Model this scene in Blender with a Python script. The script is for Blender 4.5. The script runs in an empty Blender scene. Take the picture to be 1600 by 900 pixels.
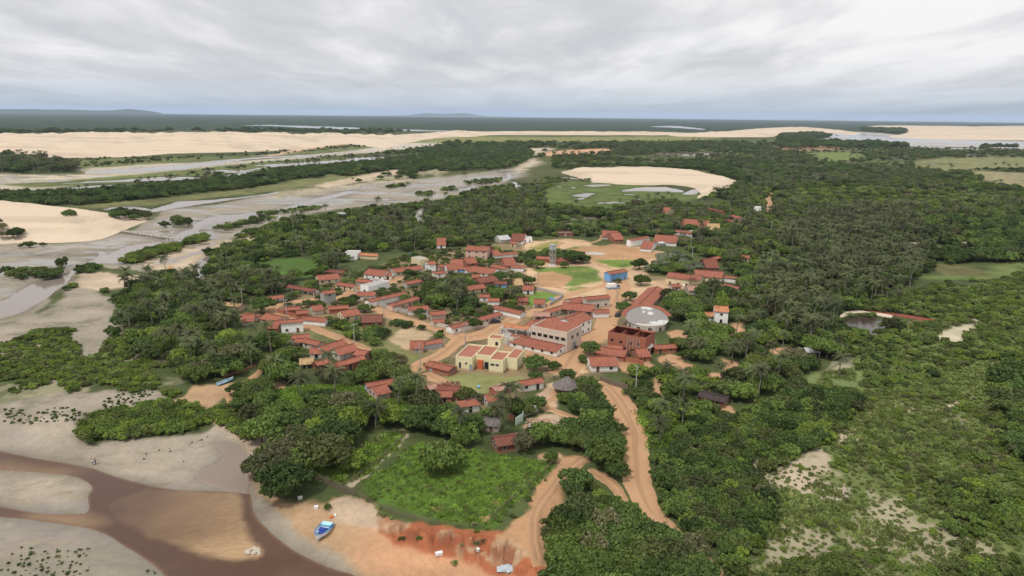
import bpy, math, random
import numpy as np
from mathutils import Matrix, Vector
random.seed(7)
sc = bpy.context.scene
R = math.radians
# ------------------------------------------------------------------ camera
CAM_H, PITCH, ROLL, FPX = 80.0, R(13.78), R(0.57), 1101.0
cam_d = bpy.data.cameras.new('camera')
cam = bpy.data.objects.new('camera', cam_d); sc.collection.objects.link(cam)
ROT = Matrix.Rotation(math.pi/2-PITCH, 3, 'X') @ Matrix.Rotation(ROLL, 3, 'Z')
cam.matrix_world = Matrix.Translation((0, 0, CAM_H)) @ ROT.to_4x4()
cam_d.angle = 2*math.atan(800/FPX); cam_d.clip_start = 1.0; cam_d.clip_end = 300000
sc.camera = cam
# ------------------------------------------------------------------ exposure
sc.view_settings.view_transform = 'Standard'; sc.view_settings.look = 'None'
sc.view_settings.exposure = 0.24; sc.view_settings.gamma = 1
sc.cycles.max_bounces = 5; sc.cycles.diffuse_bounces = 2; sc.cycles.glossy_bounces = 2
sc.cycles.transparent_max_bounces = 6; sc.cycles.volume_bounces = 0
sc.cycles.use_adaptive_sampling = True; sc.cycles.adaptive_threshold = 0.015
sc.cycles.use_denoising = True
try: sc.cycles.denoiser = 'OPENIMAGEDENOISE'
except Exception: pass
# ------------------------------------------------------------------ world: nishita above a broken overcast deck
SUN_EL, SUN_AZ = R(58), R(215)      # high sun behind the camera, to the left
w = bpy.data.worlds.new('World'); sc.world = w; w.use_nodes = True
nt = w.node_tree; nt.nodes.clear()
def N(nt, t, **k):
    n = nt.nodes.new(t)
    for a, b in k.items(): setattr(n, a, b)
    return n
def mth(nt, op, a, b=None, c=None, clamp=False):
    n = nt.nodes.new('ShaderNodeMath'); n.operation = op; n.use_clamp = clamp
    for i, v in enumerate((a, b, c)):
        if v is None: continue
        if isinstance(v, (int, float)): n.inputs[i].default_value = v
        else: nt.links.new(v, n.inputs[i])
    return n.outputs[0]
def vmth(nt, op, a, b=None):
    n = nt.nodes.new('ShaderNodeVectorMath'); n.operation = op
    for i, v in enumerate((a, b)):
        if v is None: continue
        if isinstance(v, tuple): n.inputs[i].default_value = v
        else: nt.links.new(v, n.inputs[i])
    return n.outputs[0]
def mixc(nt, f, a, b, mode='MIX'):
    n = nt.nodes.new('ShaderNodeMix'); n.data_type = 'RGBA'; n.blend_type = mode
    for i, v in ((0, f), (6, a), (7, b)):
        if isinstance(v, (int, float)): n.inputs[i].default_value = v
        elif isinstance(v, tuple): n.inputs[i].default_value = (*v[:3], 1)
        else: nt.links.new(v, n.inputs[i])
    return n.outputs[2]
def ramp(nt, f, stops):
    n = nt.nodes.new('ShaderNodeValToRGB'); e = n.color_ramp.elements
    while len(e) < len(stops): e.new(0.5)
    for el, (p, c) in zip(e, stops):
        el.position = p; el.color = (*c, 1) if isinstance(c, tuple) else (c, c, c, 1)
    nt.links.new(f, n.inputs[0]); return n.outputs[0]
def noise(nt, vec, scale, detail=4, rough=0.55, dist=0.0, typ=None):
    n = nt.nodes.new('ShaderNodeTexNoise'); n.inputs['Scale'].default_value = scale
    n.inputs['Detail'].default_value = detail; n.inputs['Roughness'].default_value = rough
    n.inputs['Distortion'].default_value = dist
    if vec is not None: nt.links.new(vec, n.inputs['Vector'])
    return n.outputs[0]
sky = N(nt, 'ShaderNodeTexSky', sky_type='NISHITA'); sky.sun_disc = False
sky.sun_elevation = SUN_EL; sky.sun_rotation = SUN_AZ; sky.dust_density = 2.0
skyc = vmth(nt, 'SCALE', sky.outputs[0]); skyc.node.inputs[3].default_value = 0.10
tc = N(nt, 'ShaderNodeTexCoord').outputs['Generated']
sep = N(nt, 'ShaderNodeSeparateXYZ'); nt.links.new(tc, sep.inputs[0])
zc = mth(nt, 'MAXIMUM', sep.outputs[2], 0.0)
zz = mth(nt, 'ADD', zc, 0.085)
cb = N(nt, 'ShaderNodeCombineXYZ')
nt.links.new(mth(nt, 'DIVIDE', sep.outputs[0], zz), cb.inputs[0]); nt.links.new(mth(nt, 'DIVIDE', sep.outputs[1], zz), cb.inputs[1])
cbs = vmth(nt, 'MULTIPLY', cb.outputs[0], (1.0, 0.42, 1.0))
n1 = noise(nt, cbs, 1.35, 8, 0.57, 0.3)
off = vmth(nt, 'ADD', cbs, (13.7, 4.1, 2.0))
n2 = noise(nt, off, 0.42, 3, 0.5, 0.0)
nn = mth(nt, 'ADD', mth(nt, 'MULTIPLY', n1, 0.50), mth(nt, 'MULTIPLY', n2, 0.50))
cl = ramp(nt, nn, [(0.37, (0.62, 0.63, 0.66)), (0.45, (0.71, 0.715, 0.74)), (0.50, (0.83, 0.825, 0.84)), (0.57, (0.98, 0.97, 0.975))])
# grey-blue band of far cloud bases low on the horizon
hz = ramp(nt, zc, [(0.0, (0.45, 0.58, 0.73)), (0.02, (0.54, 0.62, 0.72)), (0.05, (0.66, 0.69, 0.73)), (0.10, (0.72, 0.72, 0.74))])
hf = ramp(nt, zc, [(0.0, 0.85), (0.03, 0.55), (0.07, 0.0)])
cl = mixc(nt, hf, cl, hz)
gap = mth(nt, 'MULTIPLY', ramp(nt, noise(nt, vmth(nt, 'ADD', cbs, (3.3, 8.8, 1.0)), 0.6, 5, 0.6), [(0.54, 0.0), (0.68, 1.0)]), 0.22)
cl = mixc(nt, gap, cl, skyc)
gain = mth(nt, 'ADD', mth(nt, 'MULTIPLY', zc, 0.15), 1.0)      # an overcast sky is brighter overhead
cl2 = vmth(nt, 'SCALE', cl); nt.links.new(gain, cl2.node.inputs[3])
bg = N(nt, 'ShaderNodeBackground'); nt.links.new(cl2, bg.inputs[0]); bg.inputs[1].default_value = 0.81
nt.links.new(bg.outputs[0], N(nt, 'ShaderNodeOutputWorld').inputs[0])
sun_d = bpy.data.lights.new('sun', 'SUN'); sun_d.energy = 2.1; sun_d.angle = R(9); sun_d.color = (1, 0.955, 0.89)
sun = bpy.data.objects.new('sun', sun_d); sc.collection.objects.link(sun)
# azimuth measured from +Y towards +X: light comes from behind-left of the camera
sdir = Vector((math.sin(SUN_AZ)*math.cos(SUN_EL), math.cos(SUN_AZ)*math.cos(SUN_EL), math.sin(SUN_EL)))
sun.rotation_euler = sdir.to_track_quat('Z', 'Y').to_euler()
# ------------------------------------------------------------------ pixel <-> world (pixels of the 1600x900 photograph)
ROTN = np.array(ROT); CAMP = np.array([0, 0, CAM_H])
def ray(px, py):
    d = np.stack([(np.asarray(px, float)-800)/FPX, (450-np.asarray(py, float))/FPX, -np.ones(np.shape(px))], -1)
    return d @ ROTN.T
def G0(px, py, z=0.0, rmax=60000):
    """point where the line through a pixel meets height z"""
    d = ray(px, py); dz = np.minimum(d[..., 2], -1e-6)
    t = (z-CAM_H)/dz; h = np.hypot(d[..., 0], d[..., 1])
    t = np.minimum(t, rmax/h)
    return np.stack([d[..., 0]*t, d[..., 1]*t], -1)
def proj(x, y, z):
    P = np.stack([np.asarray(x, float), np.asarray(y, float), np.asarray(z, float)-CAM_H], -1) @ ROTN
    return 800+FPX*P[..., 0]/-P[..., 2], 450-FPX*P[..., 1]/-P[..., 2]
# ------------------------------------------------------------------ numpy noise and distance helpers
def _h(ix, iy, s):
    v = (ix.astype(np.int64)*374761393+iy.astype(np.int64)*668265263+s*1442695041) & 0x7fffffff
    v = ((v ^ (v >> 13))*1274126177) & 0x7fffffff
    v = (v ^ (v >> 16))
    return (v & 0xffff)/65535.0
def vnoise(x, y, s=0):
    ix, iy = np.floor(x), np.floor(y); fx, fy = x-ix, y-iy
    fx = fx*fx*(3-2*fx); fy = fy*fy*(3-2*fy)
    a, b, c, d = _h(ix, iy, s), _h(ix+1, iy, s), _h(ix, iy+1, s), _h(ix+1, iy+1, s)
    return (a*(1-fx)+b*fx)*(1-fy)+(c*(1-fx)+d*fx)*fy
def fbm(x, y, sc_, s=0, o=4):
    t = 0; a = 0.5; n = 0
    for i in range(o):
        t = t+a*vnoise(x*sc_+17.3*i, y*sc_-9.1*i, s+i*7); n += a; a *= .5; sc_ *= 2.03
    return t/n          # 0..1
def sstep(a, b, x):
    t = np.clip((x-a)/(b-a), 0, 1); return t*t*(3-2*t)
def sd_poly(P, x, y):
    """signed distance, positive inside"""
    d2 = np.full(x.shape, 1e18); ins = np.zeros(x.shape, bool); n = len(P)
    for i in range(n):
        ax, ay = P[i]; bx, by = P[(i+1) % n]; ex, ey = bx-ax, by-ay
        L = ex*ex+ey*ey+1e-9
        t = np.clip(((x-ax)*ex+(y-ay)*ey)/L, 0, 1)
        d2 = np.minimum(d2, (x-ax-t*ex)**2+(y-ay-t*ey)**2)
        c = (ay > y) != (by > y)
        if abs(ey) > 1e-9: ins ^= c & (x < ax+(y-ay)*ex/ey)
    d = np.sqrt(d2); return np.where(ins, d, -d)
def sd_line(P, W, x, y):
    """positive within the line's half width"""
    best = np.full(x.shape, -1e9)
    for i in range(len(P)-1):
        ax, ay = P[i]; bx, by = P[i+1]; ex, ey = bx-ax, by-ay; L = ex*ex+ey*ey+1e-9
        t = np.clip(((x-ax)*ex+(y-ay)*ey)/L, 0, 1)
        best = np.maximum(best, (W[i]*(1-t)+W[i+1]*t)/2-np.sqrt((x-ax-t*ex)**2+(y-ay-t*ey)**2))
    return best
def gp(pts, z=0.0):
    a = np.array(pts, float); return G0(a[:, 0], a[:, 1], z)
def strip(pts):
    """(x, y, half thickness in px) -> outline"""
    up = [(x, y-t) for x, y, t in pts]; dn = [(x, y+t) for x, y, t in pts][::-1]
    (x0, y0, _), (x1, y1, _) = pts[0], pts[-1]
    return [(x0-4, y0)]+up+[(x1+4, y1)]+dn
def spline(pts, n=6):
    P = [pts[0]]+list(pts)+[pts[-1]]; out = []
    for i in range(1, len(P)-2):
        p0, p1, p2, p3 = [np.array(q, float) for q in P[i-1:i+3]]
        for k in range(n):
            t = k/n
            out.append(tuple(.5*((2*p1)+(-p0+p2)*t+(2*p0-5*p1+4*p2-p3)*t*t+(-p0+3*p1-3*p2+p3)*t**3)))
    out.append(tuple(pts[-1])); return out
def cspline(pts, n=4):
    m = len(pts); out = []
    for i in range(m):
        p0, p1, p2, p3 = [np.array(pts[(i+j-1) % m], float) for j in range(4)]
        for k in range(n):
            t = k/n
            out.append(tuple(.5*((2*p1)+(-p0+p2)*t+(2*p0-5*p1+4*p2-p3)*t*t+(-p0+3*p1-3*p2+p3)*t**3)))
    return out
# ------------------------------------------------------------------ terrain height: the shore and river lie about 3 m below the village
LOW = gp([(-400, 600), (0, 625), (120, 655), (250, 640), (330, 636), (372, 655), (388, 700), (398, 740), (420, 772), (470, 786), (530, 776),
          (575, 800), (620, 822), (700, 838), (760, 848), (815, 858), (838, 880), (846, 930), (850, 1100), (300, 1500), (-900, 1400), (-900, 700)])
def height(x, y):
    x = np.asarray(x, float); y = np.asarray(y, float)
    z = np.zeros(x.shape); m = (y < 400) & (x < 120) & (y > 0)
    if m.any():
        xs, ys = x[m], y[m]
        sd = sd_poly(LOW, xs, ys)+2.2*(fbm(xs, ys, .12, 5)-.5)
        steep = sstep(-45, -18, xs)                         # the red bluff is steep, the sand flats are gentle
        z[m] = -3.2*sstep(-1, 1, (sd-(3+6*(1-steep)))/(4+12*(1-steep)))
    return z
def GZ(px, py):
    """ground point under a pixel, following the terrain"""
    px = np.atleast_1d(np.asarray(px, float)); py = np.atleast_1d(np.asarray(py, float))
    z = np.zeros(px.shape)
    for _ in range(4):
        d = ray(px, py); t = (z-CAM_H)/np.minimum(d[..., 2], -1e-6)
        x, y = d[..., 0]*t, d[..., 1]*t; z = .5*z+.5*height(x, y) if _ else height(x, y)
    return np.stack([x, y, height(x, y)], -1)
def gpz(pts): return GZ([p[0] for p in pts], [p[1] for p in pts])[:, :2]
# ------------------------------------------------------------------ materials
MATS = {}
def newmat(name, rough=0.9):
    m = bpy.data.materials.new(name); m.use_nodes = True; t = m.node_tree; t.nodes.clear()
    b = N(t, 'ShaderNodeBsdfPrincipled'); b.inputs['Roughness'].default_value = rough
    b.inputs['Specular IOR Level'].default_value = 0.25
    t.links.new(b.outputs[0], N(t, 'ShaderNodeOutputMaterial').inputs[0]); MATS[name] = m
    return m, t, b
def objco(t): return N(t, 'ShaderNodeTexCoord').outputs['Object']
def worldpos(t): return N(t, 'ShaderNodeNewGeometry').outputs['Position']
def bump(t, b, h, dist, strength=1.0):
    n = N(t, 'ShaderNodeBump'); n.inputs['Distance'].default_value = dist; n.inputs['Strength'].default_value = strength
    t.links.new(h, n.inputs['Height']); t.links.new(n.outputs[0], b.inputs['Normal'])
def rnd(t): return N(t, 'ShaderNodeObjectInfo').outputs['Random']
def sc_mul(t, col, f):
    v = vmth(t, 'SCALE', col); t.links.new(f, v.node.inputs[3]) if not isinstance(f, (int, float)) else setattr(v.node.inputs[3], 'default_value', f); return v
_pc = {}
def paint_mat(c, kind='plaster'):
    """plaster / brick / concrete wall with weathering; c = base colour"""
    key = (kind,)+tuple(round(v, 3) for v in c)
    if key in _pc: return _pc[key]
    m, t, b = newmat('%s_%d' % (kind, len(_pc)), 0.9); p = objco(t)
    n = noise(t, p, 0.9, 5, 0.62); sepz = N(t, 'ShaderNodeSeparateXYZ'); t.links.new(p, sepz.inputs[0])
    st = noise(t, vmth(t, 'MULTIPLY', p, (2.2, 2.2, .35)), 1.0, 4, 0.6)          # rain streaks
    f = mth(t, 'ADD', mth(t, 'MULTIPLY', n, 0.40), mth(t, 'MULTIPLY', st, 0.40)); f = mth(t, 'ADD', f, 0.55)
    col = sc_mul(t, mixc(t, 1.0, tuple(c), tuple(c)), f)
    splash = ramp(t, mth(t, 'ADD', sepz.outputs[2], mth(t, 'MULTIPLY', n, -0.9)), [(0.0, 0.55), (0.25, 0.0)])   # reddish earth splashed on the foot
    col = mixc(t, splash, col, (0.34, 0.20, 0.12))
    if kind == 'brick':
        br = N(t, 'ShaderNodeTexBrick'); t.links.new(vmth(t, 'MULTIPLY', p, (1, 1, 1)), br.inputs[0])
        wv = mth(t, 'FRACT', mth(t, 'MULTIPLY', sepz.outputs[2], 5.0)); line = ramp(t, wv, [(0.0, 0.75), (0.18, 1.0)])
        col = sc_mul(t, col, line)
    t.links.new(col, b.inputs['Base Color']); bump(t, b, n, 0.03)
    _pc[key] = m; return m
def roof_mat(c, c2, name):
    m, t, b = newmat(name, 0.85); p = objco(t); r = rnd(t)
    big = noise(t, p, 0.35, 5, 0.65); fine = noise(t, vmth(t, 'MULTIPLY', p, (5.0, 1.6, 1.6)), 1.0, 3, 0.7)
    f = mth(t, 'ADD', mth(t, 'MULTIPLY', big, 0.95), mth(t, 'MULTIPLY', r, 0.30)); f = mth(t, 'SUBTRACT', f, 0.22, clamp=True)
    col = mixc(t, f, c, c2)
    dark = ramp(t, noise(t, vmth(t, 'MULTIPLY', p, (1.1, .5, .5)), 1.0, 5, 0.7), [(0.50, 0.0), (0.66, 0.55)])
    col = mixc(t, dark, col, (0.10, 0.055, 0.038))                # lichen and soot
    sp = N(t, 'ShaderNodeSeparateXYZ'); t.links.new(p, sp.inputs[0])
    rows = mth(t, 'SINE', mth(t, 'MULTIPLY', sp.outputs[0], 2*math.pi/0.36)); rows2 = ramp(t, mth(t, 'ADD', mth(t, 'MULTIPLY', rows, .5), .5), [(0, 0.62), (0.6, 1.0)])
    tone = mth(t, 'MULTIPLY', mth(t, 'ADD', mth(t, 'MULTIPLY', fine, 0.75), 0.62), rows2)
    col = sc_mul(t, col, tone); t.links.new(col, b.inputs['Base Color'])
    bump(t, b, mth(t, 'ADD', rows, mth(t, 'MULTIPLY', fine, 0.5)), 0.05)
    return m
ROOFS = dict(o=roof_mat((0.44, 0.155, 0.095), (0.31, 0.11, 0.072), 'terracotta_tiles'),
             d=roof_mat((0.30, 0.10, 0.065), (0.17, 0.075, 0.055), 'aged_tiles'),
             l=roof_mat((0.62, 0.28, 0.14), (0.50, 0.20, 0.10), 'pale_orange_tiles'),
             y=roof_mat((0.58, 0.40, 0.20), (0.50, 0.33, 0.16), 'straw_tiles'),
             g=roof_mat((0.24, 0.21, 0.20), (0.13, 0.11, 0.105), 'palm_thatch'),
             w=roof_mat((0.66, 0.66, 0.66), (0.55, 0.55, 0.55), 'white_sheet'),
             k=roof_mat((0.085, 0.06, 0.055), (0.05, 0.04, 0.038), 'dark_sheet'),
             p=roof_mat((0.55, 0.33, 0.25), (0.42, 0.22, 0.16), 'pale_pink_tiles'))
def flat_mat(name, c, rough=0.8, spec=0.25, var=0.35, scale=2.0):
    m, t, b = newmat(name, rough); b.inputs['Specular IOR Level'].default_value = spec
    n = noise(t, objco(t), scale, 4, 0.6)
    t.links.new(sc_mul(t, mixc(t, 1.0, c, c), mth(t, 'ADD', mth(t, 'MULTIPLY', n, var*2), 1-var)), b.inputs['Base Color']); return m
DARK = flat_mat('dark_opening', (0.012, 0.012, 0.014), 0.35, 0.5)
FRAME = flat_mat('painted_frame', (0.42, 0.40, 0.37), 0.6)
WOOD = flat_mat('weathered_wood', (0.17, 0.13, 0.10), 0.9)
BLUED = flat_mat('blue_paint', (0.03, 0.16, 0.45), 0.5)
DOORB = flat_mat('door_paint', (0.13, 0.07, 0.04), 0.6)
DOORG = flat_mat('grey_door_paint', (0.28, 0.30, 0.32), 0.6)
CONC = flat_mat('concrete', (0.36, 0.34, 0.31), 0.9)
WHITEP = flat_mat('white_paint', (0.74, 0.74, 0.73), 0.5, 0.4, 0.15)
RUBBER = flat_mat('rubber', (0.02, 0.02, 0.02), 0.8)
GLASSD = flat_mat('tinted_glass', (0.02, 0.025, 0.03), 0.1, 0.6, 0.05)
def leaf_mat(name, c1, c2, c3=None):
    m, t, b = newmat(name, 0.62); r = rnd(t); p = objco(t)
    b.inputs['Specular IOR Level'].default_value = 0.18
    at = N(t, 'ShaderNodeAttribute'); at.attribute_name = 'leaf'
    n = noise(t, p, 0.55, 4, 0.6)
    f = mth(t, 'ADD', mth(t, 'MULTIPLY', n, 0.9), mth(t, 'MULTIPLY', at.outputs['Fac'], 0.5)); f = mth(t, 'SUBTRACT', f, 0.32, clamp=True)
    col = mixc(t, f, c1, c2)
    g = mth(t, 'ADD', mth(t, 'MULTIPLY', r, 0.80), 0.60); col = sc_mul(t, col, g)
    r2 = mth(t, 'FRACT', mth(t, 'MULTIPLY', r, 17.3))
    col = mixc(t, mth(t, 'MULTIPLY', mth(t, 'GREATER_THAN', r2, 0.80), 0.40), col, (0.10, 0.085, 0.045))      # a few dry or flowering ones
    t.links.new(col, b.inputs['Base Color'])
    tr = N(t, 'ShaderNodeBsdfTranslucent'); t.links.new(sc_mul(t, col, 1.1), tr.inputs[0])
    mx = N(t, 'ShaderNodeMixShader'); mx.inputs[0].default_value = 0.22
    t.links.new(b.outputs[0], mx.inputs[1]); t.links.new(tr.outputs[0], mx.inputs[2])
    out = [n_ for n_ in t.nodes if n_.type == 'OUTPUT_MATERIAL'][0]; t.links.new(mx.outputs[0], out.inputs[0])
    return m
LEAF = dict(dark=leaf_mat('dark_leaves', (0.043, 0.075, 0.019), (0.122, 0.179, 0.045)),
            mid=leaf_mat('mid_leaves', (0.077, 0.120, 0.025), (0.194, 0.262, 0.059)),
            bright=leaf_mat('bright_leaves', (0.107, 0.158, 0.026), (0.254, 0.328, 0.054)),
            olive=leaf_mat('olive_leaves', (0.113, 0.113, 0.052), (0.209, 0.201, 0.104)),
            palm=leaf_mat('palm_leaves', (0.066, 0.084, 0.032), (0.158, 0.175, 0.079)),
            scrub=leaf_mat('scrub_leaves', (0.141, 0.186, 0.054), (0.294, 0.345, 0.108)),
            silver=leaf_mat('silver_leaves', (0.13, 0.16, 0.09), (0.36, 0.38, 0.27)),
            grass=leaf_mat('grass_blades', (0.160, 0.265, 0.040), (0.285, 0.410, 0.075)))
BARK = flat_mat('bark', (0.15, 0.12, 0.095), 0.95, 0.1)
PBARK = flat_mat('palm_bark', (0.22, 0.19, 0.16), 0.95, 0.1)
# ------------------------------------------------------------------ the polar ground grid
ang = [18.2]; e = 18.2
rows = np.concatenate([[183.3, 183.7, 184.2, 185], np.arange(186, 260, 1.0), np.arange(260, 420, 1.5), np.arange(420, 960, 1.8), np.arange(960, 1500, 20)])
dep = PITCH+np.arctan((rows-450)/FPX); dep = np.maximum(dep, 0.00035)
rad = CAM_H/np.tan(dep); rad = np.concatenate([np.minimum(rad, 60000), [20, 0.5]]); rad = np.unique(rad)[::-1]
azs = np.concatenate([np.arange(-180, -46, 4), np.arange(-46, 46, 0.088), np.arange(46, 180, 4)])
azr = np.radians(azs)
NR, NA = len(rad), len(azs)
GX = rad[:, None]*np.sin(azr)[None]; GY = rad[:, None]*np.cos(azr)[None]
GX = GX.ravel(); GY = GY.ravel(); GR = np.hypot(GX, GY)
GZh = height(GX, GY)
GPX, GPY = proj(GX, GY, 0*GX); GPX[GY < 1] = 1e7
# displaced coordinates so that traced edges come out irregular
amp = np.minimum(0.0045*GR, 12)
WX = GX+amp*2*(fbm(GX, GY, .045, 1)-.5)+np.minimum(.008*GR, 25)*(fbm(GX, GY, .009, 2)-.5); WY = GY+amp*2*(fbm(GX, GY, .05, 3)-.5)+np.minimum(.01*GR, 30)*(fbm(GX, GY, .009, 4)-.5)
def sdp(pts, z=None, line=None, exact=False):
    """signed distance of every grid point to a shape traced in photograph pixels (on the ground)"""
    P = gpz(pts) if z is None else gp(pts, z)
    pad = 60 if line is None else max(line)+20
    x0, y0 = P.min(0)-pad; x1, y1 = P.max(0)+pad
    X, Y = (GX, GY) if exact else (WX, WY)
    m = (X > x0) & (X < x1) & (Y > y0) & (Y < y1); out = np.full(GX.shape, -1e4)
    if m.any(): out[m] = sd_poly(P, X[m], Y[m]) if line is None else sd_line(P, line, X[m], Y[m])
    return out
rowstep = np.abs(np.gradient(rad)); GS = np.repeat(np.clip(rowstep, .4, 400), NA)      # radial spacing
def mesh_from_mask(name, keep_v, z, mat, kind='structure', attrs=None, label=None, cat=None):
    """a sheet cut out of the ground grid"""
    K = keep_v.reshape(NR, NA)
    if name == 'ground': Q = np.ones((NR-1, NA), bool)
    else:
        Kn = np.roll(K, -1, 1); Q = K[:-1] | K[1:] | Kn[:-1] | Kn[1:]; Q[:, -1] = False
    i, j = np.nonzero(Q); j2 = (j+1) % NA
    f = np.stack([i*NA+j, i*NA+j2, (i+1)*NA+j2, (i+1)*NA+j], 1)[:, ::-1]
    used, inv = np.unique(f, return_inverse=True); f = inv.reshape(-1, 4)
    me = bpy.data.meshes.new(name); me.vertices.add(len(used))
    co = np.stack([GX[used], GY[used], z[used]], 1).astype(np.float32); me.vertices.foreach_set('co', co.ravel())
    me.loops.add(f.size); me.loops.foreach_set('vertex_index', f.ravel().astype(np.int32))
    me.polygons.add(len(f)); me.polygons.foreach_set('loop_start', np.arange(0, f.size, 4, dtype=np.int32))
    me.polygons.foreach_set('use_smooth', np.ones(len(f), bool))
    me.update(calc_edges=True); me.validate()
    nrm = np.zeros(1)
    for an, av in (attrs or {}).items():
        if av.ndim == 2:
            a = me.attributes.new(an, 'FLOAT_COLOR', 'POINT'); a.data.foreach_set('color', np.concatenate([av[used], np.ones((len(used), 1))], 1).astype(np.float32).ravel())
        else:
            a = me.attributes.new(an, 'FLOAT', 'POINT'); a.data.foreach_set('value', av[used].astype(np.float32))
    o = bpy.data.objects.new(name, me); sc.collection.objects.link(o); me.materials.append(mat); o['kind'] = kind
    if label: o['label'] = label
    if cat: o['category'] = cat
    if me.polygons[0].normal.z < 0: me.flip_normals()
    return o
# ------------------------------------------------------------------ land cover
GREEN, BRIGHT, OLIVE = (0.075, 0.092, 0.034), (0.105, 0.170, 0.028), (0.115, 0.120, 0.048)
DIRT, DIRT2, SAND, MUD, RED, WET = (0.40, 0.235, 0.125), (0.41, 0.27, 0.155), (0.47, 0.37, 0.265), (0.30, 0.26, 0.20), (0.33, 0.115, 0.055), (0.27, 0.22, 0.17)
FAR = (0.034, 0.052, 0.030)
COV = np.tile(np.array(GREEN), (len(GX), 1)); WEED = np.full(len(GX), 0.5)
fb1 = fbm(GX, GY, .02, 21); fb2 = fbm(GX, GY, .09, 31); fb3 = fbm(GX, GY, .0035, 41); fb4 = fbm(GX, GY, .4, 61)
COV = COV*(0.75+0.5*fb1)[:, None]
t_ = sstep(.45, .65, fb3)*sstep(300, 700, GR); COV = COV*(1-t_[:, None])+np.array(OLIVE)*t_[:, None]*.8
t_ = sstep(3000, 4200, GR)[:, None]; COV = COV*(1-t_)+np.array(FAR)*(0.75+0.5*fbm(GX, GY, .0012, 51))[:, None]*t_
EXC = np.full(len(GX), -1e3)          # where no vegetation may be scattered
COVERS = []
def cover(pts, col, soft=1.5, weed=0.0, amount=1.0, gate=None, excl=True, line=None, sm=True, z=None):
    global COV, WEED, EXC
    if sm: pts = cspline(pts) if line is None else pts
    sd = sdp(pts, z=z, line=line)
    sd = sd+(fb2-.5)*np.minimum(3.0+.012*GR, 14)*(0 if soft <= 1 else 1)*1.3+(fb4-.5)*2.0
    s = np.maximum(soft*.6, np.minimum(GS*.7, 15)); a = sstep(-s, s, sd)*amount
    if gate is not None: a = a*sstep(gate-.05, gate+.05, fb2*.6+fb1*.4)
    COV = COV*(1-a[:, None])+np.array(col)*(0.90+0.2*fb2)[:, None]*a[:, None]; WEED = WEED*(1-a)+weed*a
    if excl: EXC = np.maximum(EXC, np.where(a > .5, np.maximum(sd, .1) if gate is None else .1+0*sd, np.minimum(sd, -.1) if gate is None else -1e4+0*sd))
    return sd
# tidal flats, upper left
VALLEY = [(-60, 386), (60, 381), (120, 378), (190, 364), (235, 342), (262, 326), (330, 320), (420, 303), (520, 291), (600, 284), (682, 277), (740, 271), (797, 264),
          (820, 268), (812, 278), (770, 290), (732, 299), (695, 311), (640, 318), (590, 322), (540, 325), (472, 337), (432, 350), (390, 362), (362, 372), (352, 382), (322, 398),
          (300, 428), (270, 432), (240, 428), (200, 424), (160, 417), (130, 417), (112, 442), (88, 458), (82, 474), (50, 492), (0, 506), (-80, 520)]
cover(VALLEY, MUD, 2, 0.12)
cover([(196, 410), (205, 402), (255, 388), (300, 374), (319, 369), (320, 378), (262, 398), (212, 412)], GREEN, 2, 0.6, excl=False)
cover([(118, 438), (140, 425), (200, 428), (230, 433), (200, 448), (150, 455), (125, 452)], SAND, 2, 0.25)
cover([(240, 402), (300, 380), (350, 376), (330, 395), (290, 415), (270, 425), (215, 418)], (0.52, 0.41, 0.29), 2, 0.05)
cover([(420, 303), (520, 285), (600, 268), (640, 270), (690, 262), (700, 268), (640, 284), (540, 296), (440, 310)], (0.40, 0.34, 0.23), 2, 0.45, amount=.75, gate=.45)
cover([(490, 290), (540, 276), (620, 265), (640, 268), (570, 282), (520, 292)], SAND, 2, 0.2)
# long pale plain around the upper lagoons
cover([(-60, 262), (0, 272), (130, 272), (135, 262), (300, 250), (420, 242), (540, 232), (660, 222), (700, 222), (640, 235), (560, 240), (430, 252), (300, 268), (200, 280), (100, 292), (-60, 300)], (0.50, 0.42, 0.30), 3, 0.12)
cover([(60, 252), (160, 248), (300, 246), (420, 243), (480, 236), (560, 228), (600, 228), (520, 238), (400, 250), (250, 256), (140, 262)], (0.16, 0.17, 0.07), 4, 0.6, excl=False)
cover([(0, 288), (80, 284), (160, 277), (280, 266), (440, 250), (560, 246), (640, 245), (540, 258), (420, 268), (300, 276), (180, 286), (60, 292)], (0.15, 0.17, 0.06), 4, 0.5, excl=False)
cover([(110, 318), (230, 313), (300, 305), (400, 292), (450, 285), (540, 268), (640, 258), (600, 266), (520, 283), (430, 298), (300, 313), (180, 326)], (0.17, 0.17, 0.07), 4, 0.5, excl=False)
cover([(420, 245), (470, 235), (540, 226), (600, 219), (560, 215), (480, 228)], (0.60, 0.40, 0.27), 6, 0.0)
cover([(640, 216), (760, 213), (900, 214), (1060, 213), (1130, 215), (1060, 220), (900, 221), (760, 222), (660, 224)], (0.20, 0.20, 0.07), 8, 0.1)
for p in ([(850, 238), (940, 232), (960, 238), (870, 244)],): cover(p, (0.50, 0.30, 0.18), 6, 0)
cover([(820, 232), (862, 232), (846, 240), (838, 248), (845, 255), (812, 268), (800, 272), (806, 262), (830, 250), (836, 240)], (0.46, 0.38, 0.28), 3, .1)
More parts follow.
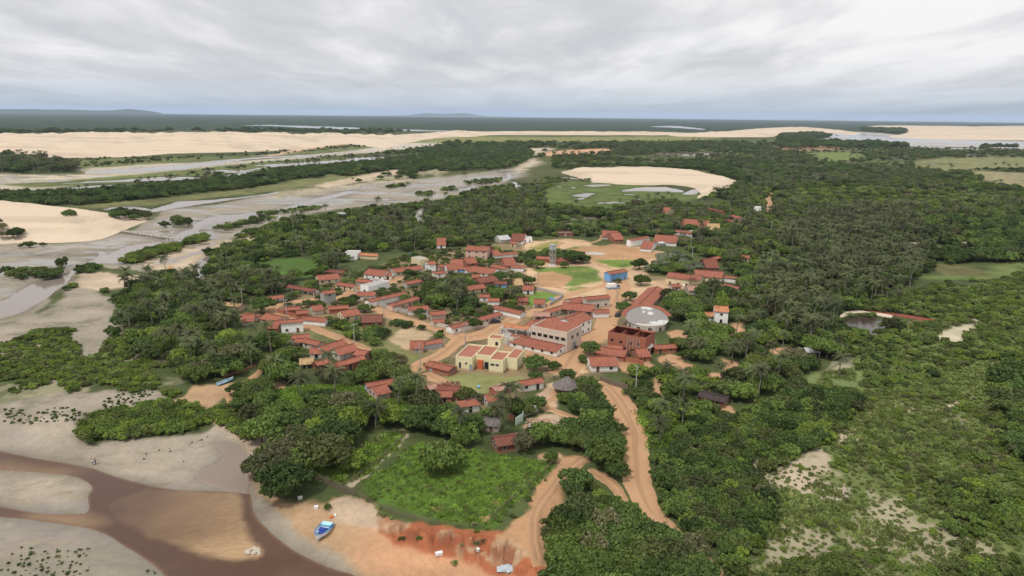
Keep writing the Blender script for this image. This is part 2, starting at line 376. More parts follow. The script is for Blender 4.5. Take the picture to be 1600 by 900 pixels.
# right hand wetlands and meadows
cover([(1288, 211), (1350, 206), (1420, 213), (1500, 218), (1640, 222), (1640, 234), (1500, 230), (1380, 226), (1300, 219)], (0.40, 0.37, 0.32), 10, 0.0)
cover([(1100, 222), (1260, 220), (1400, 228), (1600, 236), (1640, 262), (1400, 262), (1200, 258), (1100, 250), (1040, 236)], (0.14, 0.15, 0.06), 10, 0.4, amount=.7, excl=False)
cover([(1520, 268), (1600, 270), (1640, 272), (1640, 294), (1570, 292), (1540, 282)], (0.27, 0.24, 0.13), 6, 0.4)
cover([(1440, 250), (1600, 246), (1640, 262), (1520, 266), (1440, 268)], (0.20, 0.20, 0.09), 6, 0.4)
cover([(1280, 238), (1340, 240), (1350, 248), (1300, 252), (1270, 246)], (0.16, 0.20, 0.06), 6, 0.4)
cover([(1210, 228), (1300, 224), (1320, 233), (1230, 236)], (0.30, 0.18, 0.10), 6, 0.2, amount=.7)
cover([(880, 285), (960, 286), (1080, 300), (1090, 312), (1000, 318), (930, 330), (860, 322), (850, 300)], (0.12, 0.155, 0.045), 4, 0.4)
cover([(850, 335), (920, 322), (1000, 322), (990, 340), (920, 356), (840, 352)], (0.085, 0.13, 0.028), 4, 0.4, excl=False)
cover([(1360, 385), (1420, 378), (1540, 388), (1560, 402), (1500, 400), (1440, 398)], (0.12, 0.12, 0.05), 4, .4)
cover([(1460, 415), (1520, 416), (1545, 436), (1480, 434)], (0.13, 0.12, 0.05), 3, .4)
cover([(1440, 430), (1545, 432), (1530, 438), (1450, 436)], (0.12, 0.16, 0.05), 2, .4)
cover([(1405, 380), (1435, 377), (1440, 385), (1412, 388)], (0.35, 0.30, 0.22), 3, .1)
cover([(560, 358), (650, 350), (680, 352), (620, 372), (560, 375)], (0.09, 0.14, 0.03), 4, .3, amount=.8, excl=False)
cover([(400, 412), (445, 402), (495, 408), (480, 432), (430, 432)], (0.075, 0.13, 0.03), 3, .2)
cover([(380, 372), (396, 367), (392, 376), (372, 378)], SAND, 2, .1)
cover([(1180, 402), (1215, 400), (1256, 412), (1254, 420), (1216, 420), (1190, 410)], (0.13, 0.20, 0.04), 3, .2)
cover([(1140, 398), (1190, 398), (1240, 425), (1200, 430)], (0.10, 0.16, 0.035), 5, .3, amount=.7, excl=False)
# lower left mangrove flats
cover([(-60, 500), (100, 500), (200, 520), (280, 590), (260, 620), (-60, 632)], (0.28, 0.26, 0.16), 3, .45, gate=.45, excl=False)
cover([(-60, 505), (40, 496), (90, 470), (112, 452), (150, 455), (170, 472), (182, 500), (185, 520), (170, 545), (130, 556), (120, 530), (100, 512), (60, 520), (0, 540), (-60, 560)], MUD, 2, 0.30)
cover([(-60, 560), (40, 550), (100, 556), (150, 585), (120, 600), (60, 590), (0, 590)], MUD, 2, 0.42, gate=.46)
cover([(0, 630), (60, 620), (140, 612), (180, 606), (260, 608), (280, 625), (220, 640), (130, 656), (145, 690), (60, 700), (-60, 700), (-60, 625)], MUD, 2, 0.42)
cover([(-300, 650), (0, 652), (130, 662), (150, 690), (250, 686), (320, 676), (352, 664), (395, 690), (400, 740), (430, 790), (620, 905), (600, 1200), (-600, 1300), (-500, 800)], (0.35, 0.30, 0.23), 2, 0.10)
cover([(0, 730), (60, 735), (120, 748), (142, 760), (135, 795), (80, 800), (20, 790), (-60, 770)], (0.37, 0.315, 0.24), 2, 0.04)
cover([(-60, 880), (40, 862), (120, 860), (200, 868), (240, 890), (300, 930), (-60, 960)], (0.27, 0.24, 0.16), 3, 0.35, amount=.7)
cover([(268, 628), (292, 612), (312, 600), (350, 597), (372, 601), (362, 618), (348, 634), (336, 640), (300, 638)], DIRT2, 1.5, 0.0)
cover([(340, 655), (378, 668), (400, 660), (425, 672), (432, 700), (405, 730), (392, 750), (388, 700), (372, 680)], (0.47, 0.36, 0.26), 2, 0.08)
cover([(395, 735), (405, 770), (440, 800), (480, 835), (560, 885), (640, 930), (830, 940), (842, 900), (820, 880), (760, 872), (700, 858), (630, 835), (580, 815), (520, 790), (470, 785), (430, 776)], DIRT2, 2.5, 0.0)
cover([(560, 830), (640, 855), (720, 880), (830, 905), (835, 960), (700, 960), (640, 915), (560, 875)], (0.50, 0.27, 0.15), 6, 0.0, amount=.8)
# earth bank under the field, and the tracks
cover([(515, 782), (560, 782), (600, 808), (640, 822), (700, 838), (780, 852), (815, 858), (846, 885), (846, 900), (800, 898), (700, 880), (640, 858), (590, 838), (535, 815)], (0.50, 0.27, 0.15), 1.5, 0.10)
cover([(588, 812), (650, 818), (720, 828), (790, 842), (822, 862), (846, 890), (838, 904), (780, 890), (720, 872), (660, 856), (606, 838)], RED, 1.2, 0.12)
cover([(515, 785), (545, 778), (590, 800), (585, 828), (545, 820), (522, 808)], (0.42, 0.35, 0.26), 1.5, 0.35, amount=.75)
cover([(800, 835), (815, 800), (840, 760), (870, 728), (895, 715), (912, 722), (890, 740), (862, 768), (880, 790), (870, 812), (850, 830), (846, 880), (826, 870), (790, 846)], DIRT, 1.2, 0.16)
cover([(846, 760), (880, 768), (890, 795), (860, 830), (835, 830), (820, 800)], DIRT, 2, 0.10)
cover([(838, 712), (850, 706), (872, 709), (874, 722), (850, 724)], DIRT2, .8, 0.0)
# the green field and other lush grass
cover([(560, 752), (612, 726), (632, 700), (660, 688), (700, 700), (780, 705), (850, 722), (862, 730), (840, 752), (802, 785), (760, 822), (700, 815), (622, 792), (566, 768)], (0.085, 0.150, 0.026), 1.5, 0.30)
cover([(430, 612), (460, 606), (520, 604), (580, 606), (640, 640), (600, 650), (560, 620), (520, 612), (470, 640), (445, 640)], (0.095, 0.185, 0.028), 1.5, 0.5)
cover([(480, 736), (540, 720), (600, 680), (632, 672), (622, 695), (572, 742), (548, 755), (500, 752)], (0.13, 0.16, 0.05), 1.5, 0.5)
cover([(740, 665), (800, 660), (890, 690), (850, 705), (760, 690)], GREEN, 2, .5, excl=False)
for l_ in ([(548, 757), (575, 737), (605, 710), (632, 680)], [(588, 716), (606, 700), (628, 672)], [(575, 712), (600, 690)]): cover(l_, (0.45, 0.37, 0.27), .8, .2, line=[1.6]*len(l_), excl=False)
cover([(676, 792), (688, 792), (689, 798), (676, 798)], DIRT, .6, 0, sm=False); cover([(752, 808), (762, 808), (762, 814), (752, 814)], DIRT, .6, 0, sm=False); cover([(773, 782), (782, 782), (782, 787), (773, 787)], DIRT, .6, 0, sm=False)
# village earth
cover([(400, 480), (440, 470), (500, 452), (560, 425), (650, 400), (740, 385), (830, 380), (880, 395), (920, 440), (1010, 430), (1060, 440), (1010, 480), (975, 520), (930, 590), (880, 590), (820, 610), (760, 640), (690, 625), (650, 590), (600, 560), (560, 555), (500, 530), (440, 510)], (0.36, 0.245, 0.15), 6, 0.55, amount=.62, excl=False)
cover([(478, 520), (560, 500), (640, 520), (660, 560), (620, 590), (560, 560)], (0.13, 0.15, 0.05), 4, .5, excl=False, amount=.7)
cover([(822, 385), (840, 376), (900, 374), (940, 384), (1000, 386), (1050, 400), (1040, 415), (1012, 420), (1014, 440), (1075, 428), (1080, 445), (1035, 465), (990, 478), (940, 480), (860, 478), (830, 455), (820, 425)], (0.52, 0.36, 0.22), 3, 0.25, excl=True)
cover([(838, 384), (868, 376), (874, 382), (868, 389), (850, 392), (832, 390)], (0.24, 0.22, 0.07), 2, .3)
cover([(878, 388), (900, 384), (920, 386), (895, 394), (884, 392)], (0.15, 0.20, 0.05), 2, .3)
cover([(930, 406), (990, 404), (1000, 412), (975, 418), (955, 416)], (0.15, 0.22, 0.04), 2, .3)
cover([(834, 420), (880, 416), (925, 417), (938, 430), (940, 440), (900, 448), (876, 444), (892, 438), (872, 428), (845, 426)], (0.15, 0.21, 0.05), 2, .35)
cover([(892, 452), (915, 449), (920, 453), (900, 457)], (0.2, 0.22, 0.07), 1.5, .3)
cover([(885, 392), (910, 385), (970, 381), (1000, 390), (1030, 396), (1036, 402), (1010, 408), (960, 405), (920, 407), (896, 400)], DIRT, 2, 0.0)
cover([(836, 430), (862, 426), (886, 432), (892, 437), (874, 447), (842, 446)], DIRT, 2, 0.0)
cover([(914, 395), (924, 393), (944, 396), (936, 398), (920, 397)], (0.45, 0.42, 0.38), 1, 0)
cover([(818, 455), (850, 455), (880, 462), (860, 478), (832, 478), (820, 468)], (0.16, 0.24, 0.05), 2, .3)
cover([(835, 543), (870, 545), (895, 550), (925, 545), (918, 575), (890, 588), (862, 585), (850, 570), (800, 560), (775, 545), (800, 540)], (0.52, 0.355, 0.21), 1.5, 0.05)
cover([(852, 640), (842, 625), (855, 602), (880, 592), (905, 600), (890, 618), (872, 622), (862, 640)], (0.47, 0.33, 0.22), 1.5, 0.1)
cover([(815, 668), (835, 652), (870, 650), (884, 662), (870, 678), (835, 676)], (0.44, 0.32, 0.21), 1.5, 0.2)
cover([(622, 520), (645, 512), (680, 520), (672, 535), (640, 545), (618, 540)], (0.42, 0.31, 0.19), 1.5, 0.2)
cover([(690, 590), (730, 585), (800, 590), (830, 600), (790, 615), (735, 620), (700, 612)], (0.22, 0.23, 0.09), 1.5, 0.4)
cover([(418, 600), (445, 596), (446, 612), (432, 618)], DIRT2, 1, 0)
# right-hand scrub with bare patches
cover([(1180, 640), (1340, 560), (1420, 520), (1640, 420), (1700, 960), (1080, 960), (1200, 860), (1215, 760), (1260, 700)], (0.155, 0.185, 0.062), 6, 0.55, excl=False, amount=.95)
cover([(1215, 760), (1250, 720), (1290, 700), (1300, 740), (1360, 760), (1420, 800), (1400, 850), (1330, 860), (1260, 900), (1190, 850), (1220, 800)], (0.34, 0.295, 0.20), 3, 0.45, gate=.54)
cover([(1380, 800), (1460, 820), (1520, 850), (1600, 870), (1600, 900), (1440, 890), (1340, 870)], (0.34, 0.295, 0.20), 3, 0.45, gate=.545)
cover([(1180, 730), (1280, 690), (1400, 720), (1520, 740), (1620, 830), (1600, 920), (1400, 930), (1200, 900), (1170, 850), (1215, 790)], (0.31, 0.275, 0.18), 3, 0.45, gate=.56)
cover([(1268, 760), (1290, 755), (1322, 760), (1326, 775), (1300, 782), (1276, 776)], (0.42, 0.35, 0.28), 1, 0.08)
cover([(1230, 740), (1262, 712), (1285, 700), (1290, 730), (1268, 745), (1255, 800), (1222, 815), (1232, 780)], (0.41, 0.335, 0.24), 2, 0.25, gate=.44)
cover([(1430, 640), (1500, 650), (1560, 700), (1600, 780), (1560, 830), (1480, 790), (1400, 700)], (0.26, 0.235, 0.13), 3, 0.5, gate=.46, excl=False)
cover([(1380, 628), (1400, 622), (1432, 632), (1440, 640), (1400, 640), (1368, 652), (1340, 672), (1335, 660), (1362, 640)], (0.46, 0.37, 0.26), 2, 0.30)
cover([(1320, 668), (1345, 660), (1365, 668), (1345, 682), (1310, 690)], (0.44, 0.36, 0.26), 2, 0.4, gate=.45)
cover([(1456, 528), (1470, 516), (1490, 514), (1516, 508), (1522, 492), (1527, 494), (1524, 510), (1500, 530), (1480, 532)], (0.44, 0.39, 0.27), 1.5, 0.18)
cover([(1260, 600), (1300, 580), (1335, 575), (1338, 610), (1312, 618), (1270, 612)], (0.15, 0.18, 0.07), 2, 0.4)
cover([(1296, 578), (1316, 565), (1330, 560), (1326, 572), (1306, 586)], (0.35, 0.31, 0.22), 1.5, .2, amount=.7)
# bare red earth showing between the trees on the village's right side
for p in ([(1150, 500), (1168, 505), (1165, 524), (1148, 524), (1138, 510)], [(1128, 562), (1150, 568), (1160, 580), (1140, 580)], [(1070, 570), (1088, 574), (1080, 582), (1068, 578)],
          [(1124, 638), (1142, 636), (1150, 650), (1130, 655)], [(1112, 585), (1122, 590), (1118, 600)], [(1210, 545), (1240, 540), (1236, 556), (1215, 560)], [(1040, 560), (1062, 556), (1066, 566), (1046, 570)],
          [(970, 560), (1010, 566), (1020, 580), (985, 585), (960, 572)], [(1050, 520), (1066, 518), (1070, 530), (1052, 530)], [(1020, 590), (1030, 590), (1034, 622), (1022, 620)]):
    cover(p, (0.47, 0.28, 0.16), 1.2, 0.2)
# ------------------------------------------------------------------ ground material
gm, t, b = newmat('ground_cover', 0.95)
b.inputs['Specular IOR Level'].default_value = 0.1
pos = worldpos(t); a_c = N(t, 'ShaderNodeAttribute'); a_c.attribute_name = 'cover'; a_w = N(t, 'ShaderNodeAttribute'); a_w.attribute_name = 'weed'; a_t = N(t, 'ShaderNodeAttribute'); a_t.attribute_name = 'tidal'
nA = noise(t, pos, 0.8, 5, 0.65); nB = noise(t, pos, 0.12, 5, 0.6); nC = noise(t, pos, 3.0, 3, 0.6)
g = mth(t, 'ADD', mth(t, 'MULTIPLY', nA, 0.55), mth(t, 'MULTIPLY', nB, 0.6)); g = mth(t, 'ADD', g, mth(t, 'MULTIPLY', nC, 0.35)); g = mth(t, 'ADD', g, 0.25)
base = sc_mul(t, a_c.outputs['Color'], g)
dry = mixc(t, ramp(t, nB, [(0.45, 0.0), (0.62, 0.4)]), base, sc_mul(t, base, 0.72))
wn = mth(t, 'ADD', mth(t, 'MULTIPLY', nA, 0.6), mth(t, 'MULTIPLY', nC, 0.4))
thr = mth(t, 'SUBTRACT', 0.78, mth(t, 'MULTIPLY', a_w.outputs['Fac'], 0.46))
wf = mth(t, 'MULTIPLY', mth(t, 'SUBTRACT', wn, thr), 14.0, clamp=True)
weedc = mixc(t, nB, (0.035, 0.058, 0.016), (0.105, 0.140, 0.032))
col = mixc(t, mth(t, 'MULTIPLY', wf, 0.85), dry, weedc)
nD = noise(t, pos, 0.035, 5, 0.6); nE = noise(t, pos, 0.011, 4, 0.6)
big = mth(t, 'ADD', mth(t, 'MULTIPLY', nD, 0.7), mth(t, 'MULTIPLY', nE, 0.55)); col = sc_mul(t, col, mth(t, 'ADD', big, 0.38))
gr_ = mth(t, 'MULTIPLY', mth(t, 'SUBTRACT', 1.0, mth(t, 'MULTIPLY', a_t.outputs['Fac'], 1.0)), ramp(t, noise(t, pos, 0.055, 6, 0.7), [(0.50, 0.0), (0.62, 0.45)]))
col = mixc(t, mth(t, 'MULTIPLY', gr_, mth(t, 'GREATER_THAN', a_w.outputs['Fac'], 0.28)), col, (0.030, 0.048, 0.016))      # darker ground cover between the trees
flow = vmth(t, 'MULTIPLY', pos, (0.012, 0.045, 0.02)); nW = noise(t, flow, 1.0, 6, 0.66, 0.9); nW2 = noise(t, vmth(t, 'MULTIPLY', pos, (0.05, 0.12, 0.1)), 1.0, 5, 0.65, 0.5)
wetf = mth(t, 'ADD', mth(t, 'MULTIPLY', nW, 0.7), mth(t, 'MULTIPLY', nW2, 0.3)); wetf = mth(t, 'MULTIPLY', ramp(t, wetf, [(0.475, 0.0), (0.52, 1.0)]), a_t.outputs['Fac'])
alg = mth(t, 'MULTIPLY', ramp(t, noise(t, vmth(t, 'MULTIPLY', pos, (0.10, 0.22, 0.1)), 1.0, 7, 0.72, 0.8), [(0.52, 0.0), (0.64, 0.55)]), a_t.outputs['Fac']); col = mixc(t, alg, col, (0.17, 0.15, 0.105))
col = mixc(t, mth(t, 'MULTIPLY', wetf, 0.55), col, sc_mul(t, col, 0.62))
t.links.new(mth(t, 'SUBTRACT', 0.95, mth(t, 'MULTIPLY', wetf, 0.78)), b.inputs['Roughness']); t.links.new(mth(t, 'ADD', 0.1, mth(t, 'MULTIPLY', wetf, 0.45)), b.inputs['Specular IOR Level'])
t.links.new(col, b.inputs['Base Color']); bump(t, b, mth(t, 'ADD', nA, mth(t, 'MULTIPLY', nB, 2.0)), 0.35, 0.6)
[setattr(n_.inputs['Strength'], 'default_value', .6) for n_ in t.nodes if n_.type == 'BUMP']; bn_ = [n_ for n_ in t.nodes if n_.type == 'BUMP'][0]; t.links.new(mth(t, 'SUBTRACT', 0.6, mth(t, 'MULTIPLY', wetf, 0.55)), bn_.inputs['Strength'])
q_ = sdp([(588, 812), (650, 818), (720, 828), (790, 842), (822, 862), (846, 890), (838, 904), (780, 890), (720, 872), (660, 856), (606, 838)]); q_ = sstep(-1, 1, q_)*sstep(.57, .66, fbm(GX, GY, .22, 83)); COV = COV*(1-q_[:, None])+np.array((.40, .27, .16))*q_[:, None]
# extra relief on the eroded bluff
bl = sdp([(588, 812), (650, 818), (720, 828), (790, 842), (822, 862), (846, 890), (838, 904), (780, 890), (720, 872), (660, 856), (606, 838)])
GZh2 = GZh+sstep(-1, 3, bl)*2.6*(np.abs(fbm(GX*1.6, GY*.8, .32, 77)-.5)*2-.30)+sstep(-1, 2, bl)*.8*(fbm(GX, GY, .9, 78)-.5)
rr_ = sstep(-1, 2, bl)*sstep(.42, .6, fbm(GX*1.5, GY*.7, .28, 79))*.8; COV = COV*(1-rr_[:, None])+np.array((.22, .075, .04))*rr_[:, None]
# low undulation of the far forest and dunes
GZh2 = GZh2-0.0*GX
# ------------------------------------------------------------------ overlays on the ground
def overlay(name, sd, mat, lift=.05, dip=.25, wmul=1.0, attrs=None, prof=None, label=None):
    """a sheet that rises out of the ground exactly along sd = 0"""
    w_ = np.maximum(0.8, np.minimum(GS, 60)*wmul)
    z = GZh2+np.where(sd > 0, np.minimum(sd/w_, 1)*lift, np.maximum(sd/w_, -1)*dip)
    if prof is not None: z = z+prof
    return mesh_from_mask(name, sd > -w_*.05, z, mat, attrs=attrs, label=label)
# dirt roads
rm, t, b = newmat('dirt_road', 0.95); pos = worldpos(t)
nA = noise(t, pos, 0.25, 5, 0.65); nB = noise(t, pos, 1.8, 4, 0.65); at = N(t, 'ShaderNodeAttribute'); at.attribute_name = 'rut'
col = mixc(t, nA, (0.40, 0.225, 0.115), (0.48, 0.30, 0.17)); col = mixc(t, mth(t, 'MULTIPLY', at.outputs['Fac'], 0.8), col, (0.30, 0.175, 0.095))
col = sc_mul(t, col, mth(t, 'ADD', mth(t, 'MULTIPLY', nB, 0.4), 0.78)); t.links.new(col, b.inputs['Base Color']); bump(t, b, mth(t, 'ADD', nA, at.outputs['Fac']), 0.15)
ROADSD = np.full(len(GX), -1e3)
LIFT = [.04]
sandt = flat_mat('trodden_sand', (0.40, 0.335, 0.24), .95, .1, .2, .5)
def road(name, pts, W, n=6, mat=None):
    global ROADSD
    P = spline([(x, y) for x, y in pts], n); Wl = [W]*len(P) if isinstance(W, (int, float)) else list(np.interp(np.linspace(0, len(W)-1, len(P)), range(len(W)), W))
    sd = sdp(P, line=Wl)
    tr = np.abs(np.abs(sd-max(Wl)/2)-.9); rut = (1-sstep(.15, .7, tr))*(sd > 0)*.8
    LIFT[0] += .012; ROADSD = np.maximum(ROADSD, sd); sd = sd+(fb4-.5)*1.2; overlay(name, sd, mat or rm, LIFT[0], .3, attrs={'rut': rut}); return sd
road('dirt_road', [(1062, 848), (1047, 834), (1020, 806), (1007, 787), (995, 755), (992, 730), (990, 705), (992, 685), (984, 660), (973, 638), (960, 620), (946, 604)], [5, 5, 5.5, 6, 6.5, 6.5, 6.5, 7, 7, 8, 8, 8])
road('village_street', [(880, 580), (888, 562), (903, 541), (925, 530), (938, 520), (947, 502), (956, 486), (962, 470), (966, 452), (960, 436)], [10, 11, 10, 10, 9, 9, 9, 10, 12, 12])
road('village_street', [(579, 478), (600, 487), (632, 499), (673, 510), (700, 519), (722, 529), (754, 524), (779, 510), (811, 496), (840, 485), (862, 476), (882, 464), (911, 454), (950, 447)], [7, 7, 7, 7, 7, 9, 10, 9, 8, 6, 6, 7, 5, 5])
road('village_street', [(722, 529), (705, 542), (689, 555), (670, 563), (652, 572), (665, 584), (680, 592), (700, 602)], [7, 6, 6, 6, 5, 6, 5, 4])
road('village_street', [(779, 538), (803, 550), (835, 558), (862, 566)], [7, 8, 8, 8])
road('village_street', [(495, 466), (470, 470), (448, 474), (430, 478), (424, 487), (448, 496), (483, 509), (514, 522), (552, 537), (576, 549)], [4, 5, 5, 5, 5, 5, 5, 5, 4, 3])
road('village_street', [(532, 466), (545, 458), (560, 450), (580, 444), (608, 440), (625, 432)], [7, 7, 6, 6, 7, 6])
road('foot_track', [(265, 416), (268, 428), (290, 438), (317, 446)], [3, 4, 5, 4])
road('foot_track', [(895, 585), (885, 598), (866, 622), (850, 632), (875, 645), (898, 652)], [5, 4, 3, 3, 3, 3])
road('foot_track', [(908, 720), (880, 742), (862, 765), (838, 800), (832, 840), (838, 880)], [3, 2.5, 2.5, 2.5, 2.5, 2.5])
road('foot_track', [(925, 738), (945, 752), (960, 765), (974, 785)], [3, 3, 3, 2])
road('foot_track', [(836, 449), (850, 447), (865, 449), (885, 452)], 2.5)
road('foot_track', [(835, 375), (870, 374), (918, 379), (940, 372), (938, 366)], [3, 3, 3, 3, 2])
road('foot_track', [(845, 426), (870, 426), (895, 424), (920, 422)], 1.5)
road('foot_track', [(905, 394), (880, 390), (872, 386), (880, 378)], 2.5)
road('foot_track', [(930, 408), (945, 416), (962, 422)], 2.5)
road('foot_track', [(1499, 627), (1485, 634), (1460, 641), (1430, 645), (1410, 640)], [1.5, 1.5, 1.2, 1, 1], mat=sandt)
road('foot_track', [(1262, 708), (1252, 730), (1262, 750), (1255, 772), (1262, 790)], [1, 1, 1, 1, .7], mat=sandt)
road('foot_track', [(1105, 870), (1115, 884), (1125, 896), (1135, 905)], [1.2, 2, 2.5, 2])
road('foot_track', [(1206, 300), (1204, 312), (1203, 330), (1196, 336)], [5, 5, 4, 4])
road('foot_track', [(358, 612), (362, 640), (372, 655), (392, 680)], [1.5, 1.5, 2, 2])
road('foot_track', [(365, 606), (392, 592), (412, 576), (432, 560), (452, 545)], [3, 3, 2.5, 2.5, 2])
# sand dunes
dm, t, b = newmat('dune_sand', 0.95); pos = worldpos(t)
nA = noise(t, vmth(t, 'MULTIPLY', pos, (.0022, .008, .1)), 1.0, 8, 0.68, .6); nB = noise(t, vmth(t, 'MULTIPLY', pos, (.5, .12, .5)), 1.0, 3, 0.6)
col = mixc(t, nA, (0.53, 0.42, 0.305), (0.62, 0.505, 0.38)); col = sc_mul(t, col, mth(t, 'ADD', mth(t, 'MULTIPLY', nB, 0.16), 0.92)); col = mixc(t, ramp(t, nA, [(0.49, 0.0), (0.60, 0.6)]), col, (0.36, 0.29, 0.20))
t.links.new(col, b.inputs['Base Color']); bump(t, b, nB, 0.3)
DUNESD = np.full(len(GX), -1e3); DUNEZ = np.zeros(len(GX))
def dune(pts, H, Wd, seed, rough=.9):
    global DUNESD, DUNEZ
    P = cspline(pts, 3); sd = sdp(P); DUNESD = np.maximum(DUNESD, sd)
    rn = fbm(GX, GY, 2.6/Wd, seed, 4); prof = np.where(sd > 0, H*sstep(0, Wd*.6, sd)*(0.35+0.5*fbm(GX, GY, 1.0/Wd, seed+4, 2)+rough*(1-np.abs(rn-.5)*3.2)+(.9-rough)*.5), 0)
    DUNEZ = np.maximum(DUNEZ, prof); overlay('sand_dune', sd, dm, .3, .6, prof=prof)
dune([(-140, 322), (0, 320), (60, 322), (140, 330), (215, 338), (232, 342), (215, 352), (160, 373), (100, 379), (60, 379), (0, 381), (-140, 392)], 7, 60, 5, .10)
dune([(880, 268), (930, 265), (984, 264), (1070, 267), (1100, 270), (1138, 279), (1158, 286), (1140, 296), (1106, 306), (1091, 310), (1094, 300), (1080, 293), (1050, 289), (988, 289), (930, 284), (900, 277)], 4.5, 35, 6, .15)
dune([(-200, 216), (0, 217), (80, 216), (180, 213), (230, 216), (275, 213), (340, 214), (400, 213), (440, 214), (530, 216), (600, 213), (640, 211), (700, 208), (760, 207), (760, 212), (680, 216), (640, 223), (600, 231), (540, 225), (480, 232), (400, 237), (270, 240), (180, 246), (0, 247), (-200, 248)], 14, 330, 7, 1.2)
dune([(680, 207), (760, 206), (900, 206), (1060, 207), (1060, 211), (900, 211), (760, 211), (690, 212)], 5, 300, 8)
dune([(1040, 209), (1110, 207), (1150, 204), (1200, 200), (1260, 200), (1300, 202), (1345, 208), (1330, 211), (1290, 207), (1250, 208), (1226, 211), (1200, 214), (1120, 214), (1060, 213)], 9, 300, 9)
dune([(1350, 197), (1420, 197), (1500, 198), (1600, 197), (1800, 196), (1800, 219), (1600, 219), (1500, 218), (1430, 216), (1385, 214), (1420, 207), (1380, 200)], 9, 500, 10)
# water
def water_mat(name, c1, c2, rough, bd=0.02):
    m, t, b = newmat(name, rough); b.inputs['Specular IOR Level'].default_value = 0.32 if 'brown' in name else 0.5; b.inputs['IOR'].default_value = 1.33
    pos = worldpos(t); at = N(t, 'ShaderNodeAttribute'); at.attribute_name = 'shallow'
    n = noise(t, pos, 0.06, 5, 0.6); r1 = noise(t, vmth(t, 'MULTIPLY', pos, (0.5, 3.2, 1)), 1.0, 4, 0.65, 0.6)
    f = mth(t, 'ADD', at.outputs['Fac'], mth(t, 'MULTIPLY', mth(t, 'SUBTRACT', n, .5), .5)); f = mth(t, 'ADD', f, mth(t, 'MULTIPLY', mth(t, 'SUBTRACT', r1, .5), mth(t, 'MULTIPLY', at.outputs['Fac'], 1.6)), clamp=True)
    t.links.new(mixc(t, f, c1, c2), b.inputs['Base Color'])
    bump(t, b, noise(t, vmth(t, 'MULTIPLY', pos, (1.2, 2.4, 1)), 1.0, 3, 0.6), bd)
    return m
brown = water_mat('brown_river_water', (0.085, 0.044, 0.027), (0.38, 0.255, 0.135), 0.10, 0.03)
grey = water_mat('shallow_channel_water', (0.22, 0.18, 0.15), (0.34, 0.28, 0.22), 0.10, 0.006)
pondm = water_mat('dark_pond_water', (0.05, 0.035, 0.025), (0.25, 0.2, 0.14), 0.06, 0.01)
WATSD = np.full(len(GX), -1e3)
def water(name, pts, mat, shallow=None, sm=3, lift=.03, z=None):
    global WATSD
    sd = sdp(cspline(pts, sm) if sm else pts, z=z); WATSD = np.maximum(WATSD, sd)
    sh = (1-sstep(0, np.maximum(1.0, .004*GR), sd))*.22
    if shallow is not None: sh = np.maximum(sh, shallow)
    overlay(name, sd, mat, lift, .35, attrs={'shallow': sh})
# brown river at the lower left with its submerged bar
bsd = sdp(cspline([(160, 790), (230, 762), (300, 764), (340, 766), (376, 768), (383, 800), (390, 830), (412, 858), (400, 872), (350, 874), (300, 862), (250, 846), (200, 822)], 3))
bx0, bx1 = GZ(190, 810)[0][0], GZ(385, 840)[0][0]; by0, by1 = GZ(300, 868)[0][1], GZ(300, 770)[0][1]
bar = sstep(-.6, 1.6, bsd+(fb4-.5)*1.5)*(.10+.55*np.clip((GX-bx0)/(bx1-bx0), 0, 1)**1.3+.28*(1-sstep(.0, .35, (GY-by0)/(by1-by0)))*sstep(.2, .8, (GX-bx0)/(bx1-bx0)))
bar2 = sstep(-4, 5, sdp(cspline([(60, 800), (130, 800), (160, 815), (120, 822), (40, 812)], 3)))*.6
bar3 = sstep(-4, 4, sdp(cspline([(-40, 720), (40, 722), (100, 738), (60, 748), (-40, 745)], 3)))*.35
water('river', [(-120, 684), (0, 702), (60, 714), (130, 728), (200, 748), (270, 762), (340, 765), (385, 768), (391, 778), (398, 802), (420, 826), (460, 858), (510, 884), (560, 902), (620, 960), (640, 1100), (380, 1150), (300, 960),
                (262, 905), (240, 882), (200, 855), (150, 828), (100, 818), (0, 808), (-120, 800), (-120, 768), (-40, 775), (10, 790), (60, 800), (110, 800), (138, 798), (136, 775), (142, 762), (125, 750), (80, 740), (0, 734), (-120, 736)],
      brown, np.maximum(np.maximum(bar, bar2), bar3))
water('tidal_pool', [(318, 752), (305, 740), (322, 728), (345, 718), (348, 705), (335, 690), (362, 688), (380, 702), (386, 735), (388, 770), (372, 768), (345, 763)], water_mat('pool_water', (0.20, 0.15, 0.115), (0.36, 0.29, 0.21), 0.10, 0.006))
# tidal channels
water('tidal_channel', [(-60, 468), (0, 470), (30, 455), (60, 440), (95, 432), (125, 415), (146, 404), (152, 394), (160, 391), (168, 396), (188, 388), (210, 382), (250, 375), (280, 364), (300, 352), (330, 338), (400, 332), (450, 322), (500, 308), (545, 298),
                        (560, 300), (520, 310), (475, 322), (420, 335), (360, 346), (318, 352), (310, 362), (270, 376), (225, 390), (205, 400), (186, 412), (160, 412), (130, 420), (108, 440), (86, 456), (70, 470), (40, 486), (0, 498), (-60, 508)], grey)
def wst(pts, name='tidal_channel', mat=None): water(name, strip(pts), mat or grey, sm=0, lift=.1)
wst([(300, 385, .8), (340, 378, 1.5), (318, 392, 2), (280, 404, 2), (255, 412, 1)])
water('tidal_pool', [(318, 400), (328, 404), (322, 418), (314, 428), (318, 436), (302, 434), (300, 424), (308, 412)], grey)
wst([(58, 399, .7), (90, 398, .7), (125, 402, 1.0), (140, 400, 1)])
wst([(-40, 300, 1), (60, 297, 2.4), (120, 294, 2), (179, 289, 1)], 'lagoon'); wst([(100, 287, .7), (180, 283, 1.4), (250, 280, 3), (310, 278, 2)], 'lagoon')
wst([(40, 285, .8), (120, 283, 1)], 'lagoon'); wst([(-40, 285, 1.5), (10, 285, 1.5)], 'lagoon')
